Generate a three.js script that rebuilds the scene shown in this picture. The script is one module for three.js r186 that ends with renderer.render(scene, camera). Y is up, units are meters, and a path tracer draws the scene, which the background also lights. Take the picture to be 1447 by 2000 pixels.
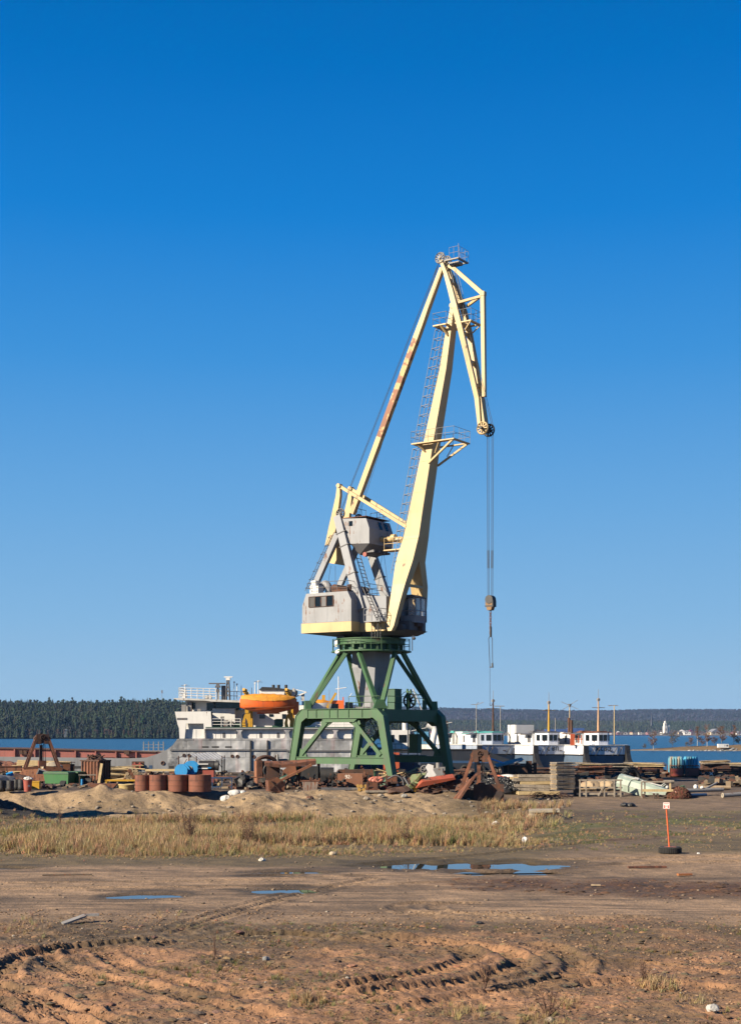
import * as THREE from 'three';
import { mergeGeometries } from 'three/addons/utils/BufferGeometryUtils.js';

// ---------- camera, sky, sun, exposure ----------
const EXPOSURE = 2.5, ALB = 0.64, F = 2778, HORIZON = 1432, EYE = 5.9, D2R = Math.PI / 180;
const scene = new THREE.Scene();
const camera = new THREE.PerspectiveCamera(2 * Math.atan(HORIZON / F) / D2R, 1447 / (2 * HORIZON), 0.5, 20000);
camera.position.set(0, EYE, 0);
camera.lookAt(0, EYE, -100);
camera.setViewOffset(1447, 2 * HORIZON, 0, 0, 1447, 2000);
const renderer = new THREE.WebGLRenderer({ antialias: true });
renderer.toneMapping = THREE.LinearToneMapping;
renderer.toneMappingExposure = EXPOSURE;
renderer.shadowMap.enabled = true;

const s2l = (c) => (c <= 0.04045 ? c / 12.92 : Math.pow((c + 0.055) / 1.055, 2.4));
const l2s = (c) => (c <= 0.0031308 ? c * 12.92 : 1.055 * Math.pow(c, 1 / 2.4) - 0.055);
const hexl = (h) => [(h >> 16) & 255, (h >> 8) & 255, h & 255].map((v) => s2l(v / 255));
const SUN_EL = 28 * D2R, SUN_AZ = 29 * D2R;          // from the left, a little from the camera's side
const sunDir = new THREE.Vector3(-Math.cos(SUN_EL) * Math.cos(SUN_AZ), Math.sin(SUN_EL), Math.cos(SUN_EL) * Math.sin(SUN_AZ));
{
  const W = 256, Hh = 512, d = new Float32Array(W * Hh * 4);
  const stops = [[-90, 0x9dbcd2], [0, 0x9dbfd9], [1.6, 0x98bedc], [4.5, 0x84b6df], [9, 0x69a8de], [14.7, 0x3e93da], [20, 0x1480d3], [25, 0x0070c4], [29, 0x0066b6], [45, 0x004f98], [90, 0x003e80]].map(([e, h]) => [e, hexl(h)]);
  for (let j = 0; j < Hh; j++) {
    const el = ((j + 0.5) / Hh - 0.5) * 180;
    let k = 0; while (k < stops.length - 2 && stops[k + 1][0] < el) k++;
    const t = Math.min(1, Math.max(0, (el - stops[k][0]) / (stops[k + 1][0] - stops[k][0])));
    for (let i = 0; i < W; i++) for (let c = 0; c < 3; c++) {
      d[(j * W + i) * 4 + c] = (stops[k][1][c] * (1 - t) + stops[k + 1][1][c] * t) / EXPOSURE;
      d[(j * W + i) * 4 + 3] = 1;
    }
  }
  const sky = new THREE.DataTexture(d, W, Hh, THREE.RGBAFormat, THREE.FloatType);
  sky.mapping = THREE.EquirectangularReflectionMapping; sky.magFilter = THREE.LinearFilter; sky.needsUpdate = true;
  scene.background = sky; scene.environment = sky;
}
const sun = new THREE.DirectionalLight(new THREE.Color().setRGB(1, 0.86, 0.66), 5);
sun.position.copy(sunDir).multiplyScalar(300).add(new THREE.Vector3(0, 0, -120));
sun.target.position.set(0, 0, -120);
sun.castShadow = true; sun.shadow.mapSize.set(4096, 4096);
Object.assign(sun.shadow.camera, { left: -150, right: 150, top: 150, bottom: -150, near: 1, far: 700 });
scene.add(sun, sun.target);
scene.fog = new THREE.FogExp2(new THREE.Color().setRGB(0.3, 0.54, 1.0), 0.000032);

// ---------- seeded noise ----------
let seed_ = 12345;
const rnd = () => { seed_ = (seed_ * 1664525 + 1013904223) >>> 0; return seed_ / 4294967296; };
const rr = (a, b) => a + (b - a) * rnd();
const reseed = (n) => { seed_ = n >>> 0; };
const hash = (i, j, s) => { let h = (Math.imul(i, 374761393) + Math.imul(j, 668265263) + Math.imul(s, 2147483629)) | 0; h = Math.imul(h ^ (h >>> 13), 1274126177); return ((h ^ (h >>> 16)) >>> 0) / 4294967296; };
function vn(x, y, s, p = 0) {                          // value noise, tiles with period p when given
  const i = Math.floor(x), j = Math.floor(y), f = x - i, g = y - j;
  const u = f * f * (3 - 2 * f), v = g * g * (3 - 2 * g);
  const w = p ? (n) => ((n % p) + p) % p : (n) => n;
  const a = hash(w(i), w(j), s), b = hash(w(i + 1), w(j), s), c = hash(w(i), w(j + 1), s), e = hash(w(i + 1), w(j + 1), s);
  return a + (b - a) * u + (c - a) * v + (a - b - c + e) * u * v;
}
const fbm = (x, y, s, o = 4) => { let t = 0, a = 0.5, n = 0; for (let k = 0; k < o; k++) { t += a * vn(x, y, s + k); n += a; x = x * 2.03 + 7.1; y = y * 2.03 + 3.7; a *= 0.5; } return t / n; };
const fbmT = (u, v, s, p, o = 4, ax = 1, ay = 1) => { let t = 0, a = 0.5, n = 0; for (let k = 0; k < o; k++) { const q = p << k; t += a * vn(u * q * ax, v * q * ay, s + k, q * Math.max(ax, ay)); n += a; a *= 0.55; } return t / n; };
const sst = (a, b, x) => { const t = Math.min(1, Math.max(0, (x - a) / (b - a))); return t * t * (3 - 2 * t); };
const mix = (a, b, t) => a + (b - a) * t;
const mix3 = (a, b, t) => [mix(a[0], b[0], t), mix(a[1], b[1], t), mix(a[2], b[2], t)];

// ---------- textures and materials ----------
function dataTex(size, fn, tile = 1, srgb = true) {
  const d = new Uint8Array(size * size * 4);
  for (let j = 0; j < size; j++) for (let i = 0; i < size; i++) {
    const c = fn((i + 0.5) / size, (j + 0.5) / size), o = (j * size + i) * 4;
    for (let k = 0; k < 3; k++) d[o + k] = Math.max(0, Math.min(255, Math.round(255 * (srgb ? l2s(Math.max(0, c[k])) : c[k]))));
    d[o + 3] = 255;
  }
  const t = new THREE.DataTexture(d, size, size, THREE.RGBAFormat, THREE.UnsignedByteType);
  t.wrapS = t.wrapT = THREE.RepeatWrapping; t.magFilter = THREE.LinearFilter; t.minFilter = THREE.LinearMipmapLinearFilter; t.generateMipmaps = true;
  if (srgb) t.colorSpace = THREE.SRGBColorSpace;
  t.repeat.set(1 / tile, 1 / tile); t.needsUpdate = true;
  return t;
}
let matSeed = 11;
const RUST = [0.15, 0.055, 0.025];
// painted or bare surface: base colour with mottling, rust patches and vertical streaks
function weathered(base, { rust = 0.1, rustCol = RUST, vary = 0.25, tile = 4, rough = 0.6, metal = 0, streak = 0.4, grime = 0.2, size = 256, bump = 0, spec } = {}) {
  const s = (matSeed += 37);
  const fn = (u, v) => {
    const n = fbmT(u, v, s, 4, 5), m = fbmT(u, v, s + 9, 8, 4), st = fbmT(u, v, s + 17, 2, 4, 8, 1);
    let c = base.map((b) => b * ALB * (1 + vary * 2 * (n - 0.5)));
    const g = grime * sst(0.45, 0.8, st); c = mix3(c, [0.05, 0.045, 0.04], g);
    const r = sst(1 - rust - 0.08, 1 - rust + 0.08, (m * (1 - streak) + st * streak - 0.5) * 1.7 + 0.5);
    return mix3(c, rustCol.map((q) => q * ALB * (0.7 + 0.6 * n)), r);
  };
  const o = { color: 0xffffff, map: dataTex(size, fn, tile), roughness: rough, metalness: metal };
  if (bump) { o.bumpMap = dataTex(128, (u, v) => { const n = fbmT(u, v, s + 5, 4, 4); return [n, n, n]; }, tile, false); o.bumpScale = bump; }
  return new THREE.MeshStandardMaterial(o);
}
const flat = (c, rough = 0.7, metal = 0) => new THREE.MeshStandardMaterial({ color: new THREE.Color().setRGB(...c.map((q) => q * ALB)), roughness: rough, metalness: metal });

// ---------- geometry helpers ----------
const V = (x, y, z) => new THREE.Vector3(x, y, z);
function nonIdx(g) { const q = g.index ? g.toNonIndexed() : g; for (const k of Object.keys(q.attributes)) if (k !== 'position' && k !== 'normal') q.deleteAttribute(k); if (!q.attributes.normal) q.computeVertexNormals(); return q; }
function boxUV(g) {
  const p = g.attributes.position, n = p.count, uv = new Float32Array(n * 2), a = V(), b = V(), c = V();
  for (let i = 0; i < n; i += 3) {
    a.fromBufferAttribute(p, i); b.fromBufferAttribute(p, i + 1); c.fromBufferAttribute(p, i + 2);
    const nx = Math.abs((b.y - a.y) * (c.z - a.z) - (b.z - a.z) * (c.y - a.y)), ny = Math.abs((b.z - a.z) * (c.x - a.x) - (b.x - a.x) * (c.z - a.z)), nz = Math.abs((b.x - a.x) * (c.y - a.y) - (b.y - a.y) * (c.x - a.x));
    for (let k = 0; k < 3; k++) {
      const x = p.getX(i + k), y = p.getY(i + k), z = p.getZ(i + k);
      let u, v; if (nx >= ny && nx >= nz) { u = z; v = y; } else if (ny >= nz) { u = x; v = z; } else { u = x; v = y; }
      uv[(i + k) * 2] = u + 0.37; uv[(i + k) * 2 + 1] = v + 0.11;
    }
  }
  g.setAttribute('uv', new THREE.BufferAttribute(uv, 2)); return g;
}
const join = (gs) => { const l = [].concat(gs).flat(9).filter(Boolean).map(nonIdx); return boxUV(l.length > 1 ? mergeGeometries(l) : l[0].clone()); };
function bx(w, h, d, x = 0, y = 0, z = 0, rx = 0, ry = 0, rz = 0) { const g = new THREE.BoxGeometry(w, h, d); if (rx || ry || rz) g.applyMatrix4(new THREE.Matrix4().makeRotationFromEuler(new THREE.Euler(rx, ry, rz))); g.translate(x, y, z); return g; }
const bxy = (x0, x1, y0, y1, z0, z1) => bx(Math.abs(x1 - x0), Math.abs(y1 - y0), Math.abs(z1 - z0), (x0 + x1) / 2, (y0 + y1) / 2, (z0 + z1) / 2);
function cyl(r0, r1, h, x = 0, y = 0, z = 0, n = 16, rx = 0, rz = 0, open = false) { const g = new THREE.CylinderGeometry(r1, r0, h, n, 1, open); if (rx) g.rotateX(rx); if (rz) g.rotateZ(rz); g.translate(x, y, z); return g; }   // r0 at the foot
function loft(secs, caps = true) {                     // rings of points, all of one length, joined by quads
  const t = [], q = (a, b, c, d) => t.push(a, b, c, a, c, d), n = secs[0].length;
  for (let i = 0; i < secs.length - 1; i++) for (let k = 0; k < n; k++) q(secs[i][k], secs[i][(k + 1) % n], secs[i + 1][(k + 1) % n], secs[i + 1][k]);
  if (caps) for (const s of [secs[0], secs[secs.length - 1]]) for (let k = 1; k < n - 1; k++) t.push(s[0], s[k], s[k + 1]);
  const g = new THREE.BufferGeometry().setFromPoints(t); g.computeVertexNormals(); return g;
}
function beam(a, b, w, h = w, up = V(0, 1, 0), w2 = w, h2 = h) {   // box section from a to b
  const d = b.clone().sub(a).normalize(); let s = d.clone().cross(up); if (s.lengthSq() < 1e-6) s = d.clone().cross(V(1, 0, 0)); s.normalize(); const u = s.clone().cross(d);
  const sec = (p, W, Hh) => [[-1, -1], [1, -1], [1, 1], [-1, 1]].map(([i, j]) => p.clone().addScaledVector(s, i * W / 2).addScaledVector(u, j * Hh / 2));
  return loft([sec(a, w, h), sec(b, w2, h2)]);
}
function rod(a, b, r, n = 5, r2 = r) { const L = a.distanceTo(b), g = new THREE.CylinderGeometry(r2, r, L, n, 1); g.applyQuaternion(new THREE.Quaternion().setFromUnitVectors(V(0, 1, 0), b.clone().sub(a).normalize())); g.translate((a.x + b.x) / 2, (a.y + b.y) / 2, (a.z + b.z) / 2); return g; }
const path = (pts, r, n = 5) => pts.slice(1).map((p, i) => rod(pts[i], p, r, n));
const curve = (pts, r, seg = 24, n = 5, closed = false) => new THREE.TubeGeometry(new THREE.CatmullRomCurve3(pts, closed), seg, r, n, closed);
function prism(pts, z0, z1) { const g = new THREE.ExtrudeGeometry(new THREE.Shape(pts.map(([x, y]) => new THREE.Vector2(x, y))), { depth: z1 - z0, bevelEnabled: false }); g.translate(0, 0, z0); return g; }
function railing(pts, h = 1.05, gap = 1.2, r = 0.03, rails = [0.5, 1]) {
  const out = [];
  for (let i = 0; i < pts.length - 1; i++) {
    const a = pts[i], b = pts[i + 1], n = Math.max(1, Math.round(a.distanceTo(b) / gap)), up = (p, q) => p.clone().add(V(0, q * h, 0));
    for (const q of rails) out.push(rod(up(a, q), up(b, q), r, 4));
    for (let k = i ? 1 : 0; k <= n; k++) { const p = a.clone().lerp(b, k / n); out.push(rod(p, up(p, 1), r, 4)); }
  }
  return out;
}
function ladder(a, b, w, side, r = 0.03, step = 0.35) {  // two rails and rungs; side = unit vector across
  const o = [], L = a.distanceTo(b), n = Math.floor(L / step), s = side.clone().multiplyScalar(w / 2);
  o.push(rod(a.clone().add(s), b.clone().add(s), r, 4), rod(a.clone().sub(s), b.clone().sub(s), r, 4));
  for (let k = 1; k < n; k++) { const p = a.clone().lerp(b, k / n); o.push(rod(p.clone().add(s), p.clone().sub(s), r * 0.7, 3)); }
  return o;
}
function wheel(R, r, spokes = 8, w = 0.12, hub = 0.22) {  // sheave in the xy plane
  const o = [new THREE.TorusGeometry(R - r, r, 6, 28)];
  const rim = new THREE.CylinderGeometry(R - r, R - r, w, 28, 1, true); rim.rotateX(Math.PI / 2); o.push(rim);
  const hb = new THREE.CylinderGeometry(R * hub, R * hub, w * 1.6, 12); hb.rotateX(Math.PI / 2); o.push(hb);
  for (let k = 0; k < spokes; k++) { const a = k * 2 * Math.PI / spokes; o.push(bx(R - r, R * 0.13, w * 0.6, Math.cos(a) * R / 2, Math.sin(a) * R / 2, 0, 0, 0, a)); }
  return o;
}
function smooth(secs, closed = false) {                 // rings of points joined with rounded shading
  const n = secs[0].length, pos = secs.flat().flatMap((v) => [v.x, v.y, v.z]), idx = []; const m = closed ? n : n - 1;
  for (let i = 0; i < secs.length - 1; i++) for (let k = 0; k < m; k++) { const a = i * n + k, b = i * n + (k + 1) % n; idx.push(a, b, b + n, a, b + n, a + n); }
  const g = new THREE.BufferGeometry(); g.setAttribute('position', new THREE.Float32BufferAttribute(pos, 3)); g.setIndex(idx); g.computeVertexNormals(); return g;
}
const move = (gs, x, y, z, ry = 0, rx = 0, rz = 0) => [].concat(gs).flat(9).map((g) => { const m = new THREE.Matrix4().makeRotationFromEuler(new THREE.Euler(rx, ry, rz)); m.setPosition(x, y, z); return g.clone().applyMatrix4(m); });
function lumpy(r, seed, amp = 0.35, det = 2, sy = 1) {   // an uneven stone or lump
  const g = nonIdx(new THREE.IcosahedronGeometry(r, det)), p = g.attributes.position, v = V();
  for (let i = 0; i < p.count; i++) { v.fromBufferAttribute(p, i); const d = v.clone().normalize(); const n = vn(d.x * 1.7 + seed * 3.1 + 9, d.y * 1.7 + d.z * 2.3 + 20, seed) + 0.5 * vn(d.x * 4 + 30, d.z * 4 + d.y * 3 + 30, seed + 5); v.multiplyScalar(1 + amp * (n - 0.75)); p.setXYZ(i, v.x, v.y * sy, v.z); }
  g.computeVertexNormals(); return g;
}

// ---------- objects ----------
const taken = {};
function numbered(n) { const k = taken[n] = (taken[n] ?? -1) + 1; return k ? n + '_' + String(k).padStart(3, '0') : n; }
function tag(o, label, category, group, kind) { o.userData = { label, category }; if (group) o.userData.group = group; if (kind) o.userData.kind = kind; return o; }
function thing(name, label, category, pos = [0, 0, 0], turn = 0, group) { const o = new THREE.Group(); o.name = numbered(name); scene.add(o); o.position.set(...pos); o.rotation.y = turn; return tag(o, label, category, group); }
function clusters(list, k) {                            // pieces that stand apart and are large enough to pick out in the photo
  const bs = list.map((g) => { g.computeBoundingBox(); return g.boundingBox.clone().expandByScalar(0.03); }), id = list.map((_, i) => i);
  const root = (i) => { while (id[i] !== i) i = id[i]; return i; };
  for (let i = 0; i < list.length; i++) for (let j = 0; j < i; j++) if (bs[i].intersectsBox(bs[j])) id[root(i)] = root(j);
  const by = new Map(); list.forEach((g, i) => { const r = root(i); if (!by.has(r)) by.set(r, []); by.get(r).push(i); });
  const big = [], small = [];
  for (const l of by.values()) { const b = new THREE.Box3(); l.forEach((i) => b.union(bs[i])); (b.getSize(V()).length() * k > 7 ? big : small).push(l); }
  if (big.length < 2) return [list];
  const out = big.map((l) => l.map((i) => list[i])); if (small.length) out.push(small.flat().map((i) => list[i])); return out;
}
function part(name, gs, m, parent, label) {
  let l = [].concat(gs).flat(9).filter(Boolean); let o = parent; while (o.parent && o.parent !== scene) o = o.parent;
  const cs = l.length > 1 && l.length < 60 && parent !== scene ? clusters(l, F / Math.max(20, -o.position.z)) : [l]; let first;
  for (const c of cs) { const q = new THREE.Mesh(join(c), m); q.name = name; q.castShadow = q.receiveShadow = true; parent.add(q); if (label) q.userData = { label }; first ??= q; }
  return first;
}
function piece(name, geo, m, parent, pos, rot) { const o = new THREE.Mesh(geo, m); o.name = name; o.castShadow = o.receiveShadow = true; if (pos) o.position.set(...pos); if (rot) o.rotation.set(...rot); parent.add(o); return o; }
function solo(name, label, category, gs, m, pos = [0, 0, 0], turn = 0, group) { const o = part(numbered(name), gs, m, scene); o.position.set(...pos); o.rotation.y = turn; return tag(o, label, category, group); }
function structure(name, geo, m) { const o = new THREE.Mesh(geo, m); o.name = numbered(name); o.receiveShadow = o.castShadow = true; o.userData.kind = 'structure'; scene.add(o); return o; }
function copy(src, label, pos, turn = 0, group) { const c = src.clone(); c.name = numbered(src.name.replace(/_\d{3}$/, '')); c.userData = { ...src.userData, label }; if (group) c.userData.group = group; scene.add(c); c.position.set(...pos); c.rotation.y = turn; return c; }
function instances(name, geo, m, list, label, category, parent = scene) {   // list of [matrix, color]
  const o = new THREE.InstancedMesh(geo, m, list.length); list.forEach(([mt, c], i) => { o.setMatrixAt(i, mt); if (c) o.setColorAt(i, c); });
  o.name = parent === scene ? numbered(name) : name; o.castShadow = o.receiveShadow = true; o.userData.kind = 'stuff'; if (label) { o.userData.label = label; o.userData.category = category; } parent.add(o); return o;
}
const X = (px, Z) => (px - 723.5) / F * Z;              // metres across at a distance
const Y = (py, Z) => EYE - (py - HORIZON) / F * Z;      // height above the lower ground at a distance
const QUAY = 1.3, WATER = -0.9;
const qz = (py) => (EYE - QUAY) * F / (py - HORIZON);   // distance of a point on the quay level
const gz = (py) => EYE * F / (py - HORIZON);            // distance of a point on the lower ground

const M = {
  cream: weathered([0.6, 0.435, 0.205], { rust: 0.09, vary: 0.14, grime: 0.18, tile: 6, rough: 0.55 }),
  creamRust: weathered([0.62, 0.42, 0.16], { rust: 0.47, rustCol: [0.27, 0.09, 0.03], vary: 0.25, tile: 5, grime: 0.15, streak: 0.2 }),
  green: weathered([0.047, 0.13, 0.05], { rust: 0.14, vary: 0.28, tile: 5, rough: 0.6, grime: 0.4, rustCol: [0.09, 0.07, 0.035] }),
  greenDark: weathered([0.025, 0.1, 0.055], { rust: 0.1, vary: 0.2, tile: 4 }),
  grey: weathered([0.29, 0.305, 0.335], { rust: 0.13, vary: 0.12, tile: 5, grime: 0.18 }),
  greyRusty: weathered([0.3, 0.312, 0.335], { rust: 0.2, vary: 0.15, tile: 3.5, streak: 0.6, grime: 0.15 }),
  greyDark: weathered([0.13, 0.13, 0.14], { rust: 0.16, vary: 0.25, tile: 3 }),
  steel: weathered([0.27, 0.26, 0.25], { rust: 0.2, vary: 0.2, tile: 2 }),
  black: weathered([0.022, 0.022, 0.024], { rust: 0.1, vary: 0.3, tile: 2 }),
  rope: flat([0.03, 0.03, 0.032], 0.6),
  rust: weathered([0.19, 0.07, 0.035], { rust: 0.35, rustCol: [0.09, 0.035, 0.02], vary: 0.5, tile: 3, rough: 0.85, grime: 0.3 }),
  rustLight: weathered([0.3, 0.12, 0.055], { rust: 0.3, rustCol: [0.15, 0.05, 0.025], vary: 0.45, tile: 3, rough: 0.85, grime: 0.25 }),
  rustDark: weathered([0.075, 0.035, 0.022], { rust: 0.3, rustCol: [0.13, 0.045, 0.02], vary: 0.5, tile: 2.5, rough: 0.85 }),
  redPaint: weathered([0.34, 0.075, 0.05], { rust: 0.25, vary: 0.3, tile: 4 }),
  hatchRed: weathered([0.36, 0.115, 0.09], { rust: 0.2, rustCol: [0.2, 0.06, 0.04], vary: 0.25, tile: 5 }),
  orangeRed: weathered([0.55, 0.1, 0.03], { rust: 0.15, vary: 0.2, tile: 3 }),
  white: weathered([0.82, 0.81, 0.78], { rust: 0.07, vary: 0.08, tile: 5, grime: 0.08 }),
  whiteDirty: weathered([0.62, 0.61, 0.58], { rust: 0.14, vary: 0.15, tile: 4, grime: 0.25, streak: 0.6 }),
  wood: weathered([0.42, 0.31, 0.19], { rust: 0.12, rustCol: [0.2, 0.13, 0.08], vary: 0.35, tile: 1.5, rough: 0.85, streak: 0.1 }),
  woodPale: weathered([0.62, 0.47, 0.25], { rust: 0.08, rustCol: [0.35, 0.23, 0.12], vary: 0.25, tile: 1.5, rough: 0.85, streak: 0.1 }),
  woodGrey: weathered([0.33, 0.28, 0.22], { rust: 0.16, rustCol: [0.13, 0.1, 0.08], vary: 0.4, tile: 1.2, rough: 0.9, streak: 0.1 }),
  woodDark: weathered([0.1, 0.07, 0.05], { rust: 0.2, vary: 0.4, tile: 1.2, rough: 0.9 }),
  concrete: weathered([0.42, 0.36, 0.27], { rust: 0.1, rustCol: [0.25, 0.19, 0.13], vary: 0.2, tile: 3, rough: 0.9 }),
  yellow: weathered([0.62, 0.34, 0.02], { rust: 0.1, vary: 0.15, tile: 2, rough: 0.5 }),
  glass: new THREE.MeshPhysicalMaterial({ color: 0x0c1216, roughness: 0.08, metalness: 0, specularIntensity: 1 }),
  bluePaint: weathered([0.02, 0.07, 0.17], { rust: 0.1, vary: 0.25, tile: 3 }),
  blueBright: weathered([0.01, 0.26, 0.62], { rust: 0.04, vary: 0.12, tile: 2, rough: 0.45 }),
  rubber: weathered([0.022, 0.021, 0.02], { rust: 0.25, rustCol: [0.06, 0.05, 0.04], vary: 0.4, tile: 0.7, rough: 0.9 }),
};
// ---------- the ground: lower ground, tracks, puddles, sand bank, quay ----------
const gp = ([px, py]) => { const Z = gz(py); return [X(px, Z), Z]; };
// tyre tracks: [points on the photo's ground, width, depth, has tread]
const TRACKS = [
  [[[14, 1916], [12, 1890], [60, 1864], [150, 1850], [300, 1838], [330, 1832]], 0.34, 0.13, 1],
  [[[82, 1856], [120, 1888], [250, 1922], [420, 1962], [560, 1990]], 0.3, 0.07, 1],
  [[[190, 1850], [262, 1893], [392, 1930], [520, 1950]], 0.3, 0.07, 1],
  [[[-40, 1915], [60, 1938], [130, 1965], [250, 2000]], 0.28, 0.09, 1],
  [[[-40, 1932], [50, 1952], [110, 1980], [190, 2010]], 0.28, 0.09, 1],
  [[[-40, 1950], [40, 1972], [90, 2000]], 0.28, 0.08, 1],
  [[[640, 1938], [710, 1926], [839, 1903], [914, 1881], [903, 1862], [850, 1851], [700, 1836], [560, 1827], [420, 1830]], 0.36, 0.11, 1],
  [[[680, 1950], [860, 1926], [960, 1906], [1012, 1890], [1008, 1872], [960, 1856], [850, 1843], [700, 1826]], 0.36, 0.11, 1],
  [[[720, 1985], [900, 1950], [1050, 1924], [1120, 1900], [1126, 1880], [1085, 1858], [1000, 1842]], 0.36, 0.08, 1],
  [[[1447, 1905], [1300, 1885], [1180, 1880], [1080, 1888]], 0.3, 0.06, 1],
  [[[1500, 1940], [1350, 1922], [1230, 1915], [1100, 1926]], 0.3, 0.06, 1],
  [[[880, 1768], [800, 1767], [775, 1772], [788, 1781], [860, 1789], [960, 1795], [1100, 1797], [1300, 1790]], 0.3, 0.05, 1],
  [[[960, 1766], [870, 1767], [850, 1774], [872, 1784], [960, 1790], [1080, 1793]], 0.3, 0.05, 1],
  [[[343, 1826], [448, 1790], [547, 1760], [640, 1738], [740, 1717]], 0.32, 0.06, 1],
  [[[310, 1826], [420, 1790], [520, 1760], [620, 1736]], 0.32, 0.04, 1],
  [[[-100, 1742], [160, 1739], [420, 1737], [700, 1733], [980, 1722]], 0.4, 0.035, 0],
  [[[-100, 1730], [200, 1728], [480, 1724], [760, 1712]], 0.4, 0.03, 0],
  [[[700, 1692], [900, 1676], [1100, 1650], [1300, 1634], [1500, 1618]], 0.45, 0.06, 0],
  [[[760, 1704], [1000, 1684], [1200, 1678], [1500, 1672]], 0.45, 0.06, 0],
  [[[900, 1712], [1200, 1690], [1500, 1684]], 0.45, 0.05, 0],
  [[[930, 1640], [1000, 1640], [1090, 1630], [1200, 1622]], 0.5, -0.12, 0],
].map(([p, w, d, t]) => { const c = new THREE.CatmullRomCurve3(p.map(gp).map(([x, z]) => V(x, 0, z))).getPoints(p.length * 5); let s = 0; const q = c.map((v, i) => { if (i) s += v.distanceTo(c[i - 1]); return [v.x, v.z, s]; }); return { q, w, d, t, x0: Math.min(...q.map((a) => a[0])) - 1, x1: Math.max(...q.map((a) => a[0])) + 1, z0: Math.min(...q.map((a) => a[1])) - 1, z1: Math.max(...q.map((a) => a[1])) + 1 }; });
function tracksAt(x, Z) {
  let h = 0;
  for (const T of TRACKS) {
    if (x < T.x0 || x > T.x1 || Z < T.z0 || Z > T.z1) continue;
    let best = 9, bs = 0;
    for (let i = 1; i < T.q.length; i++) {
      const [ax, az, as] = T.q[i - 1], [bx_, bz, bs_] = T.q[i], dx = bx_ - ax, dz = bz - az, t = Math.min(1, Math.max(0, ((x - ax) * dx + (Z - az) * dz) / (dx * dx + dz * dz)));
      const d = Math.hypot(x - ax - dx * t, Z - az - dz * t); if (d < best) { best = d; bs = as + (bs_ - as) * t; }
    }
    const r = best / T.w; if (r > 2.2) continue;
    const end = sst(0, 0.8, bs) * (1 - sst(T.q[T.q.length - 1][2] - 0.8, T.q[T.q.length - 1][2], bs)), ragged = 0.8 + 0.4 * vn(x * 1.3, Z * 1.3, 77);
    h -= end * ragged * T.d * 1.05 * (r < 1 ? (1 - r * r * 0.5) * (T.t ? 0.75 + 0.45 * (Math.sin(bs * 21) > 0 ? 1 : -0.4) : 1) : 0);
    h += end * ragged * Math.abs(T.d) * 0.75 * Math.exp(-((r - 1.4) ** 2) * 7) * (T.d > 0 ? 1 : 0);
  }
  return h;
}
// puddles: [photo x, photo y, half width m, half depth m, seed]
const PUDDLES = [[915, 1692, 5.2, 1.9, 3], [1015, 1705, 2.7, 0.95, 5], [278, 1752, 1.25, 0.95, 7], [556, 1741, 1.4, 1.0, 8], [20, 1697, 1.6, 0.8, 9], [585, 1706, 2.0, 0.7, 10], [520, 1713, 1.2, 0.45, 12]].map(([px, py, a, b, s]) => { const [x, Z] = gp([px, py]); return { x, Z, a, b, s }; });
function puddleMask(x, Z, p) { const dx = (x - p.x) / p.a, dz = (Z - p.Z) / p.b; if (Math.abs(dx) > 2.2 || Math.abs(dz) > 2.2) return 0; return 1 - sst(0.62, 1.25, Math.hypot(dx, dz) + 1.1 * (fbm(x * 0.75, Z * 0.75, p.s, 4) - 0.5)); }
function puddleAt(x, Z, h) {
  for (const p of PUDDLES) { const m = puddleMask(x, Z, p); if (m > 0) { p.L ??= Math.min(...[0, 1, 2, 3, 4, 5, 6, 7, 8].map((k) => H(p.x + (k % 3 - 1) * p.a * 0.8, p.Z + (Math.floor(k / 3) - 1) * p.b * 0.8, false))) - 0.02; h = mix(h, p.L - 0.09, m); } }
  return h;
}
const wetAt = (x, Z) => Math.max(...PUDDLES.map((p) => { const dx = (x - p.x) / p.a, dz = (Z - p.Z) / p.b; return Math.abs(dx) > 3 || Math.abs(dz) > 4 ? 0 : 1 - sst(0.7, 1.75, Math.hypot(dx, dz * 0.7) + 1.2 * (fbm(x * 0.75, Z * 0.75, p.s, 4) - 0.5)); }));
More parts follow.
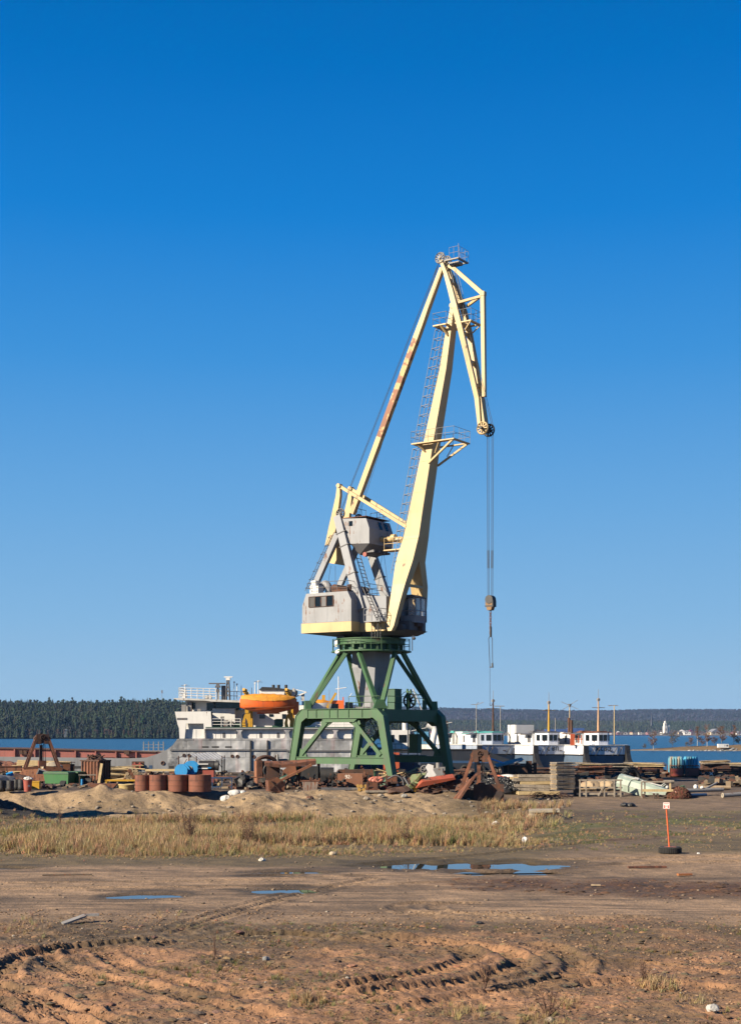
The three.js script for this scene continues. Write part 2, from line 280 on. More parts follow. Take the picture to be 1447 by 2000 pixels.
const BUMPS = [   // sand heaps and hollows: x, Z, height, radius x, radius Z
  [X(485, 104), 104, 1.55, 3.0, 3.2], [X(430, 106), 106.5, 0.9, 2.4, 2.6], [X(560, 102), 102.5, 0.55, 2.2, 2.2], [X(640, 101), 101.5, 0.5, 2.6, 2], [X(720, 103), 103, 0.35, 2, 2], [X(600, 106), 106, 0.55, 2.5, 2],
  [X(206, 112), 111.5, 1.5, 2.0, 1.7], [X(240, 110), 109.5, 0.9, 2.2, 1.6], [X(280, 108), 107.5, 0.75, 2, 1.5], [X(165, 112), 112, 0.6, 1.4, 1.2], [X(300, 111), 111.5, 0.8, 1.6, 1.4], [X(345, 109), 110, 0.7, 1.5, 1.3],
  [X(270, 99.5), 99.5, 0.6, 1.3, 1], [X(215, 99), 99, 0.4, 1.6, 0.9], [X(330, 99), 99.5, 0.5, 1.2, 0.9], [X(170, 98), 98.5, 0.35, 1.5, 0.8], [X(120, 98), 98.5, 0.3, 1.2, 0.8], [X(385, 102), 102, 0.65, 1.4, 1.2], [X(345, 103), 103.5, 0.5, 1, 0.9],
  [X(60, 105), 105, 0.5, 1.4, 1], [X(20, 107), 107, 0.45, 1, 0.9], [X(8, 96.5), 97, 1.75, 2.3, 2.1], [X(-70, 97), 97.5, 2.2, 3, 2.6], [X(60, 97), 97.4, 0.5, 0.9, 0.8],
  [X(820, 107), 106, 0.4, 1.6, 1.2], [X(900, 105), 105, 0.35, 1.6, 1.2], [X(1085, 93), 93.5, 0.75, 0.8, 0.7], [X(1060, 100), 100, 0.35, 2.4, 1.6], [X(1000, 103), 103, 0.4, 2.5, 1.6],
];
const isSand = (x, Z) => sst(96.3, 98.5, Z + 1.2 * (fbm(x * 0.4, Z * 0.4, 21, 3) - 0.5)) * (1 - sst(111, 116, Z)) * (1 - sst(4, 9.5, x + 2 * (vn(x * 0.3, Z * 0.3, 4) - 0.5)));
function H(x, Z, fine = true) {
  const tx = sst(5, 13, x), tl = sst(-8, -12, x);
  let h = QUAY * sst(mix(mix(99, 108.5, tl), 76, tx), mix(mix(110.5, 114, tl), 140, tx), Z + 2.5 * (vn(x * 0.25, Z * 0.1, 31) - 0.5));
  const sand = isSand(x, Z);
  for (const [bx_, bz, a, rx, rz] of BUMPS) { const dx = (x - bx_) / rx, dz = (Z - bz) / rz, d = dx * dx + dz * dz; if (d < 6) h += 0.42 * a * Math.exp(-d * 1.25) * (0.6 + 0.8 * vn(x * 0.9, Z * 0.9, 41)); }
  { const d = Math.hypot((x + 36.5) / 5.6, (Z - 94.5) / 4.6); if (d < 3) h += 13 * Math.exp(-d * d) * (0.9 + 0.2 * vn(x * 0.4, Z * 0.4, 43)); }  // unseen heap out of view at left, shaped to shade the sand pit
  if (sand > 0) h += sand * (0.75 * (fbm(x * 0.4, Z * 0.45, 51, 5) - 0.5) - 0.5 * Math.abs(fbm(x * 0.7 + 40, Z * 0.8, 57, 4) - 0.5) + 0.16 * (fbm(x * 2.4, Z * 2.4, 59, 3) - 0.5));
  if (Z > 168) h = mix(h, -4, sst(168, 168.3, Z));
  h += 0.25 * (fbm(x * 0.08, Z * 0.08, 61, 2) - 0.5) * (1 - sst(60, 110, Z));
  if (!fine) return h;
  const road = sst(42, 45.5, Z + 2.2 * (fbm(x * 0.25, Z * 0.25, 71, 3) - 0.5)) * (1 - sst(60, 63, Z)), near = 1 - sst(41, 47, Z);
  h += (0.05 + 0.11 * near) * (fbm(x * 0.9, Z * 0.9, 81, 4) - 0.5) * (1 - 0.75 * road);
  h += near * 0.07 * Math.max(0, fbm(x * 2.6, Z * 2.6, 91, 3) - 0.52) * 2.4;
  h += (near * 0.065 + (1 - road) * 0.02) * (fbm(x * 6, Z * 6, 95, 3) - 0.5);
  if (Z < 46) { const rip = 0.016 * Math.sin((Z * 0.92 + x * 0.2 + 1.6 * vn(x * 0.3, Z * 0.3, 97)) * 7.5) * sst(0.45, 0.75, fbm(x * 0.22 + 9, Z * 0.3, 98, 2)); h += rip; }
  // rusty churned soil beside the road
  const ru = rustAt(x, Z); h += ru * (0.3 * Math.max(0, fbm(x * 1.1, Z * 1.1, 101, 4) - 0.47) + 0.02);
  return puddleAt(x, Z, h + tracksAt(x, Z));
}
function rustAt(x, Z) { const dx = (x - 12) / 9, dz = (Z - 54.3 + (x - 12) * 0.1) / 3.3; return sst(1.3, 0.35, Math.hypot(dx, dz) + 1.0 * (fbm(x * 0.5, Z * 0.6, 111, 4) - 0.5)); }
function groundColor(x, Z) {
  const tx2 = sst(8, 14, x), n = fbm(x * 0.35, Z * 0.35, 121, 4), m = fbm(x * 2.2, Z * 2.2, 131, 3), k = 0.8 + 0.5 * (n - 0.5) + 0.35 * (m - 0.5);
  const road = [0.46, 0.3, 0.175], near = [0.42, 0.222, 0.112], nearDark = [0.18, 0.115, 0.056], earth = [0.19, 0.132, 0.058], sandC = [0.5, 0.355, 0.21], yard = [0.11, 0.068, 0.04], rustC = [0.105, 0.042, 0.018];
  let c = near;
  const band = sst(34, 37.5, Z + 5 * (fbm(x * 0.16, Z * 0.2, 141, 3) - 0.5)) * sst(0.35, 0.6, fbm(x * 0.3 + 5, Z * 0.35, 145, 4));
  c = mix3(c, nearDark, band * 0.85);
  c = mix3(c, nearDark, 0.7 * sst(0.5, 0.68, fbm(x * 0.5 + 50, Z * 0.9, 146, 4)));
  { const bz = Z + 3 * (fbm(x * 0.2, Z * 0.2, 148, 3) - 0.5), wl = mix(0.45, 1, sst(3, -6, x)); c = mix3(c, mix3([0.13, 0.085, 0.04], [0.2, 0.14, 0.08], sst(0.45, 0.65, m)), 0.9 * wl * sst(38.8, 40.5, bz) * (1 - sst(45.5, 47.5, bz)) * sst(0.3, 0.5, fbm(x * 0.35 + 9, Z * 0.5, 150, 3))); }
  c = mix3(c, road, sst(43.8, 46.2, Z + 2.6 * (fbm(x * 0.25, Z * 0.25, 71, 3) - 0.5)));
  c = mix3(c, [0.15, 0.093, 0.052], 0.6 * sst(0.5, 0.7, fbm(x * 0.16, Z * 0.9, 147, 3)) * sst(45, 48, Z) * (1 - sst(62, 64, Z)));
  { const st = fbm(x * 0.22 + 3, Z * 2.6, 149, 4), on = sst(44, 47, Z) * (1 - sst(70, 80, Z)); c = c.map((q) => q * (1 + on * 1.1 * (st - 0.5))); c = mix3(c, [0.12, 0.075, 0.042], on * 0.75 * sst(0.6, 0.72, st)); }
  const past = sst(61.5, 63.5, Z + 1.2 * (fbm(x * 0.3, Z * 0.3, 151, 2) - 0.5) - sst(6, 15, x) * 6);
  c = mix3(c, earth, past);
  // the lane that branches off to the right behind the sign
  const lane = sst(2.2, 0.8, Math.abs(Z - (mix(63, 86, sst(4, 21, x)))) / 1.9) * sst(6, 11, x); c = mix3(c, [0.24, 0.162, 0.096], lane * 0.9);
  const rd2 = sst(7, 12, x) * sst(58, 61, Z) * (1 - sst(68, 72, Z)); c = mix3(c, road, rd2 * 0.85);
  c = mix3(c, [0.13, 0.084, 0.048], sst(9, 14, x) * sst(86, 92, Z) * 0.75 * sst(0.35, 0.6, fbm(x * 0.3, Z * 0.5, 152, 3)));
  c = mix3(c, [0.13, 0.14, 0.035], sst(8, 12, x) * 0.8 * sst(0.52, 0.66, fbm(x * 0.35 + 70, Z * 0.4, 154, 3)) * sst(72, 80, Z) * (1 - sst(98, 103, Z)));
  c = mix3(c, [0.3, 0.2, 0.122], sst(8, 13, x) * sst(98, 103, Z) * 0.8); c = mix3(c, yard, sst(108, 114, Z - 7 * tx2) * (1 - 0.25 * tx2)); c = mix3(c, sandC, isSand(x, Z) * (0.75 + 0.5 * (n - 0.5)));
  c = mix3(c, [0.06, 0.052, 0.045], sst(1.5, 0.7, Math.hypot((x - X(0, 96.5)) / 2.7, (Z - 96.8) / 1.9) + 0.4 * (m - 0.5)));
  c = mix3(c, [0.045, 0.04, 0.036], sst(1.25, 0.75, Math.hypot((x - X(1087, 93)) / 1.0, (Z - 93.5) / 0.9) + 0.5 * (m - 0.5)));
  c = mix3(c, [0.21, 0.12, 0.075], 0.8 * sst(0.9, 0.4, Math.abs(Z - 78.7 - (x - 12) * 0.28) / 0.7) * sst(8, 9, x) * (1 - sst(15, 18, x)));
  const ru = rustAt(x, Z); c = mix3(c, mix3(rustC, [0.15, 0.06, 0.022], 0.7 * sst(0.52, 0.78, fbm(x * 0.7 + 20, Z * 1.4, 161, 4))), ru);
  c = mix3(c, c.map((q) => q * 0.48), sst(0.02, 0.6, wetAt(x, Z)));
  return c.map((q) => q * k * 1.08 * ALB);
}
{
  const zs = [], us = [];
  for (let z = -80; z < 20; z += 5) zs.push(z);
  for (let z = 20; z < 121; z *= 1.0024) zs.push(z);
  for (let z = 121.5; z < 168; z += 0.8) zs.push(z);
  zs.push(168, 168.3, 172);
  for (const u of [-40, -20, -10, -5, -3, -2, -1.3, -0.8, -0.6, -0.5, -0.48, -0.46, -0.44, -0.42, -0.41, -0.4, -0.39, -0.38, -0.37, -0.36, -0.35]) us.push(u);
  for (let k = 0; k <= 430; k++) us.push(-0.335 + 0.67 * k / 430);
  for (const u of [0.4, 0.5, 0.8, 1.3, 2, 3, 5, 10, 20, 40]) us.push(u);
  const nx = us.length, nz = zs.length, pos = new Float32Array(nx * nz * 3), col = new Float32Array(nx * nz * 3), uv = new Float32Array(nx * nz * 2), idx = [];
  for (let j = 0; j < nz; j++) for (let i = 0; i < nx; i++) {
    const Z = zs[j], x = us[i] * Math.max(20, Z), o = j * nx + i, fine = Z > 18 && Math.abs(us[i]) < 0.36;
    pos.set([x, H(x, Z, fine), -Z], o * 3); col.set(groundColor(x, Z), o * 3); uv.set([x, Z], o * 2);
    if (i && j) idx.push(o, o - 1, o - nx, o - 1, o - nx - 1, o - nx);
  }
  const g = new THREE.BufferGeometry();
  g.setAttribute('position', new THREE.BufferAttribute(pos, 3)); g.setAttribute('color', new THREE.BufferAttribute(col, 3)); g.setAttribute('uv', new THREE.BufferAttribute(uv, 2)); g.setIndex(idx); g.computeVertexNormals();
  const grit = dataTex(512, (u, v) => { const a = fbmT(u, v, 201, 8, 6), b = fbmT(u, v, 207, 64, 3), p = sst(0.68, 0.74, fbmT(u, v, 211, 96, 1)); const q = 0.38 + 0.85 * a + 0.6 * (b - 0.5); return [q + 0.25 * p, q + 0.24 * p, q + 0.24 * p].map((t) => t * 0.9); }, 4.7);
  const bump = dataTex(512, (u, v) => { const q = fbmT(u, v, 221, 16, 5) * 0.7 + 0.5 * sst(0.66, 0.8, fbmT(u, v, 225, 72, 2)); return [q, q, q]; }, 3.3, false);
  structure('ground', g, new THREE.MeshStandardMaterial({ vertexColors: true, map: grit, bumpMap: bump, bumpScale: 0.06, roughness: 0.95 }));
}
{ // standing water
  const wm = new THREE.MeshPhysicalMaterial({ color: new THREE.Color().setRGB(0.035, 0.028, 0.02), roughness: 0.015, specularIntensity: 1, ior: 1.33 });
  for (const p of PUDDLES) { H(p.x, p.Z); const g = new THREE.CircleGeometry(1, 48); g.rotateX(-Math.PI / 2); g.scale(p.a * 1.55, 1, p.b * 1.55); const o = structure('puddle', g, wm); o.position.set(p.x, p.L - 0.045, -p.Z); }
}
{ // the lake
  const g = new THREE.PlaneGeometry(24000, 12000); g.rotateX(-Math.PI / 2); g.translate(0, WATER, -6169);
  const uv = g.attributes.uv, p = g.attributes.position; for (let i = 0; i < uv.count; i++) uv.setXY(i, p.getX(i), p.getZ(i));
  const b1 = dataTex(512, (u, v) => { const q = fbmT(u, v, 301, 24, 4); return [q, q, q]; }, 24, false);
  const lk = structure('lake', g, new THREE.MeshPhysicalMaterial({ color: new THREE.Color().setRGB(0.009, 0.05, 0.1), roughness: 0.3, bumpMap: b1, bumpScale: 0.55, ior: 1.33 }));
}
// ---------- the far shores ----------
function landSheet(name, x0, x1, nx, z0, z1, nz, h, colr, m) {
  const pos = [], col = [], uv = [], idx = [];
  for (let j = 0; j <= nz; j++) for (let i = 0; i <= nx; i++) { const x = mix(x0, x1, i / nx), Z = mix(z0, z1, j / nz), o = j * (nx + 1) + i; pos.push(x, h(x, Z), -Z); col.push(...colr(x, Z).map((q) => q * ALB)); uv.push(x, Z); if (i && j) idx.push(o, o - 1, o - nx - 1, o - 1, o - nx - 2, o - nx - 1); }
  const g = new THREE.BufferGeometry(); g.setAttribute('position', new THREE.Float32BufferAttribute(pos, 3)); g.setAttribute('color', new THREE.Float32BufferAttribute(col, 3)); g.setAttribute('uv', new THREE.Float32BufferAttribute(uv, 2)); g.setIndex(idx); g.computeVertexNormals();
  return structure(name, g, m || new THREE.MeshStandardMaterial({ vertexColors: true, roughness: 1 }));
}
const mtx = (x, y, z, sx, sy, ry = 0, sz = sx, tilt = 0) => new THREE.Matrix4().compose(V(x, y, z), new THREE.Quaternion().setFromEuler(new THREE.Euler(tilt, ry, tilt * 0.7)), V(sx, sy, sz));
const rgb = (a) => new THREE.Color().setRGB(...a.map((q) => q * ALB));
function spruce(seed, n = 8, seg = 6) {                 // ragged tiers of boughs, 1 m tall
  reseed(seed); const gs = [];
  for (let k = 0; k < n; k++) { const t = k / n, r = 0.17 * Math.pow(1 - t, 0.8) * rr(0.8, 1.2) + 0.015, g = new THREE.ConeGeometry(r, 0.24, seg, 1, true); const p = g.attributes.position; for (let i = 0; i < p.count; i++) { const s = rr(0.6, 1.35); if (p.getY(i) < 0) p.setXYZ(i, p.getX(i) * s, p.getY(i) + rr(-0.05, 0.05), p.getZ(i) * s); } g.rotateY(rr(0, 6)); g.translate(rr(-0.02, 0.02), 0.18 + t * 0.72, rr(-0.02, 0.02)); gs.push(g); }
  gs.push(cyl(0.02, 0.01, 0.3, 0, 0.12, 0, 4)); return join(gs);
}
function pineCrown(seed) { reseed(seed); const gs = [cyl(0.022, 0.012, 0.7, 0, 0.35, 0, 4)]; for (let k = 0; k < 9; k++) { const a = rr(0, 6.3), q = rr(0, 0.11); gs.push(lumpy(rr(0.06, 0.11), seed * 7 + k, 0.9, 1, 0.8).translate(Math.cos(a) * q, rr(0.5, 0.95), Math.sin(a) * q)); } return join(gs); }
const leafM = new THREE.MeshStandardMaterial({ color: 0xffffff, roughness: 1 });
const hillL = (x, Z) => { const e = sst(60, -330, x); return WATER + 1.2 + 28 * e * sst(1725, 2250, Z) * (0.86 + 0.28 * vn(x * 0.006, Z * 0.004, 401)) + 8 * sst(1718, 1830, Z) * sst(90, 0, x); };
landSheet('forest_hill', -1500, 95, 120, 1716, 2700, 40, (x, Z) => hillL(x, Z) - (Z < 1718 || x > 90 ? 3 : 0), (x, Z) => (Z < 1722 ? [0.09, 0.075, 0.055] : [0.03, 0.035, 0.02]));
{
  reseed(501); const list = [[], [], [], []];
  for (let k = 0; k < 20000; k++) {
    const Z = 1719 + 620 * Math.pow(rnd(), 1.5), x = rr(-0.29 * Z, Math.min(80, 0.04 * Z)); if (x > 60 && rnd() < 0.6) continue;
    const edge = Z < 1760, dec = edge ? rnd() < 0.3 : rnd() < 0.04, h = dec ? rr(6, 11) : (rnd() < 0.07 ? 1.25 : 1) * rr(12, 23) * (edge ? 0.75 : 1), n = vn(x * 0.02, Z * 0.02, 511), w = h * (dec ? rr(0.8, 1.2) : rr(0.6, 0.95));
    const c = dec ? [0.04 + 0.03 * n, 0.032, 0.024] : [0.02 + 0.03 * n * rnd(), 0.036 + 0.03 * n * rr(0.6, 1.2), 0.018 + 0.01 * rnd()].map((q) => q * rr(0.5, 0.85));
    list[dec ? 3 : Math.floor(rnd() * 2.3)].push([mtx(x, hillL(x, Z) - 0.5, -Z, w, h, rr(0, 6)), rgb(c)]);
  }
  const geo = [spruce(601), spruce(602, 7), pineCrown(603), pineCrown(604)], nm = ['dense dark spruce wood covering the hill across the water', 'tall slender spruces standing among the wood across the water', 'round-headed pines growing among the wood across the water', 'bare reddish scrub fringing the wooded shore across the water'];
  list.forEach((l, i) => instances('far_wood', geo[i], leafM, l, nm[i], 'wood'));
}
// far hills to the right, two ranges and the settled shore
const hillR = (x, Z) => {
  const s = WATER + 1.5 + 6 * sst(3790, 4150, Z);
  const mid = 26 * sst(4150, 4500, Z) * (0.8 + 0.4 * vn(x * 0.0011, 3, 421));
  const top = 60 * sst(4650, 6600, Z) * (0.45 + 0.9 * vn(x * 0.00085 + 0.4, 5, 431) + 0.14 * vn(x * 0.003, Z * 0.002, 441));
  return s + mid + top;
};
landSheet('far_hills', -2600, 3200, 300, 3785, 7200, 110, (x, Z) => hillR(x, Z) + (Z > 4400 ? 5 * (vn(x * 0.05, Z * 0.03, 451) - 0.5) : 0) - (Z < 3790 ? 4 : 0), (x, Z) => { const n = fbm(x * 0.004, Z * 0.006, 461, 4); return Z < 3800 ? [0.12, 0.1, 0.08] : Z < 4180 ? mix3([0.11, 0.08, 0.06], [0.14, 0.12, 0.06], n) : mix3([0.022, 0.026, 0.028], [0.05, 0.048, 0.068], sst(0.36, 0.62, n)); });  // blue in the upper slope colours stands for distance haze
{
  reseed(521); const near = [], up = [], bare = [];
  for (let k = 0; k < 9000; k++) { const Z = 4190 + 420 * rnd(), x = rr(-0.28, 0.29) * Z, n = vn(x * 0.01, Z * 0.01, 531), h = rr(11, 20); near.push([mtx(x, hillR(x, Z) - 1, -Z, h * 1.1, h, rr(0, 6)), rgb([0.028 + 0.02 * n, 0.042 + 0.02 * rnd(), 0.026])]); }
  for (let k = 0; k < 16000; k++) { const Z = 4650 + 2300 * Math.pow(rnd(), 0.7), x = rr(-0.28, 0.29) * Z, n = fbm(x * 0.004, Z * 0.006, 461, 4), h = rr(9, 17); up.push([mtx(x, hillR(x, Z) - 2, -Z, h * 1.3, h, rr(0, 6)), rgb(mix3([0.022, 0.03, 0.034], [0.05, 0.048, 0.07], sst(0.4, 0.6, n)).map((q) => q * rr(0.75, 1.25)))]); }  // slope trees tinted blue too, haze put into their colour
  for (let k = 0; k < 2600; k++) { const Z = 3800 + 380 * rnd(), x = rr(-0.28, 0.29) * Z; if (vn(x * 0.008, Z * 0.01, 541) < 0.35) continue; const h = rr(5, 11); bare.push([mtx(x, hillR(x, Z) - 1, -Z, h * 1.4, h, rr(0, 6)), rgb([rr(0.09, 0.15), rr(0.06, 0.09), rr(0.045, 0.07)])]); }
  instances('far_wood', spruce(605, 5, 5), leafM, near, 'dark belt of conifers below the far hills', 'wood'); instances('far_wood', pineCrown(606), leafM, up, 'woodland over the far hill slopes, coloured blue for haze', 'wood'); instances('far_wood', pineCrown(607), leafM, bare, 'bare reddish trees among the houses of the far shore', 'wood');
}
// houses of the far settlement, each at its place along the shore
{
  const walls = { white: M.white, cream: flat([0.6, 0.5, 0.34]), pink: flat([0.45, 0.2, 0.2]), grey: flat([0.35, 0.34, 0.33]), brown: flat([0.22, 0.14, 0.09]) };
  const roofs = { magenta: flat([0.2, 0.02, 0.1]), red: flat([0.3, 0.06, 0.035]), grey: flat([0.22, 0.22, 0.24]), white: flat([0.75, 0.75, 0.75]), brown: flat([0.12, 0.07, 0.05]), green: flat([0.05, 0.14, 0.09]) };
  const where = ['beside the church hill', 'near the far water line', 'between bare trees', 'behind the moored tugs', 'seen through the crane portal', 'beside the blue warehouse'];
  // photo x, distance, width, height, wall, roof, place, extra words
  const hs = [[776, 3880, 15, 6, 'cream', 'magenta', 4, 'long'], [800, 3840, 11, 5, 'white', 'grey', 4, 'small'], [790, 3960, 20, 5, 'grey', 'magenta', 4, 'wide'], [833, 3900, 14, 6, 'white', 'magenta', 4, 'gabled'], [847, 3980, 18, 5, 'brown', 'magenta', 4, 'low'], [866, 3920, 10, 6, 'pink', 'grey', 4, 'square'],
    [914, 3860, 13, 8, 'cream', 'brown', 3, 'steep'], [946, 3900, 12, 6, 'brown', 'red', 3, 'lone'], [974, 3850, 12, 7, 'white', 'white', 3, 'bright'], [1018, 3950, 14, 5, 'grey', 'brown', 3, 'low'], [1048, 3900, 22, 5, 'white', 'green', 3, 'long'],
    [1164, 3880, 7, 8, 'white', 'red', 5, 'narrow'], [1190, 3870, 9, 6, 'white', 'red', 1, 'gabled'], [1207, 3850, 9, 8, 'pink', 'white', 1, 'tall'], [1221, 3900, 11, 5, 'grey', 'grey', 1, 'low'], [1232, 3860, 8, 7, 'cream', 'red', 1, 'square'], [1249, 3890, 9, 7, 'white', 'brown', 1, 'plain'], [1263, 3870, 8, 7, 'pink', 'grey', 1, 'small'],
    [1310, 3850, 6, 4, 'white', 'white', 0, 'tiny'], [1290, 3900, 6, 7, 'white', 'grey', 0, 'narrow'], [1327, 3950, 10, 6, 'cream', 'grey', 2, 'low'], [1331, 4010, 13, 8, 'white', 'white', 2, 'upper'], [1341, 3850, 18, 8, 'white', 'grey', 1, 'broad'], [1348, 3870, 10, 12, 'pink', 'magenta', 1, 'steep'], [1388, 3980, 16, 6, 'white', 'grey', 2, 'wide'], [1394, 3900, 34, 7, 'cream', 'grey', 2, 'long'], [1405, 3930, 12, 10, 'grey', 'brown', 2, 'tall'], [1441, 3860, 14, 6, 'white', 'grey', 1, 'low'], [1430, 3920, 10, 5, 'pink', 'red', 2, 'small']];
  hs.forEach(([px, Z, w, h, wl, rf, pl, ad], i) => {
    const x = X(px, Z), o = thing('far_house', `${ad} ${wl} house with ${rf} roof ${where[pl]}`, 'house', [x, hillR(x, Z) - 0.5, -Z], 0.5 * (vn(i * 3.3, 1, 9) - 0.5) * 2, 'houses of the settlement across the water');
    part('wall', bx(w, h, w * 0.7, 0, h / 2, 0), walls[wl], o); part('roof', prism([[-w / 2 - 0.5, h + 0.01], [w / 2 + 0.5, h + 0.01], [0, h + w * 0.28]], -w * 0.37, w * 0.37), roofs[rf], o);
    for (const t of [-0.25, 0.22]) part('window', bx(w * 0.14, h * 0.3, 0.1, w * t, h * 0.55, w * 0.35 + 0.05), M.greyDark, o);
  });
  const bw = thing('warehouse', 'long blue warehouse with a taller end bay on the far shore', 'warehouse', [X(1105, 3950), hillR(X(1105, 3950), 3950) - 1, -3950], 0.05);
  part('wall', [bx(60, 14, 30, -28, 7, 0), bx(44, 17, 30, 26, 8.5, 0)], flat([0.02, 0.06, 0.24]), bw); part('roof', [bx(60.6, 1, 30.6, -28, 14.5, 0), bx(44.6, 1, 30.6, 26, 17.5, 0)], flat([0.03, 0.1, 0.32]), bw);
  solo('pier', 'low dark blue pier wall along the far water line', 'pier', [bx(240, 3.4, 8, 0, 1.2, 0)], flat([0.02, 0.03, 0.1]), [X(1180, 3780), WATER, -3782]);
  // church on its green knoll
  const cx = X(1298, 3840), ch = thing('church', 'white church with domed bell tower and slim second tower across the water', 'church', [cx, hillR(cx, 3840) + 3, -3840], 0.3);
  const wm = flat([0.82, 0.78, 0.68]); part('knoll_base', bx(30, 3, 22, 4, 0.5, 0), flat([0.12, 0.1, 0.06]), ch);
  const bt = part('bell_tower', [bx(9, 20, 9, 0, 11, 0), bx(7, 8, 7, 0, 25, 0), cyl(3, 3, 3, 0, 30, 0, 12)], wm, ch); part('dome', [new THREE.SphereGeometry(3.1, 12, 8).translate(0, 32, 0), cyl(0.4, 0.1, 9, 0, 37, 0, 6)], flat([0.7, 0.68, 0.62]), bt); part('belfry_opening', bx(3, 4.5, 0.3, 0, 25, 3.6), flat([0.3, 0.25, 0.2]), bt); part('tower_door', bx(3, 6, 0.3, 0, 12, 4.6), flat([0.3, 0.25, 0.2]), bt);
  const st = part('second_tower', [bx(4, 12, 4, 11, 7, 0), cyl(2.4, 2.4, 8, 11, 17, 0, 12)], wm, ch); part('dome', [new THREE.SphereGeometry(2.7, 12, 8).translate(11, 22, 0), cyl(0.3, 0.1, 5, 11, 26, 0, 6)], flat([0.7, 0.68, 0.62]), st); part('nave', [bx(10, 8, 12, 5, 5, -6)], wm, ch);
  const mast = thing('lattice_mast', 'dark lattice mast standing in the wood left of the church', 'mast', [X(1272, 4300), hillR(X(1272, 4300), 4300), -4300]); part('tower', [cyl(5, 1, 46, 0, 23, 0, 4), cyl(0.6, 0.4, 12, 0, 50, 0, 4)], flat([0.05, 0.05, 0.06]), mast);
  const fm = thing('radio_mast', 'thin radio mast above the forest hill across the water', 'mast', [X(317, 2300), hillL(X(317, 2300), 2300), -2300]); part('pole', cyl(0.5, 0.3, 36, 0, 18, 0, 5), flat([0.25, 0.25, 0.27]), fm); part('antenna', bx(2, 5, 2, 0, 34, 0), flat([0.2, 0.2, 0.22]), fm);
  // villas in the wood
  [[134, 1735, 4, 9, 'pale tall house half hidden in the wood by the water'], [158, 1740, 5, 5, 'grey house with white gable in the wood by the water'], [178, 1742, 10, 6, 'wide grey villa among the spruces by the water'], [57, 1738, 2.5, 8, 'narrow pale cabin among the spruces by the water'], [108, 1737, 3, 3, 'small white hut among the spruces by the water']].forEach(([px, Z, w, h, l]) => { const x = X(px, Z), o = thing('forest_house', l, 'house', [x, hillL(x, Z), -Z + 14], 0.3); part('wall', [bx(w, h, 6, 0, h / 2, 0)], flat([0.2, 0.21, 0.22]), o); part('roof', prism([[-w / 2 - 0.5, h + 0.01], [w / 2 + 0.5, h + 0.01], [0, h + w * 0.3]], -3.4, 3.4), flat([0.3, 0.31, 0.33]), o); });
}
// the near spit with its birches
const spitH = (x, Z) => { const d = Math.hypot((x - 190) / 104, (Z - 556) / 17) + 0.12 * (fbm(x * 0.06, Z * 0.06, 471, 3) - 0.5); return WATER - 0.6 + 2.4 * sst(1.02, 0.55, d) + 1.1 * sst(132, 160, x) * sst(1, 0.4, d); };
landSheet('spit', 66, 330, 260, 530, 585, 60, (x, Z) => spitH(x, Z) + 0.25 * (vn(x * 1.2, Z * 1.2, 473) - 0.5), (x, Z) => { const h = spitH(x, Z), n = vn(x * 0.3, Z * 0.5, 475); return h < WATER + 0.35 ? mix3([0.1, 0.085, 0.075], [0.3, 0.26, 0.22], vn(x * 1.3, Z, 476)) : mix3([0.2, 0.12, 0.055], [0.12, 0.085, 0.04], n); });
function bareTree(o, h, spread, seed, trunkM, twigM, sub = 5, leanY = 0.75) {
  reseed(seed); const tr = [], tw = [];
  const lean = rr(-0.05, 0.05), P = (t) => V(lean * h * t, h * t, 0.02 * h * t);
  tr.push(rod(P(0), P(0.5), h * 0.012, 6, h * 0.008), rod(P(0.5), P(1), h * 0.008, 5, h * 0.003));
  for (let k = 0; k < 34; k++) {
    const t = rr(0.16, 0.98), a = rr(0, 6.3), L = spread * rr(0.4, 1) * (1.15 - t * 0.7), b = P(t), e = b.clone().add(V(Math.cos(a) * L, L * leanY * rr(0.7, 1.4), Math.sin(a) * L)); tw.push(rod(b, e, h * 0.008, 3, h * 0.004));
    for (let m = 0; m < sub; m++) { const q = b.clone().lerp(e, rr(0.3, 1)), f = q.clone().add(V(rr(-1, 1), rr(-0.25, 0.9), rr(-1, 1)).multiplyScalar(L * 0.45)); tw.push(rod(q, f, h * 0.006, 3, h * 0.003)); for (let n = 0; n < 5; n++) { const u = q.clone().lerp(f, rr(0.3, 1)); tw.push(rod(u, u.clone().add(V(rr(-1, 1), rr(-0.5, 0.8), rr(-1, 1)).multiplyScalar(L * 0.22)), h * 0.006, 3, h * 0.0035)); } }
  }
  part('trunk', tr, trunkM, o); part('crown', tw, twigM, o);
}
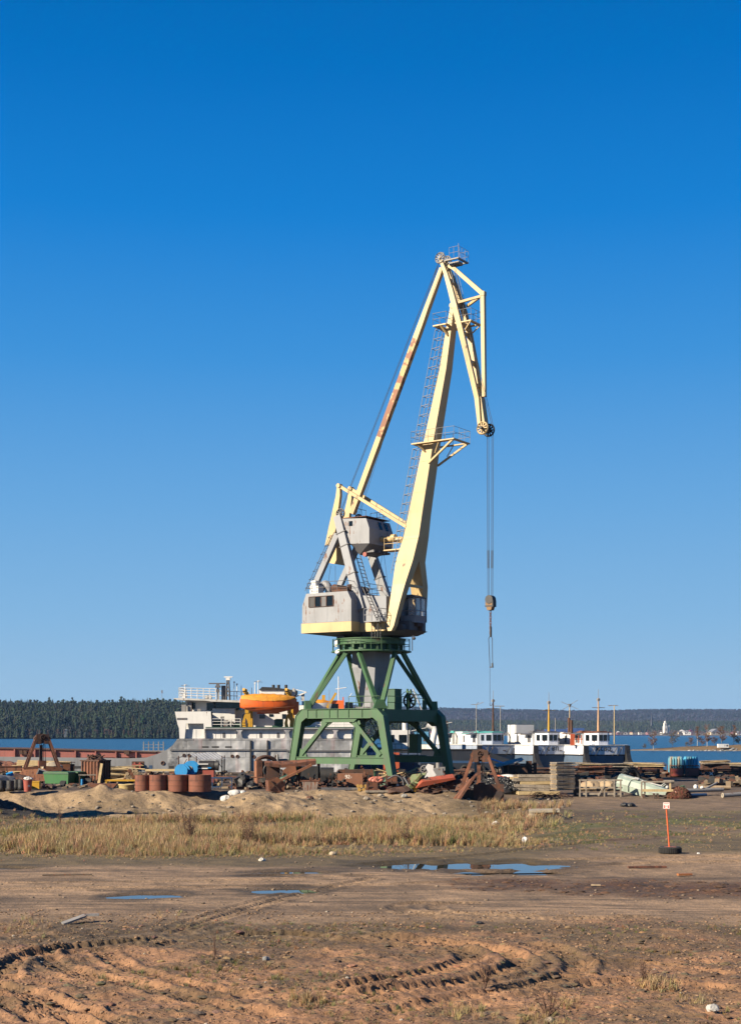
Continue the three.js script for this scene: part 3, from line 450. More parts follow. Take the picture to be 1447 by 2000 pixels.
{
  const bark = flat([0.62, 0.6, 0.56], 0.9), barkD = flat([0.12, 0.09, 0.07], 0.9), tw1 = flat([0.17, 0.1, 0.075], 1), tw2 = flat([0.13, 0.105, 0.07], 1);
  [[1275, 1434, 9.5, 3.4, bark, tw1, 'slim white-barked birch alone on the tip of the spit'], [1313, 1437, 8, 3.6, barkD, tw2, 'bushy olive bare tree next to the lone birch on the spit'], [1361, 1422, 11.5, 2.6, bark, tw1, 'reddish birch, first of the tall pair on the spit'], [1380, 1420, 12, 2.7, bark, tw1, 'reddish dense birch, second of the tall pair on the spit'], [1408, 1420, 11, 3.4, bark, tw1, 'white-trunked spreading birch beside the tall pair on the spit'], [1432, 1417, 11, 3, barkD, tw1, 'dark-trunked birch on the rising end of the spit'], [1348, 1440, 5, 2.6, barkD, tw1, 'low reddish bare bush before the tall birches'], [1394, 1440, 4.5, 3, barkD, tw1, 'wide bare bush under the spreading birch'], [1441, 1444, 4.5, 3, barkD, tw2, 'grey-green bare bush at the high end of the spit'], [1340, 1448, 3, 1.5, barkD, tw2, 'small bare bush between the olive tree and birches'], [1258, 1450, 3.2, 1.5, barkD, tw2, 'short bare bush left of the lone birch'], [1370, 1440, 4.2, 2.4, barkD, tw1, 'bare bush between the trunks of the tall pair']].forEach(([px, py, h, s, b, t, l], i) => { const Z = 552 + (i % 3) * 4, x = X(px, Z), o = thing(h > 6 ? 'birch_tree' : 'bare_bush', l, h > 6 ? 'tree' : 'bush', [x, spitH(x, Z) - 0.1, -Z]); bareTree(o, h * 0.68, s * 0.75, 700 + i, b, t, 7); });
  const w = thing('white_trailer', 'white box trailer parked on the spit near its high end', 'trailer', [X(1411, 545), WATER + 1.2, -545], 0.1); part('box', bx(18.5 * 0.9, 5.6, 5, 0, 3.1, 0), M.white, w); part('window', [bx(0.5, 3, 0.05, 1.5, 3.4, 2.52), bx(0.5, 3, 0.05, 3.5, 3.4, 2.52), bx(3, 3, 0.05, 6, 3.4, 2.52)], M.greyDark, w);
  w.scale.setScalar(0.25);
  reseed(711); const rocks = []; for (let k = 0; k < 500; k++) { const x = rr(70, 180), Z = 538 + rr(0, 8); const h = spitH(x, Z); if (h > WATER + 0.8 || h < WATER - 0.5) continue; rocks.push([mtx(x, h, -Z, rr(0.3, 0.9), rr(0.25, 0.6), rr(0, 6)), rgb(Array(3).fill(rr(0.12, 0.4)))]); }
  instances('shore_rocks', join(lumpy(1, 3, 0.5, 1)), leafM, rocks, 'pale and dark rocks along the edge of the spit', 'rocks');
}
// ---------- the portal crane ----------
{
  const PH = 34 * D2R, co = Math.cos(PH), si = Math.sin(PH), AX = 0.07, Z0 = 126;
  const cr = thing('portal_crane', 'tall cream portal crane on green legs standing over the scrap yard', 'crane', [AX, QUAY, -Z0], -PH);
  // a point of the crane from its place in the photo and its distance z off the boom's plane; x runs along the boom, y up from the quay
  const C = (px, py, z) => { const U = (px - 723.5) / F, x = (U * (Z0 - z * co) + z * si - AX) / (co + U * si), d = Z0 - x * si - z * co; return V(x, EYE + (HORIZON - py) / F * d - QUAY, z); };
  const ZX = V(0, 0, 1);
  // --- gantry ---
  const a = 4.25, b = 4.68, top = 6.65, und = 5.92;
  for (const z of [b, -b]) for (const s of [-1, 1]) {
    const leg = [[s * 5.5, 0.95], [s * 5.0, 0.95], [s * 4.72, 1.9], [s * 3.98, und - 0.35], [s * 3.5, und], [s * 3.3, und], [s * 3.3, top], [s * 3.95, top], [s * 4.55, und + 0.15]];
    const l = part('gantry_leg', prism(leg, z - 0.32, z + 0.32), M.green, cr);
    part('flange', [prism([[s * 5.54, 0.93], [s * 4.6, und + 0.17], [s * 3.97, top + 0.04], [s * 3.95, top + 0.003], [s * 4.553, und + 0.15], [s * 5.503, 0.95]], z - 0.38, z + 0.38)], M.green, l);
    // running gear under each leg
    const bog = part('bogie', [prism([[-1.5, 0.25], [1.5, 0.25], [1.2, 0.75], [0.4, 0.95], [-0.4, 0.95], [-1.2, 0.75]], -0.3, 0.3)].map((g) => { g.rotateY(Math.PI / 2); g.translate(s * 5.3, 0, z); return g; }), M.greenDark, cr);
    for (const k of [-1, 1]) part('rail_wheel', move(cyl(0.3, 0.3, 0.16, 0, 0, 0, 16, 0, Math.PI / 2), s * 5.3, 0.33, z + k * 0.9), M.rustDark, bog);
  }
  for (const z of [b, -b]) {
    const g = part('top_beam', bxy(-3.3, 3.3, und, top - 0.003, z - 0.26, z + 0.26), M.green, cr);
    part('flange', [bxy(-3.95, 3.95, top + 0.003, top + 0.05, z - 0.38, z + 0.38), bxy(-3.3, 3.3, und - 0.05, und, z - 0.34, z + 0.34), prism([[-1.9, und - 0.05], [1.9, und - 0.05], [1.5, und - 0.38], [-1.5, und - 0.38]], z - 0.24, z + 0.24), ...[-2.4, -1.0, -0.15, 1.0, 2.4].map((x) => bxy(x - 0.02, x + 0.02, und, top, z - 0.33, z + 0.33))], M.green, g);
    part('tie_beam', [bxy(-4.72, 4.72, 2.0, 2.5, z - 0.24, z + 0.24), bxy(-4.68, 4.68, 2.5, 2.54, z - 0.3, z + 0.3), bxy(-4.7, 4.7, 1.96, 2.0, z - 0.3, z + 0.3)], M.green, cr);
    for (const s of [-1, 1]) { const br = part('brace', beam(V(s * 4.15, 2.75, z), V(s * 1.35, und - 0.25, z), 0.34, 0.32, ZX), M.green, cr); part('gusset', [prism([[s * 0.9, und - 0.4], [s * 1.9, und - 0.06], [s * 2.1, und - 0.5], [s * 1.7, und - 0.9]], z - 0.06, z + 0.06), prism([[s * 4.7, 2.55], [s * 3.6, 2.55], [s * 3.7, 2.95], [s * 4.5, 3.4]], z - 0.06, z + 0.06)], M.green, br); }
  }
  for (const s of [-1, 1]) {
    part('side_beam', [prism([[-b + 0.33, top - 0.003], [b - 0.33, top - 0.003], [b - 0.33, und - 0.7], [b - 1.3, und - 0.3], [-b + 1.3, und - 0.3], [-b + 0.33, und - 0.7]], -0.3, 0.3)].map((g) => { g.rotateY(-Math.PI / 2); g.translate(s * 3.9, 0, 0); return g; }), M.green, cr);
    part('crane_rail', bxy(s * 5.3 - 0.05, s * 5.3 + 0.05, -0.08, 0.05, -8, 12), M.rustDark, cr);
  }
  part('deck_plate', [bxy(-3.5, 3.5, top - 0.12, top - 0.06, -4.3, 4.3)], M.greenDark, cr);
  const rp = 11.75;
  for (const sx of [-1, 1]) for (const sz of [-1, 1]) {
    part('strut', beam(V(sx * 3.7, top + 0.05, sz * 4.4), V(sx * 0.62, rp - 0.05, sz * 2.9), 0.38, 0.36, V(0, 1, 0), 0.34, 0.34), M.green, cr);
    part('strut', beam(V(sx * 3.85, top + 0.05, sz * 4.25), V(sx * 2.9, rp - 0.05, sz * 0.62), 0.38, 0.36, V(0, 1, 0), 0.34, 0.34), M.green, cr);
    part('strut_foot', [lumpy(0.01, 1), prism([[-0.6, 0], [0.6, 0], [0.35, 0.75], [-0.35, 0.75]], -0.25, 0.25)].slice(1).map((g) => { g.rotateY(Math.PI / 4 * sx * sz); g.translate(sx * 3.8, top + 0.04, sz * 4.35); return g; }), M.green, cr);
  }
  const sq = (h, y) => [[-h, -h], [h, -h], [h, h], [-h, h]].map(([x, z]) => V(x, y, z));
  part('column', loft([sq(0.66, top - 0.1), sq(0.66, 7.3), sq(1.22, 10.4), sq(1.22, rp)]), M.grey, cr);
  part('column_base', [cyl(1.5, 1.5, 0.3, 0, top + 0.12, 0, 24), cyl(0.35, 0.35, 0.7, -1.5, top + 0.35, 1.3), cyl(0.3, 0.3, 0.6, -1.9, top + 0.3, 0.6), bx(0.7, 0.6, 0.6, 1.3, top + 0.3, 1.3), bx(0.6, 0.5, 0.5, -2.4, top + 0.3, 2.3)], M.greyDark, cr);
  // slewing platform and ring
  part('slewing_platform', [cyl(3.55, 3.55, 0.12, 0, rp + 0.04, 0, 12)], M.green, cr);
  const ring = (r, y) => Array.from({ length: 13 }, (_, k) => V(r * Math.cos(k * Math.PI / 6 + 0.2), y, r * Math.sin(k * Math.PI / 6 + 0.2)));
  part('platform_railing', railing(ring(3.5, rp + 0.1), 1.0, 1.0, 0.032), M.green, cr);
  const sr = part('slewing_ring', [cyl(3.0, 3.0, 0.42, 0, rp + 0.88, 0, 40), cyl(3.07, 3.07, 0.1, 0, rp + 1.12, 0, 40)], M.green, cr);
  part('ring_base', cyl(2.45, 2.45, 0.56, 0, rp + 0.385, 0, 40), M.greenDark, cr);  // darker green puts the shade of the recess into its colour
  part('ring_rib', Array.from({ length: 16 }, (_, k) => bx(0.3, 0.5, 0.16, 2.7 * Math.cos(k * 0.3927), rp + 0.38, 2.7 * Math.sin(k * 0.3927), 0, -k * 0.3927)), M.green, sr);
  part('ring_cover', cyl(2.3, 2.3, 0.14, 0, rp + 1.2, 0, 32), M.black, cr);
  part('notice_board', [bx(0.62, 0.62, 0.03, -1.95, rp + 0.75, 2.62, 0, -0.55)], M.white, cr);
  part('floodlight', [cyl(0.1, 0.24, 0.3, -1.4, rp - 0.1, 3.1, 12, 0.9), rod(V(-1.4, rp + 0.1, 3.0), V(-1.4, rp + 0.2, 2.9), 0.04)], M.white, cr);
  part('lamp_post', [rod(C(805, 1271, 1), C(805, 1243, 1), 0.04), curve([C(805, 1243, 1), C(807, 1241.5, 1), C(808.5, 1244, 1)], 0.03, 8), lumpy(0.14, 4, 0.1, 1).translate(...C(808.5, 1247, 1).toArray())], M.black, cr);
  part('turntable', [cyl(1.45, 1.45, 1.3, 0.25, rp + 1.7, 0, 32), bxy(-2.2, -1.4, rp + 1.15, rp + 1.5, 0.6, 2.2), cyl(0.28, 0.28, 0.6, -2.3, rp + 1.35, 1.4)], M.greyDark, cr);
  // deck fittings of the gantry
  const deck = top + 0.05;
  part('gantry_railing', [railing([C(681, 1385, 4.5).setY(deck), C(741, 1385, 4.5).setY(deck)], 1.05, 0.9, 0.028), railing([V(4.3, deck, 3.9), V(4.3, deck, -0.5)], 1.05, 1.1, 0.028)], M.green, cr);
  const cab = part('electrical_cabinet', [bxy(1.7, 2.5, deck, deck + 1.75, -1.05, 0.05), bxy(1.66, 2.54, deck + 1.75, deck + 1.8, -1.1, 0.1)], M.greenDark, cr);
  part('cabinet_door', [bxy(2.5, 2.53, deck + 0.1, deck + 1.65, -0.95, -0.53), bxy(2.5, 2.53, deck + 0.1, deck + 1.65, -0.47, -0.05)], M.greenDark, cab);
  { const rx = 2.75, rz = -2.0; const rl = part('cable_reel', move(wheel(0.68, 0.08, 8, 0.35, 0.2), rx, deck + 0.78, rz), M.black, cr);
    part('reel_stand', [bxy(rx - 0.1, rx + 0.1, deck, deck + 1.6, rz + 0.25, rz + 0.4), cyl(0.1, 0.1, 0.35, rx - 0.05, deck + 1.65, rz + 0.3, 8), cyl(0.1, 0.1, 0.35, rx + 0.3, deck + 1.6, rz + 0.3, 8)], M.green, rl); part('reel_guard', Array.from({ length: 2 }, (_, k) => curve(Array.from({ length: 9 }, (_, i) => { const t = Math.PI * (0.05 + 0.9 * i / 8); return V(rx + 0.85 * Math.cos(t), deck + 0.75 + 0.85 * Math.sin(t), rz - 0.3 + k * 0.6); }), 0.025, 20, 4)), M.green, rl);
    part('reel_frame', [bxy(3.45, 3.65, deck, deck + 1.35, -3.4, -3.0), bxy(2.7, 3.5, deck + 1.28, deck + 1.35, -3.3, -2.4), railing([V(3.1, deck, -2.4), V(3.5, deck, -3.1)], 1.0, 0.4, 0.03)], M.greenDark, cr); }
  // rear stair tower with its cabinet, hanging under the back frame
  { const p = C(811, 1452, -4.9); const q = part('hanging_cabinet', [bx(0.85, 1.7, 0.8, p.x, p.y, p.z)], M.green, cr); part('hanger', [rod(V(p.x - 0.5, p.y - 1, p.z + 0.42), V(p.x - 0.5, und, p.z + 0.42), 0.05), rod(V(p.x + 0.5, p.y - 2, p.z + 0.42), V(p.x + 0.5, und, p.z + 0.42), 0.05), bx(3.2, 0.08, 1.3, p.x - 0.8, p.y - 1.1, p.z)], M.greenDark, q);
    part('stair', ladder(V(p.x - 2.6, p.y - 1.0, p.z + 0.3), V(p.x - 4.6, und, p.z + 0.3), 0.7, ZX, 0.045, 0.4), M.greenDark, cr);
    part('stair_railing', railing([V(p.x - 3.8, p.y - 1.05, p.z + 0.6), V(p.x - 1.1, p.y - 1.05, p.z + 0.6)], 1.0, 0.7, 0.03), M.green, cr); }

  // --- machine house ---
  const hw = 3.6, hx0 = -4.94, hx1 = 0.34, hb = 13.42, band = 14.28, roof = 16.9;
  const hp = [[hx0, hb + 0.1], [hx1, hb + 0.1], [hx1, roof - 0.75], [hx1 - 0.4, roof], [hx0 + 0.45, roof], [hx0 + 0.02, roof - 1.05]];
  const house = part('machine_house', prism(hp, -hw, hw), M.greyRusty, cr);
  part('yellow_band', [prism([[hx0 - 0.06, hb], [hx1 + 0.04, hb], [hx1 + 0.04, band], [hx0 - 0.06, band]], -hw - 0.05, hw + 0.05)], M.cream, house);
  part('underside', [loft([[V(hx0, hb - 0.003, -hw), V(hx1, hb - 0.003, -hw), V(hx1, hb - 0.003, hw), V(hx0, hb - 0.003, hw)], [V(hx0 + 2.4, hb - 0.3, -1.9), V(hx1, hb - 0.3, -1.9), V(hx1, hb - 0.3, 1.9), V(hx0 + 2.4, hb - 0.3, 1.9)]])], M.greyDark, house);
  { // four panes in a dark frame on the lit side
    const p0 = C(604, 1186, hw), p1 = C(651, 1163.5, hw);
    const win = part('window', [bxy(p0.x, p1.x, p0.y - 0.04, p0.y, hw, hw + 0.06), bxy(p0.x, p1.x, p1.y, p1.y + 0.05, hw, hw + 0.06), ...[0, 0.25, 0.5, 0.72, 1].map((t) => bx(0.07, p1.y - p0.y, 0.06, p0.x + (p1.x - p0.x) * t, (p0.y + p1.y) / 2, hw + 0.03))], M.rustDark, house);
    const pm = [M.black, M.glass, M.greyDark, M.glass]; [[0, 0.25], [0.25, 0.5], [0.5, 0.72], [0.72, 1]].forEach(([s, t], i) => part('pane', bxy(p0.x + (p1.x - p0.x) * s + 0.035, p0.x + (p1.x - p0.x) * t - 0.035, p0.y, p1.y, hw + 0.004, hw + 0.02), pm[i], win));
  }
  part('panel_seam', [-3.6, -2.2, -0.8].map((x) => bxy(x - 0.015, x + 0.015, band, roof - 0.1, hw, hw + 0.012)).concat(bxy(hx0, hx1, band + 0.003, band + 0.05, hw + 0.05, hw + 0.07)), M.grey, house);
  part('roof_railing', railing([V(hx0 + 0.5, roof, hw - 0.1), V(hx1 - 0.5, roof, hw - 0.1), V(hx1 - 0.5, roof, -hw + 0.1), V(hx0 + 0.5, roof, -hw + 0.1), V(hx0 + 0.5, roof, hw - 0.1)], 0.95, 1.1, 0.025), M.greyDark, cr);
  { const p = C(637, 1150, 1.9); part('roof_vent', curve([V(p.x + 0.3, roof, 1.9), V(p.x + 0.25, roof + 0.7, 1.9), V(p.x - 0.15, roof + 1.0, 1.9), V(p.x - 0.5, roof + 0.6, 1.9)], 0.32, 14, 12), M.greyRusty, cr); }
  part('roof_winch', [bx(1.2, 0.55, 1.5, -1.7, roof + 0.28, 1.5), cyl(0.38, 0.38, 1.6, -2.6, roof + 0.5, 1.2, 14, Math.PI / 2), cyl(0.25, 0.25, 0.7, -0.6, roof + 0.35, 2.4), bx(0.5, 0.8, 0.6, -3.3, roof + 0.4, 0.4), cyl(0.3, 0.3, 1.2, -0.7, roof + 0.4, 0.3, 12, Math.PI / 2), bx(1.6, 0.3, 0.4, -1.2, roof + 0.2, 3.0)], M.rustDark, cr);
  part('roof_box', [bx(0.9, 0.75, 0.8, hx0 + 0.95, roof + 0.38, 2.7), bx(0.5, 0.5, 0.5, hx0 + 0.75, roof + 0.95, 2.7)], M.white, cr);
  const fh = part('front_house', prism([[hx1 + 0.003, hb + 0.1], [3.1, hb + 0.1], [3.1, roof - 0.5], [hx1 + 0.003, roof - 0.3]], -2.3, 2.3), M.grey, cr);
  part('yellow_band', bxy(hx1 + 0.045, 3.0, hb, band - 0.1, -2.36, 2.36), M.cream, fh);
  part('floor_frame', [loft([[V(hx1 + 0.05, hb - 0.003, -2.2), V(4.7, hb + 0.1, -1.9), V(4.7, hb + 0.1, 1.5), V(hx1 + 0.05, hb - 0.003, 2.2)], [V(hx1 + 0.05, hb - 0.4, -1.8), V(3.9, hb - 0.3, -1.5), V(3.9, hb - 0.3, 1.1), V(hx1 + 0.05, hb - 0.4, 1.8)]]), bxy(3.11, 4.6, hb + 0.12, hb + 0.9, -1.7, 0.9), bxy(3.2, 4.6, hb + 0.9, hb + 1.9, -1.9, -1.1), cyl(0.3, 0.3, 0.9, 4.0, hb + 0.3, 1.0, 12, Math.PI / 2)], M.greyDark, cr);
  { // stairs on the front of the machine house
    part('house_ladder', [ladder(C(741, 1214, 2.9), C(712, 1148, 2.9), 0.6, V(0, 0, 1), 0.05, 0.32), ladder(C(729, 1246, 2.9), C(729, 1215, 2.9), 0.5, V(0, 0, 1), 0.035, 0.3), ladder(C(740, 1246, 2.9), C(741, 1190, 2.9), 0.45, V(0, 0, 1), 0.035, 0.3)], M.greyDark, cr);
    const f = C(717, 1214, 2.9), g = C(748, 1214, 2.9); part('landing', [bxy(f.x, g.x, f.y - 0.08, f.y, 2.4, 3.4), railing([V(f.x, f.y, 3.4), V(g.x, f.y, 3.4), V(g.x, f.y, 2.4)], 1.05, 0.7, 0.03)], M.grey, cr); }

  // --- A-frame with its machinery cabin ---
  const zA = 1.8, ap = C(660, 1008, zA);
  for (const s of [1, -1]) {
    const f = C(713, 1192, zA), r = C(612, 1152, zA), at = (p, dz = 0) => V(p.x, p.y, s * (zA + dz));
    part('front_frame_leg', beam(at(ap), at(f, 0.6), 0.72, 0.45, ZX, 0.85, 0.5), s > 0 ? M.grey : M.greyRusty, cr);
    part('rear_frame_leg', beam(at(ap).setY(ap.y - 1.6), at(r), 0.5, 0.4, ZX), M.grey, cr);
    part('stiffener', [0.18, 0.32, 0.62].map((t) => { const p = at(ap).lerp(at(f, 0.6), t); return bx(1.0, 0.08, 0.55, p.x, p.y, p.z, 0, 0, 0.3); }), M.greyDark, cr);
    const w = part('guide_sheave', move(wheel(0.48, 0.07, 8, 0.2), s > 0 ? C(665, 1003, zA).x : C(700, 1005, -zA).x, C(665, 1003, zA).y, s * zA), M.greyDark, cr);
  }
  const cz = 1.87, p1 = C(668, 1013, cz), p2 = C(715, 1012, cz), p3 = C(721, 1031, cz), p4 = C(721, 1061, cz), p5 = C(684, 1062, cz);
  const uc = part('machinery_cabin', prism([[p1.x, p1.y], [p2.x, p2.y], [p3.x, p3.y], [p4.x, p4.y], [p5.x, p5.y]], -cz, cz), M.greyRusty, cr);
  part('roof_edge', [bxy(p1.x, p2.x, p1.y + 0.003, p1.y + 0.06, -cz, cz)], M.rust, uc);
  { const q = C(685, 1022.5, cz); part('small_window', bx(0.36, 0.42, 0.04, q.x, q.y, cz + 0.02), M.glass, uc);
    const d = V(p3.x - p2.x, p3.y - p2.y, 0), sl = Math.atan2(-d.x, -d.y) * -1; for (const z of [-0.05, -1.0]) { const m = V((p2.x + p3.x) / 2 + 0.03, (p2.y + p3.y) / 2 - 0.05, z); part('front_window', bx(0.05, 0.72, 0.42, m.x, m.y, m.z, 0, 0, Math.atan2(d.x, -d.y)), M.glass, uc); }
    part('hatch', bx(0.04, 0.65, 0.5, p4.x + 0.02, p4.y + 0.55, -0.55), M.black, uc);
    part('cabin_beam', [loft([[V(p5.x, p5.y - 0.003, -cz), V(p4.x, p4.y - 0.003, -cz), V(p4.x, p4.y - 0.003, cz), V(p5.x, p5.y - 0.003, cz)], [V(p5.x + 0.6, p5.y - 0.95, -1.3), V(p4.x - 0.3, p4.y - 0.55, -1.3), V(p4.x - 0.3, p4.y - 0.55, 1.3), V(p5.x + 0.6, p5.y - 0.95, 1.3)]]), ...[-1.2, -0.4, 0.4, 1.2].map((z) => bxy(p5.x + 0.6, p4.x + 0.1, p4.y - 0.7, p4.y - 0.5, z - 0.1, z + 0.1))], M.greyDark, uc);
    part('pulley_guard', [cyl(0.2, 0.2, 0.3, 0.2, p4.y - 0.85, 1.2, 12, Math.PI / 2)], M.redPaint, uc);
    part('cabin_railing', [railing([V(p1.x + 0.5, p1.y, -cz), V(p2.x, p1.y, -cz), V(p2.x, p1.y, -0.2)], 0.9, 0.8, 0.025), railing([V(p1.x, p1.y, 0.2), V(p1.x, p1.y, -cz)], 1.2, 0.8, 0.025)], M.greyDark, uc); }
  { const f = C(699, 1084, 0.3), g = C(718, 1150, 0.3); part('inner_ladder', [ladder(g, f, 0.7, ZX, 0.05, 0.35)], M.greyDark, cr); }
  { const f = C(656, 1040, 1.2), g = C(606, 1150, 1.2), nrm = V(-1, -0.3, 0).normalize().multiplyScalar(0.6); part('rear_ladder', [ladder(g, f, 0.5, ZX, 0.035, 0.3), rod(g.clone().add(nrm), f.clone().add(nrm), 0.03, 4), ...[0.05, 0.2, 0.35, 0.5, 0.65, 0.8, 0.95].flatMap((t) => { const p = g.clone().lerp(f, t), q = p.clone().add(nrm); return [rod(p.clone().add(V(0, 0, 0.3)), q.clone().add(V(0, 0, 0.2)), 0.022, 3), rod(p.clone().add(V(0, 0, -0.3)), q.clone().add(V(0, 0, -0.2)), 0.022, 3), rod(q.clone().add(V(0, 0, 0.2)), q.clone().add(V(0, 0, -0.2)), 0.022, 3)]; })], M.greyDark, cr); }
  // counterweight lever
  const lt = C(663, 949, 0.9);
  for (const s of [1, -1]) {
    const z = 0.9 * s;
    part('lever_arm', loft([[-0.42, 0.42], [-0.4, 0.4], [-0.2, 0.25], [-0.15, 0.15]].map(([l, r], i) => { const c = [V(lt.x - 1.05, lt.y - 5.2, z), V(lt.x - 0.65, lt.y - 3.6, z), V(lt.x - 0.08, lt.y - 0.9, z), V(lt.x, lt.y, z)][i]; return [V(c.x + l, c.y, z - 0.18), V(c.x + r, c.y, z - 0.18), V(c.x + r, c.y, z + 0.18), V(c.x + l, c.y, z + 0.18)]; })), M.cream, cr);
    const e = C(791, 1028, 0.9); part('luffing_rod', beam(V(lt.x, lt.y, z), V(e.x, e.y, z * 0.75), 0.27, 0.24, ZX), M.cream, cr);
    part('lever_pin', cyl(0.2, 0.2, 0.5, lt.x, lt.y, z, 12, Math.PI / 2), M.cream, cr);
  }
  { const q = [C(652, 1052, 0.85), C(657, 1052, 0.85), C(657, 1102, 0.85), C(639, 1099, 0.85), C(643, 1078, 0.85)]; part('counterweight', prism(q.map((v) => [v.x, v.y]), -0.85, 0.85), M.cream, cr); }
  { const e0 = C(767, 1051, 0), e1 = C(788, 1054, 0); part('luffing_rack', [rod(V(e0.x - 1.2, e0.y, 0), e1, 0.24, 12), rod(V(e0.x - 0.1, e0.y, 0), V(e0.x + 0.3, e0.y, 0), 0.34, 12)], M.cream, cr); part('rack_landing', [bxy(e0.x - 0.6, e0.x + 1.5, e0.y - 1.15, e0.y - 1.05, -0.6, 0.6), railing([V(e0.x - 0.5, e0.y - 1.05, 0.6), V(e0.x + 1.3, e0.y - 1.05, 0.6)], 1.0, 0.8, 0.03)], M.cream, cr); }

  // --- boom ---
  const sec = (y, xb, xf, h) => [V(xb, y, -h), V(xf, y, -h), V(xf, y, h), V(xb, y, h)];
  const bS = [];   // [photo y, front edge x px, half width, thickness]
  for (const [py, px, h, t] of [[1094, 806, 1.02, 1.75], [1045, 818, 0.8, 1.55], [1000, 824.5, 0.72, 1.4], [867, 845, 0.61, 1.0], [720, 871, 0.5, 0.66], [636, 881.5, 0.43, 0.5], [596, 886, 0.36, 0.34]]) { const p = C(px, py, h); bS.push(sec(p.y, p.x - t, p.x, h)); }
  const boom = part('boom', loft(bS), M.cream, cr);
  const boomX = (y) => { for (let i = 0; i < bS.length - 1; i++) if (y <= bS[i + 1][0].y) { const t = (y - bS[i][0].y) / (bS[i + 1][0].y - bS[i][0].y); return [mix(bS[i][0].x, bS[i + 1][0].x, t), mix(bS[i][1].x, bS[i + 1][1].x, t), mix(bS[i][2].z, bS[i + 1][2].z, t)]; } return [bS[6][0].x, bS[6][1].x, 0.36]; };
  for (const s of [1, -1]) {
    const L = (py, fx, zo, zi, t) => { const p = C(fx, py, zo); return [V(p.x - t, p.y, s * zi), V(p.x, p.y, s * zi), V(p.x, p.y, s * zo), V(p.x - t, p.y, s * zo)]; };
    part('boom_leg', loft([L(1232, 764, 2.62, 2.1, 0.35), L(1222, 769, 2.55, 2.0, 0.75), L(1175, 781, 2.2, 1.5, 1.05), L(1140, 791, 1.85, 1.05, 1.3), L(1094.1, 806, 1.02, 0.04, 1.75)]), M.cream, boom);
  }
  part('boom_seam', [1130, 1050, 960, 900, 800, 700].filter((p) => p < 1090).map((py) => { const y = C(830, py, 0.7).y, [xb, xf, h] = boomX(y); return bxy(xb - 0.01, xf + 0.01, y - 0.02, y + 0.02, -h - 0.012, h + 0.012); }), M.cream, boom);
  part('foot_tie', beam(V(4.6, C(800, 1146, 0).y, -1.8), V(4.6, C(800, 1146, 0).y, 1.8), 0.22, 0.22), M.cream, boom);
  part('boom_head', [move(cyl(0.24, 0.24, 0.9, 0, 0, 0, 20, Math.PI / 2), bS[6][0].x + 0.17, bS[6][0].y + 0.02, 0)], M.cream, boom);
  // ladder with its cage on the back of the boom
  { const g = [], cg = []; const seg = [[1050, 868], [866, 640]];
    for (const [y0, y1] of seg) { const A = C(800, y0, 0.5).y, B = C(860, y1, 0.5).y, pa = V(boomX(A)[0] - 0.28, A, 0.2), pb = V(boomX(B)[0] - 0.28, B, 0.2), out = V(-0.78, -0.1, 0); g.push(ladder(pa, pb, 0.5, ZX, 0.035, 0.34));
      for (const dz of [-0.3, 0.3]) cg.push(rod(pa.clone().add(out).add(V(0, 0, dz)), pb.clone().add(out).add(V(0, 0, dz)), 0.028, 4));
      const n = Math.round((B - A) / 0.78); for (let k = 0; k <= n; k++) { const p = pa.clone().lerp(pb, k / n), q = p.clone().add(out); cg.push(rod(p.clone().add(V(0, 0, 0.25)), q.clone().add(V(0, 0, 0.3)), 0.03, 4), rod(p.clone().add(V(0, 0, -0.25)), q.clone().add(V(0, 0, -0.3)), 0.03, 4), rod(q.clone().add(V(0, 0, 0.3)), q.clone().add(V(0, 0, -0.3)), 0.03, 4), rod(p, V(boomX(p.y)[0], p.y, 0.2), 0.025, 3)); } }
    const lad = part('boom_ladder', g, M.steel, cr); part('ladder_cage', cg, M.grey, lad);
    const g2 = [C(772, 1120, 1.2), C(790, 1050, 0.6)]; part('lower_ladder', [ladder(g2[0].add(V(-0.3, 0, 0)), g2[1].add(V(-0.5, 0, 0)), 0.5, ZX, 0.03)], M.grey, cr); }
  // platforms round the boom
  function platform(name, y, x0, x1, w, parts, brk) {
    const o = part(name, [bxy(x0, x1, y - 0.1, y, w - 0.25, w), bxy(x0, x1, y - 0.1, y, -w, -w + 0.25), bxy(x1 - 0.25, x1 + 0.002, y - 0.11, y + 0.003, -w - 0.02, w + 0.02), bxy(x0 - 0.002, x0 + 0.6, y - 0.11, y + 0.003, -w - 0.02, w + 0.02), ...parts], M.cream, cr);
    part('platform_railing', railing([V(x0, y, w), V(x1, y, w), V(x1, y, -w), V(x0, y, -w), V(x0, y, w)], 1.0, 0.9, 0.019), M.steel, o);
    if (brk) part('bracket', brk, M.cream, o);
    return o;
  }
  { const q = C(803, 866, 1.35), e = C(886, 858, 1.35), y = q.y; platform('boom_platform', y, q.x, e.x, 1.35, [bxy(q.x + 0.6, e.x - 0.26, y - 0.09, y - 0.05, 0.7, 1.1)], [1, -1].flatMap((s) => [beam(V(e.x - 0.2, y - 0.1, s * 1.2), V(6.4, y - 1.75, s * 0.75), 0.16), beam(V(7.7, y - 0.1, s * 1.2), V(7.2, y - 1.0, s), 0.07), beam(V(q.x + 0.5, y - 0.1, s * 1.2), V(6.0, y - 0.7, s * 0.65), 0.12)])); }
  { const q = C(844, 635, 1.2), e = C(880, 634, 1.0); platform('head_platform', q.y, q.x, e.x - 0.4, 1.1, [], [1, -1].flatMap((s) => [beam(V(q.x + 0.7, q.y - 0.1, s), V(e.x - 0.6, q.y - 0.9, s * 0.5), 0.12)])); }
  // --- jib ---
  const jt = C(862, 508, 0);
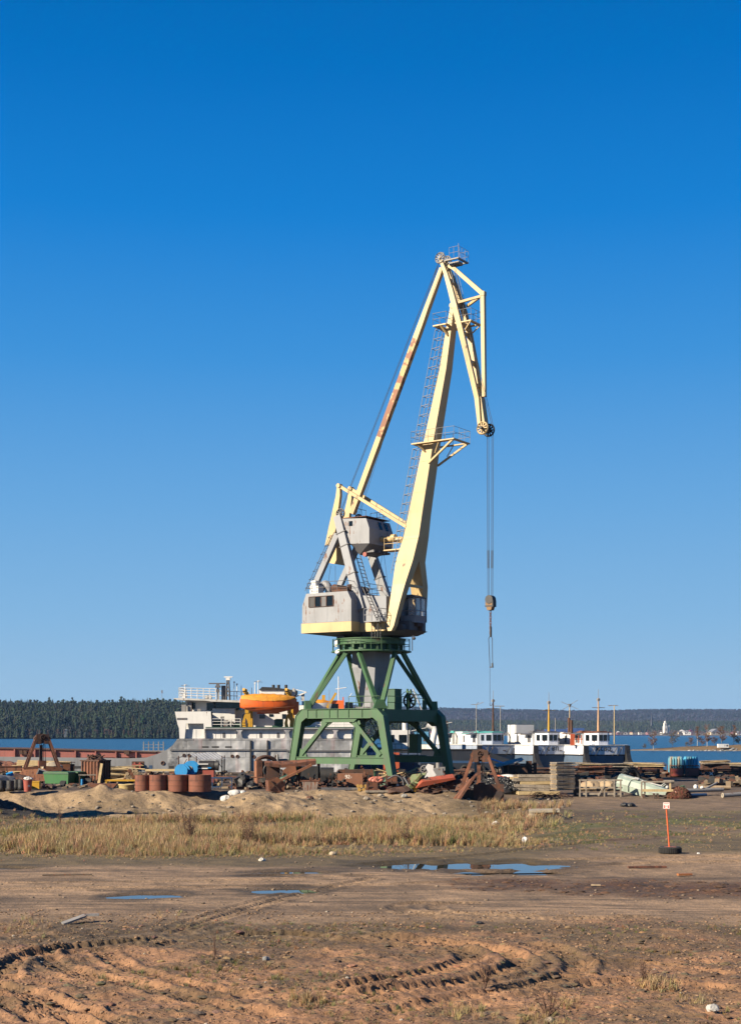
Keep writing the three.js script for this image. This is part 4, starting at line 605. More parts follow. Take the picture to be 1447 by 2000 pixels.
  for (const s of [1, -1]) {
    const J = (px, py, z) => { const p = C(px, py, z); p.z = z * s; return p; };
    const w = 0.42;
    const jp = [J(861, 507, 0.4), J(871, 534, 0.45), J(880, 565, 0.58), J(889, 600, 0.72), J(899, 640, 0.72), J(912, 693, 0.58), J(932, 778, 0.36), J(937.5, 836, 0.36)];
    part('jib_beam', loft(jp.map((p, i) => { const k = [0.26, 0.36, 0.46, 0.5, 0.48, 0.45, 0.42, 0.28][i]; return [V(p.x - k / 2, p.y, p.z - 0.16), V(p.x + k / 2, p.y, p.z - 0.16), V(p.x + k / 2, p.y, p.z + 0.16), V(p.x - k / 2, p.y, p.z + 0.16)]; })), M.cream, cr);
  }
  part('jib_plate', [prism([C(929, 762, 0), C(937, 780, 0), C(944, 830, 0), C(939, 834, 0), C(933, 782, 0)].map((v) => [v.x + 0.3, v.y]), -0.34, 0.34), ...[[876, 548], [886, 590], [901, 650], [915, 706], [926, 752]].map(([x, y], i) => { const p = C(x, y, 0.3), w = [0.35, 0.55, 0.55, 0.42, 0.25][i]; return bxy(p.x - 0.05, p.x + 0.2, p.y - 0.13, p.y + 0.13, -w, w); })], M.cream, cr);
  { const pts = [C(884, 522, 0), C(943, 574, 0), C(945.5, 775, 0)]; const st = part('jib_stay', [beam(pts[0], pts[1], 0.3, 0.3, ZX, 0.36, 0.36), beam(pts[1], pts[2], 0.36, 0.36, ZX, 0.3, 0.3), bx(0.42, 0.36, 0.42, pts[1].x, pts[1].y, 0)], M.cream, cr);
    part('stay_brace', [beam(C(891, 592, 0.55), C(938, 579, 0.1), 0.2, 0.2, ZX), beam(C(912, 598, -0.6), C(938, 579, -0.1), 0.2, 0.2, ZX), beam(C(886, 524, 0), C(870, 516, 0), 0.3, 0.3, ZX)], M.cream, st); }
  for (const s of [1, -1]) {
    const t = part('tip_sheave', move(wheel(0.57, 0.08, 10, 0.22), C(942, 836, 0.55).x, C(942, 836, 0.55).y, 0.55 * s), s > 0 ? M.cream : M.black, cr);  // near sheave cream as lit, far one black with its shade in the colour
    part('tail_sheave', move(wheel(0.5, 0.07, 10, 0.2), C(861, 509, 0.4).x, jt.y, 0.55 * s), M.steel, cr);
  }
  part('sheave_axle', [move(cyl(0.13, 0.13, 1.9, 0, 0, 0, 12, Math.PI / 2), C(942, 836, 0.55).x, C(942, 836, 0.55).y, 0), bx(0.5, 0.55, 0.5, C(942, 836, 0.55).x, C(942, 836, 0.55).y, 0)], M.black, cr);
  { const f = C(868, 513, 0.75), g = C(886, 503, 0.75), y = f.y + 0.2; const o = part('tail_platform', [bxy(f.x, g.x + 0.5, y - 0.1, y, 0.65, 0.85), bxy(f.x, g.x + 0.5, y - 0.1, y, -0.85, -0.65), bxy(g.x + 0.3, g.x + 0.502, y - 0.11, y + 0.003, -0.87, 0.87), bxy(f.x + 0.2, g.x + 0.2, y - 0.35, y - 0.11, -0.4, 0.3)], M.steel, cr); part('platform_railing', [railing([V(g.x - 0.4, y, 0.85), V(g.x + 0.5, y, 0.85), V(g.x + 0.5, y, -0.85), V(g.x - 0.4, y, -0.85)], 0.95, 0.6, 0.017), rod(V(g.x + 0.2, y, 0), V(g.x, y + 1.5, 0), 0.025), rod(V(f.x - 0.1, y, 0.6), V(f.x - 0.2, y + 0.8, 0.6), 0.02)], M.steel, o); }
  { const f = C(893, 628, 0.95), g = C(907, 624, 0.95); platform('jib_platform', f.y, f.x - 0.3, f.x + 1.25, 0.85, [], [1, -1].map((s) => beam(V(f.x + 1.2, f.y - 0.1, s * 0.8), V(f.x + 0.5, f.y - 0.75, s * 0.6), 0.09))); }
  part('jib_ladder', [ladder(C(901, 606, 0), C(883, 530, 0), 0.5, ZX, 0.03, 0.35), ladder(C(909, 606, -0.2), C(893, 535, -0.2), 0.4, ZX, 0.02, 0.9)], M.grey, cr);
  // backstay from the house top to the jib's tail, rusty in its middle length
  { const A = C(688, 1003, 0), B = C(863.5, 524, 0), q = (t) => A.clone().lerp(B, t); const bs = part('backstay', [beam(q(0), q(0.32), 0.5, 0.46, ZX, 0.52, 0.5), beam(q(0.72), q(1), 0.52, 0.5, ZX, 0.36, 0.4)], M.cream, cr); part('rusty_length', beam(q(0.32), q(0.72), 0.52, 0.5, ZX), M.creamRust, bs, 'rust-eaten middle length of the cream stay'); }
  // ropes
  { const A = C(855, 516, 0.55), B = C(664, 1000, zA), g = []; for (const d of [0, 0.12]) g.push(rod(A.clone().add(V(d, 0, 0)), B.clone().add(V(d, 0, 0)), 0.02, 4)); g.push(rod(C(855, 516, -0.55), C(700, 1003, -zA), 0.02, 4), rod(C(857, 516, -0.55), C(703, 1003, -zA), 0.02, 4)); part('luffing_rope', g, M.rope, cr);
    part('jib_rope', [rod(C(884, 512, 0.3), C(960, 832, 0.3), 0.02, 4), rod(C(886, 512, -0.3), C(963, 832, -0.3), 0.02, 4), rod(C(646, 1105, 0.6), C(640, 1145, 0.6), 0.018, 4), rod(C(655, 1105, 0.2), C(655, 1148, 0.2), 0.018, 4), rod(C(746, 1085, -0.3), C(738, 1150, -0.3), 0.018, 4), rod(C(750, 1085, -0.3), C(757, 1140, -0.3), 0.018, 4), rod(C(817, 1105, -1.2), C(815, 1165, -1.2), 0.018, 4)], M.rope, cr);
    const hx = [[951, 0.45], [954, 0.5], [960, -0.45], [963, -0.5]]; part('hoist_rope', hx.map(([px, z]) => rod(C(px, 846, 0), C(px + (957 - px) * 0.2, 1164, 0), 0.022, 4)), M.rope, cr);
    // ribbed rope ends above the block
    part('rope_socket', hx.map(([px]) => rod(C(px + (957 - px) * 0.15, 1075, 0), C(px + (957 - px) * 0.19, 1110, 0), 0.04, 5)), M.rope, cr);
    const hk = C(957.5, 1178, 0); const blk = part('hook_block', [prism([[-0.34, 0.35], [0.34, 0.35], [0.36, 0.05], [0.18, -0.5], [-0.18, -0.5], [-0.36, 0.05]], -0.26, 0.26)].map((g) => { g.translate(hk.x, hk.y - 0.1, 0); return g; }), weathered([0.22, 0.11, 0.02], { rust: 0.35, tile: 1 }), cr);
    part('block_cheek', [move(cyl(0.36, 0.36, 0.6, 0, 0, 0, 18, Math.PI / 2), hk.x, hk.y + 0.3, 0), bx(0.1, 0.55, 0.58, hk.x + 0.34, hk.y - 0.05, 0), bx(0.76, 0.12, 0.56, hk.x, hk.y - 0.25, 0)], M.black, blk);
    const links = []; for (let k = 0; k < 9; k++) { const t = new THREE.TorusGeometry(0.11, 0.035, 5, 10); t.scale(0.8, 1.3, 1); if (k % 2) t.rotateY(Math.PI / 2); t.translate(hk.x, hk.y - 0.75 - k * 0.22, 0); links.push(t); } part('chain', links, M.rust, cr);
    const c1 = C(958, 1224, 0), c2 = C(958, 1244, 0), c3 = C(959, 1303, 0); part('sling', [rod(c1, c2, 0.1, 8), curve([V(hk.x - 0.2, c2.y - 0.2, 0), V(hk.x, c2.y + 0.1, 0), V(hk.x + 0.2, c2.y - 0.2, 0)], 0.03, 8), rod(V(hk.x - 0.17, c2.y - 0.2, 0), V(hk.x - 0.05, c3.y, 0), 0.028), rod(V(hk.x + 0.17, c2.y - 0.2, 0), V(hk.x + 0.2, c3.y + 0.3, 0), 0.028)], M.black, cr);
    const e = C(957, 1373, 0), x0 = hk.x - 0.06; part('load_hook', [bx(0.28, 0.08, 0.2, hk.x + 0.1, c3.y, 0), bx(0.12, 0.3, 0.1, hk.x + 0.18, c3.y + 0.2, 0), rod(V(x0, c3.y, 0), V(x0, e.y, 0), 0.018, 4), curve([V(x0, e.y, 0), V(x0 + 0.02, e.y - 0.2, 0), V(x0 + 0.16, e.y - 0.22, 0), V(x0 + 0.2, e.y - 0.05, 0)], 0.025, 12)], M.rope, cr);
  }
  // operator's cab between the boom legs
  { const x0 = 3.45, x1 = 4.85, z0 = -1.15, z1 = 0.55, y0 = C(812, 1216, 0).y, y1 = C(812, 1168, 0).y, mid = y0 + (y1 - y0) * 0.3;
    const oc = part('operator_cab', [bxy(x0, x1, y0, y0 + 0.1, z0, z1), bxy(x0, x0 + 0.15, y0 + 0.1, y1, z0, z1), prism([[x0 + 0.15, y0 + 0.1], [x1, y0 + 0.1], [x1 + 0.15, y0 + 0.6], [x0 + 0.15, y0 + 0.6]], z0, z1), ...[[x1 + 0.12, z0 + 0.04], [x1 + 0.12, z1 - 0.04], [x0 + 0.8, z1 - 0.04], [x0 + 0.8, z0 + 0.04], [x1 + 0.12, (z0 + z1) / 2]].map(([x, z]) => bx(0.08, y1 - y0 - 0.6, 0.08, x, (y0 + 0.6 + y1) / 2, z)), bxy(x0 + 0.16, x1 + 0.15, mid + 0.35, mid + 0.43, z1 - 0.09, z1 - 0.003), bxy(x1 + 0.05, x1 + 0.14, mid + 0.35, mid + 0.43, z0, z1 - 0.1)], M.grey, cr);
    part('cab_roof', loft([[V(x0 - 0.05, y1, z0 - 0.06), V(x1 + 0.25, y1, z0 - 0.06), V(x1 + 0.25, y1, z1 + 0.06), V(x0 - 0.05, y1, z1 + 0.06)], [V(x0, y1 + 0.3, z0 + 0.25), V(x1 - 0.4, y1 + 0.3, z0 + 0.25), V(x1 - 0.4, y1 + 0.3, z1 - 0.25), V(x0, y1 + 0.3, z1 - 0.25)]]), M.greyDark, oc);
    const gl = new THREE.MeshPhysicalMaterial({ color: 0xffffff, transmission: 0.85, roughness: 0.03, thickness: 0, ior: 1.45 });
    part('pane', bxy(x0 + 0.84, x1 + 0.07, y0 + 0.62, y1 - 0.02, z1 - 0.03, z1 - 0.02), gl, oc); part('pane', bxy(x1 + 0.1, x1 + 0.11, y0 + 0.62, y1 - 0.02, z0 + 0.1, z1 - 0.1), gl, oc); part('pane', bxy(x0 + 0.84, x1 + 0.07, y0 + 0.62, y1 - 0.02, z0 + 0.02, z0 + 0.03), gl, oc);
    part('seat', [bx(0.5, 0.12, 0.5, x0 + 0.7, y0 + 0.75, -0.3), bx(0.12, 0.7, 0.5, x0 + 0.45, y0 + 1.1, -0.3)], M.black, oc);
    part('cab_bracket', [bx(1.2, 0.3, 0.9, x0 + 0.9, y0 - 0.16, -0.3), cyl(0.2, 0.2, 0.4, x1 - 0.1, y0 - 0.5, -0.6), bx(0.5, 0.25, 0.5, x0 - 0.3, y0 + 0.05, 0.6), bxy(x0 - 0.9, x0 - 0.003, y0 + 0.2, y1 - 0.2, z0 + 0.2, z1 - 0.2)], M.rustDark, oc);
  }
}
// ---------- vessels ----------
{ // the grey and white cargo ship behind the yard
  const Z = 172, k = F / Z, xc = X(400, Z), o = thing('cargo_ship', 'grey cargo ship with white bridge, red hatch coaming and orange lifeboat', 'ship', [xc, WATER, -Z]);
  const S = (px, py) => [X(px, Z) - xc, Y(py, Z) - WATER];
  const poly = (pts) => pts.map(([a, b]) => S(a, b));
  const box = (x0, x1, y0, y1, za, zb) => { const [a, b] = S(x0, y0), [c, d] = S(x1, y1); return bxy(a, c, d, b, za, zb); };
  const hullM = new THREE.MeshStandardMaterial({ roughness: 0.42, map: dataTex(1024, (u, v) => { const n = fbmT(u, v, 811, 5, 5), q = fbmT(u, v, 817, 14, 4), st = fbmT(u, v, 823, 2, 4, 9, 1), pt = sst(0.6, 0.66, fbmT(u, v, 829, 9, 4)), y = v * 16; let c = mix(0.1, 0.36, sst(0.36, 0.62, n)); c = mix(c, 0.55, 0.75 * sst(0.5, 0.72, q) * (y > 1 && y < 4.6 ? 1 : 0.45)); c = mix(c, 0.5, pt * 0.5); const gx = u * 9 + 0.5 * (Math.floor(v * 8) % 2), gy = v * 8, cell = hash(Math.floor(gx), Math.floor(gy), 837), ex = Math.min(gx % 1, 1 - gx % 1) / 9, ey = Math.min(gy % 1, 1 - gy % 1) / 8; c = mix(c, 0.1 + 0.3 * cell, 0.5); if (Math.min(ex, ey) < 0.0022) c *= 0.62; c *= (0.62 + 0.65 * st) * 1.4; const r = sst(0.66, 0.72, st) * 0.3; c *= ALB; return [c * 0.98 + r * 0.1, c, c * 1.03]; }, 16), bumpMap: dataTex(256, (u, v) => { const q = fbmT(u, v, 831, 9, 3); return [q, q, q]; }, 16, false), bumpScale: 0.3 });  // pale patches paint silvery reflections into the hull colour
  const hullM2 = weathered([0.27, 0.275, 0.285], { rust: 0.12, rustCol: [0.38, 0.38, 0.38], vary: 0.3, tile: 9, rough: 0.5, grime: 0.4, size: 512 });
  part('hull', prism(poly([[-260, 1477], [0, 1478.5], [250, 1481.5], [285, 1480], [310, 1472], [328, 1463], [328, 1535], [-260, 1535]]), -12, 0), hullM2, o);
  const stern = part('stern_hull', prism(poly([[328.05, 1463], [338, 1455], [346, 1444], [350, 1442.5], [586, 1442.5], [640, 1443], [688, 1444], [694, 1535], [328.05, 1535]]), -12, 0), hullM, o);
  part('rubbing_strake', [box(333, 560, 1463.5, 1466.5, 0.003, 0.14), box(560, 690, 1465, 1468, 0.003, 0.14)], M.greyDark, stern);
  for (const px of [490, 523]) part('fender_strip', box(px - 1.6, px + 1.6, 1446, 1508, 0.003, 0.16), M.black, stern);
  for (const [px, py] of [[360, 1475.5], [370, 1475.5], [387, 1475], [395, 1475], [454, 1477], [464, 1477.5], [496, 1478], [540, 1478]]) { const [x, y] = S(px, py); part('porthole', [move(new THREE.TorusGeometry(0.17, 0.05, 6, 16), x, y, 0.02), move(new THREE.CircleGeometry(0.16, 14), x, y, 0.012)], M.rustDark, stern); }
  for (const [a, b] of [[395, 408], [414, 428], [440, 453]]) { const [x0, y0] = S(a, 1460.5), [x1, y1] = S(b, 1457.5); part('mooring_port', [bxy(x0, x1, y0, y1, 0.002, 0.015)], M.black, stern); }
  { const [x, y] = S(318.5, 1490.5); part('hawse_pipe', [move(new THREE.TorusGeometry(0.2, 0.07, 6, 16), x, y, 0.03), move(new THREE.CircleGeometry(0.2, 14), x, y, 0.014)], M.rustDark, o); }
  for (const [a, b] of [[5, 28], [38, 60], [72, 98], [112, 128], [146, 164], [216, 226], [231, 247], [330, 340]]) part('freeing_port', box(a, b, 1496, 1501, 0.002, 0.02), M.black, o);
  part('mooring_bitts', [box(258, 282, 1487, 1501, 0.002, 0.03)], M.rustDark, o); part('bollard', [box(263, 266, 1489, 1500, 0.031, 0.4), box(273, 276, 1489, 1500, 0.031, 0.4), box(260, 279, 1492, 1494, 0.4, 0.5)], M.redPaint, o);
  part('main_deck', box(-260, 330, 1482, 1484, -11.9, -0.3), M.redPaint, o);
  // hatch coaming with stays along it
  const hc = part('hatch_coaming', prism(poly([[-260, 1460.5], [0, 1463], [300, 1470.5], [310, 1471], [296, 1480], [-260, 1480]]), -10, -2.2), M.hatchRed, o);
  for (let px = -20; px < 300; px += 40) part('coaming_stay', box(px, px + 2.5, 1463 + px * 0.025, 1481, -2.197, -1.9), M.hatchRed, hc);
  part('hatch_cover', prism(poly([[-260, 1459], [0, 1461.2], [300, 1468.8], [300, 1470], [0, 1462.9], [-260, 1460.4]]), -10.2, -2.0), M.rustDark, o);
  for (const [a, b] of [[32, 38], [40, 46], [238, 248]]) part('hatch_wedge', box(a, b, 1466, 1474, -2.1, -1.7), M.rustDark, hc);
  part('gangway_rack', [265, 275, 285, 295, 305].flatMap((px) => [box(px, px + 1.6, 1449, 1468, -6, -5.85)]).concat(box(262, 310, 1467, 1469.4, -6.5, -5), box(264, 308, 1455, 1455.7, -6, -5.9), box(264, 308, 1461, 1461.7, -6, -5.9)), M.steel, o);
  // superstructure: lower tier wall set back behind grey pillars
  const tier = part('lower_tier', box(350, 686, 1424, 1442.4, -10, -0.45), M.white, o);
  for (const px of [437, 464, 509, 543]) part('window', [box(px - 2.6, px + 2.6, 1431, 1441, -0.447, -0.42)], M.greyDark, tier);
  for (const px of [372, 382, 420, 430, 450, 480, 500, 525]) part('wall_seam', box(px, px + 0.7, 1425, 1442, -0.449, -0.43), M.whiteDirty, tier);
  const pil = (c, w) => prism(poly([[c - w, 1442.5], [c - w * 0.55, 1440], [c - w * 0.35, 1430], [c - w * 0.9, 1424], [c + w * 0.9, 1424], [c + w * 0.35, 1430], [c + w * 0.55, 1440], [c + w, 1442.5]]), -0.3, -0.003);
  for (const [c, w] of [[468, 9], [561, 9], [622, 8], [655, 8]]) part('pillar', pil(c, w), hullM, o);
  part('bow_wing', prism(poly([[342, 1390], [412, 1389.5], [414, 1422.8], [400, 1424], [399, 1442.4], [404, 1442.4], [402.5, 1425], [398, 1413], [364, 1413], [361, 1442.4], [351, 1442.4], [350, 1422], [347, 1414]]), -0.4, 0.0), M.white, o);
  part('wing_wall', [box(350, 404, 1390, 1442.39, -9, -1.1)], M.white, o);
  part('wing_scupper', box(346, 366, 1402, 1406, 0.002, 0.03), M.greyDark, o);
  part('boat_deck', [box(402, 690, 1421, 1424, -10.2, 0.1)], hullM2, o);
  part('deck_edge', box(402, 690, 1419.8, 1421, -0.2, 0.12), M.greenDark, o);
  // bridge
  const wh = part('wheelhouse', [box(358, 412, 1366, 1390, -9, -2.2), box(412, 456, 1383, 1421, -9, -2.0)], M.white, o);
  part('bridge_window', [box(418, 470, 1371, 1382.8, -8.9, -1.9)], M.glass, wh); part('side_window', [box(362, 378, 1371, 1384, -2.2, -2.15), box(400, 414, 1372, 1387, -2.2, -2.15)], M.glass, wh);
  part('deckhouse', [box(456, 600, 1386, 1421, -9, -3.2), box(600, 690, 1392, 1421, -9, -4)], M.white, o);
  for (const [a, b, c, d] of [[503, 514, 1395, 1403], [522, 530, 1394, 1399], [470, 477, 1394, 1402], [548, 556, 1394, 1403], [610, 618, 1398, 1405], [650, 660, 1398, 1406]]) part('window', box(a, b, c, d, a < 600 ? -3.2 : -4, a < 600 ? -3.14 : -3.94), M.glass, o);
  part('bridge_roof', prism(poly([[336, 1363.5], [352, 1363], [470, 1368], [476, 1372], [412, 1370], [404, 1368.5], [345, 1366.5]]), -9.6, -0.6), M.whiteDirty, o);
  part('wing_console', [box(353, 362, 1376, 1390, -1.5, -0.9), box(364, 372, 1370, 1390, -1.8, -1.2), box(384, 391, 1384, 1390, -1.2, -0.8)], M.steel, o);
  const P = (px, py, z) => { const [x, y] = S(px, py); return V(x, y, z); };
  part('bridge_railing', [railing([P(348, 1363, -1), P(420, 1365, -1)], 1.25, 0.8, 0.045, [0.25, 0.5, 0.75, 1]), railing([P(348, 1363, -1), P(348, 1363, -8)], 1.25, 1.2, 0.045, [0.25, 0.5, 0.75, 1]), railing([P(420, 1365, -5), P(480, 1367, -5)], 1.1, 1, 0.04, [0.5, 1])], M.white, o);
  part('deck_railing', [railing([P(414, 1421, -0.1), P(470, 1421, -0.1)], 1.05, 1.1, 0.035, [0.35, 0.7, 1]), railing([P(600, 1421, -0.1), P(688, 1421, -0.1)], 1.05, 1.1, 0.04, [0.35, 0.7, 1])], M.white, o);
  const rad = part('radar_mast', [rod(P(419, 1366, -4), P(419, 1338, -4), 0.12, 8), box(414, 424, 1337, 1341, -4.3, -3.7), box(416, 422, 1344, 1350, -4.2, -3.8)], M.greyDark, o); part('radar_scanner', [box(401, 434, 1331.5, 1334, -4.1, -3.85), box(416, 422, 1334, 1337, -4.2, -3.75)], M.greyDark, rad);
  const lm = part('lattice_mast', [[435, 437], [442, 440.5]].flatMap(([a, b]) => [rod(P(a, 1367, -4), P(b, 1326, -4), 0.07, 5), rod(P(a, 1367, -5), P(b, 1326, -4.6), 0.07, 5)]).concat([1360, 1352, 1344, 1336].flatMap((py) => [rod(P(435.5, py, -4), P(441, py - 7, -4), 0.045, 4), rod(P(441.5, py, -4), P(436, py - 7, -4), 0.045, 4)])), M.greyDark, o); part('scanner', [box(431, 448, 1318.5, 1320.5, -4.5, -4.1), box(435, 443, 1321, 1326, -4.8, -3.9)], M.white, lm);
  part('exhaust_pipe', [cyl(0.28, 0.28, 1.9, ...P(429.5, 1352, -4.5).toArray())], M.greyDark, o);
  for (const [px, a, b] of [[450, 1368, 1328], [455.5, 1368, 1332], [491.5, 1360, 1330], [498, 1358, 1326], [351, 1364, 1334]]) { const w = part('aerial', [rod(P(px, a, -5), P(px, b, -5), 0.05, 5), box(px - 1.5, px + 1.5, b, b + 3, -5.1, -4.9)], M.white, o); if (px === 498 || px === 351) part('aerial_arm', [rod(P(px - 8, b + 2, -5), P(px + 8, b + 3, -5.6), 0.03, 4), rod(P(px - 7, b + 4, -5.6), P(px + 6, b, -4.4), 0.03, 4)], M.steel, w); }
  part('signal_lamp', [box(398, 411, 1357, 1366, -2, -1.3)], M.whiteDirty, o); part('searchlight', move(cyl(0.3, 0.3, 0.4, 0, 0, 0, 14, Math.PI / 2), ...P(358, 1358, -1.6).toArray()), M.white, o);
  // funnel
  const fu = part('funnel', prism(poly([[501, 1386], [500, 1345], [552, 1345], [545, 1386]]), -8, -5), M.white, o); part('funnel_top', [prism(poly([[500, 1345], [506, 1339], [530, 1340], [575, 1346], [575, 1352], [546, 1386], [552, 1345]]), -8.2, -4.8)], M.black, fu);
  for (const px of [527, 537.5, 552.5]) part('exhaust', cyl(0.2, 0.2, 0.5, ...P(px, 1338, -6.5).toArray(), 10), M.black, fu);
  part('upper_deckhouse', [box(470, 500, 1372, 1386, -8.5, -4.5), box(552, 600, 1376, 1392, -8.5, -5)], M.white, o); part('upper_railing', [railing([P(470, 1386, -3.4), P(560, 1386, -3.4)], 1.0, 1.0, 0.035, [0.5, 1]), railing([P(456, 1383, -2.2), P(414, 1383, -2.2)], 0.9, 1.0, 0.03, [0.5, 1])], M.white, o); for (const [px, t] of [[463, 1336], [471, 1344], [484, 1340], [518, 1352], [606, 1356], [640, 1345]]) part('whip_aerial', rod(P(px, 1386, -5.5), P(px + 0.6, t, -5.5), 0.035, 4), M.steel, o);
  // deck gear
  part('vent_fan', [move(wheel(0.5, 0.14, 5, 0.4, 0.3), ...P(449, 1415, -0.9).toArray()), bx(0.5, 1.1, 0.5, ...P(440, 1415, -0.9).toArray()), bx(0.4, 1.6, 0.4, ...P(433, 1412, -1.1).toArray())], M.steel, o);
  part('deck_winch', [bx(0.8, 1.0, 0.9, ...P(542, 1413, -1).toArray()), move(cyl(0.45, 0.45, 0.9, 0, 0, 0, 14, 0, Math.PI / 2), ...P(545, 1411, -0.9).toArray()), bx(1.2, 0.25, 1.2, ...P(541, 1419, -1).toArray())], M.greenDark, o);
  part('green_locker', [box(416, 432, 1406, 1420, -1.8, -1.0), box(446, 470, 1413, 1420.5, -2.4, -1.5)], M.greenDark, o);
  for (const px of [479, 562]) { const d = part('davit', [prism(poly([[px - 6, 1420], [px - 7, 1412], [px - 2, 1396], [px + 4, 1390], [px + 9, 1393], [px + 11, 1412], [px + 9, 1420], [px + 3, 1420], [px + 4, 1408], [px, 1402], [px - 1, 1412], [px + 1, 1420]]), -0.9, -0.55), prism(poly([[px - 1, 1393], [px - 1, 1385], [px + 6, 1385], [px + 6, 1393]]), -0.95, -0.5)], M.yellow, o); part('davit_arm', [beam(P(px + 8, 1372, -2.6), P(px - 1, 1352, -1.9), 0.4), beam(P(px - 1, 1352, -1.9), P(px - 4, 1346, -0.9), 0.32), bx(0.5, 0.5, 0.4, ...P(px - 2, 1349, -1.4).toArray()), beam(P(px + 8, 1372, -2.6), P(px + 8, 1420, -2.6), 0.4)], M.yellow, d); }
  part('small_derrick', [beam(P(571, 1362, -2), P(598, 1351, -1.5), 0.14), beam(P(571, 1362, -2), P(560, 1345, -2.4), 0.12), beam(P(598, 1351, -1.5), P(574, 1345, -2), 0.07), bx(0.3, 0.8, 0.3, ...P(572, 1350, -2).toArray()), bx(0.4, 0.9, 0.4, ...P(590, 1361, -2).toArray())], M.whiteDirty, o);

}
function lifeboatHull(L, B, D) {                       // double-ended open hull, keel down
  const secs = []; for (let i = 0; i <= 18; i++) { const t = i / 9 - 1, w = B / 2 * Math.pow(Math.max(0, 1 - Math.pow(Math.abs(t), 2.3)), 0.7) + 0.02, sh = 0.3 * t * t, r = []; for (let j = 0; j <= 10; j++) { const a = Math.PI * j / 10; r.push(V(t * L / 2, -D * Math.pow(Math.sin(a), 0.7) * (1 - 0.25 * t * t) + sh, w * Math.cos(a))); } secs.push(r); }
  return smooth(secs);
}
{ // orange lifeboats in their davits
  const cov = weathered([0.66, 0.27, 0.012], { rust: 0.12, rustCol: [0.4, 0.15, 0.01], vary: 0.3, tile: 2, rough: 0.75, streak: 0.2, bump: 0.05 }), hullO = weathered([0.85, 0.15, 0.02], { rust: 0.06, rustCol: [0.45, 0.05, 0.01], vary: 0.15, tile: 3, rough: 0.5 });
  function boat(label, px0, px1, Z, topPy, botPy) {
    const k = F / Z, L = (px1 - px0) / k, o = thing('lifeboat', label, 'lifeboat', [X((px0 + px1) / 2, Z), Y(botPy, Z), -Z]), D = (botPy - topPy) / k * 0.66, T = (botPy - topPy) / k - D;
    part('hull', move(lifeboatHull(L, 2.5, D), 0, D, 0), hullO, o); part('fender_line', [move(curve(Array.from({ length: 15 }, (_, i) => { const t = (i / 7 - 1) * 0.9; return V(t * L / 2, 0.45 * D + 0.12 * t * t, 1.05 * Math.pow(1 - Math.pow(Math.abs(t), 2.6), 0.6) + 0.05); }), 0.035, 28, 5), 0, 0, 0)], M.rustLight, o);
    const secs = []; reseed(33); for (let i = 0; i <= 26; i++) { const t = (i / 13 - 1) * 0.96, w = 1.28 * Math.pow(1 - Math.pow(Math.abs(t), 2.4), 0.65) + 0.03, r = []; for (let j = 0; j <= 8; j++) { const a = Math.PI * j / 8, h = T * (1.08 - 0.9 * Math.pow(Math.abs(t), 2.2) - 0.12 * t) * (1 + 0.03 * Math.sin(i * 2.1)); r.push(V(t * L / 2, D + 0.3 * t * t - 0.02 - 0.025 * Math.sin(i * 1.3 + j) + (h + 0.1) * Math.pow(Math.sin(a), 0.75), w * Math.cos(a) * (1 + 0.03 * Math.sin(i * 2.6 + j)))); } secs.push(r); }
    part('canvas_cover', smooth(secs), cov, o);
    part('rudder', bx(0.7, D * 1.1, 0.12, L / 2 - 0.1, D * 0.4, 0), hullO, o); part('keel', bx(L * 0.4, 0.16, 0.12, 0, 0.0, 0), hullO, o);
    return o;
  }
  boat('orange lifeboat under a yellow canvas cover on yellow davits of the ship', 469, 580, 171, 1357, 1393);
  const w = thing('rescue_boat', 'orange covered boat over a white hull behind the crane leg', 'boat', [X(622, 181), Y(1392, 181), -181]); part('hull', move(lifeboatHull(4.2, 2.2, 1.2), 0, 1.2, 0), M.white, w); part('canvas_cover', move(lifeboatHull(3.9, 2.1, 0.55), 0, 1.15, 0, 0, Math.PI), cov, w);
  const r = thing('red_crane_base', 'red and yellow deck crane behind the far crane strut', 'deck crane', [X(652, 181), Y(1392, 181), -181]); part('base', [bx(1.8, 1.3, 1.6, 0.4, 0.9, 0), bx(0.15, 1.6, 0.2, 1.2, 1.2, 0)], hullO, r); part('arm', [beam(V(-0.8, 0.6, 0.9), V(0.3, 2.5, 0.9), 0.28), bx(0.4, 0.7, 0.4, -1.3, 1.9, 0)], M.yellow, r); part('mast', [rod(V(0.6, 1.5, 0), V(0.6, 4.6, 0), 0.06), rod(V(0.2, 3.0, 0), V(1.6, 3.2, 0), 0.05), rod(V(1.9, 1.9, 0), V(2.3, 2.5, 0), 0.04)], M.white, r);
}
{ // the long dark barge along the quay
  const Z = 171, o = thing('barge', 'long dark navy barge with a pale blue stripe lying along the quay', 'barge', [X(890, Z), WATER, -Z]), k = Z / F;
  const hull = part('hull', prism([[-7.6, 0], [7.3, 0], [8.3, 2.6], [8.1, 3.0], [3.4, 4.75], [-7.6, 4.75]], -8, 0), weathered([0.012, 0.018, 0.032], { rust: 0.08, rustCol: [0.06, 0.05, 0.05], vary: 0.4, tile: 6, rough: 0.6 }), o);
  part('stripe', bxy(-7.5, 4.2, 3.2, 3.5, 0.003, 0.02), M.bluePaint, hull); part('bulwark_rail', bxy(-7.6, 3.4, 4.75, 4.9, -0.3, 0.1), M.black, hull); for (let i = 0; i < 7; i++) part('tyre_fender', move(new THREE.TorusGeometry(0.45, 0.16, 8, 18), -6.5 + i * 1.9, 2.4, 0.17), M.rubber, hull);
}
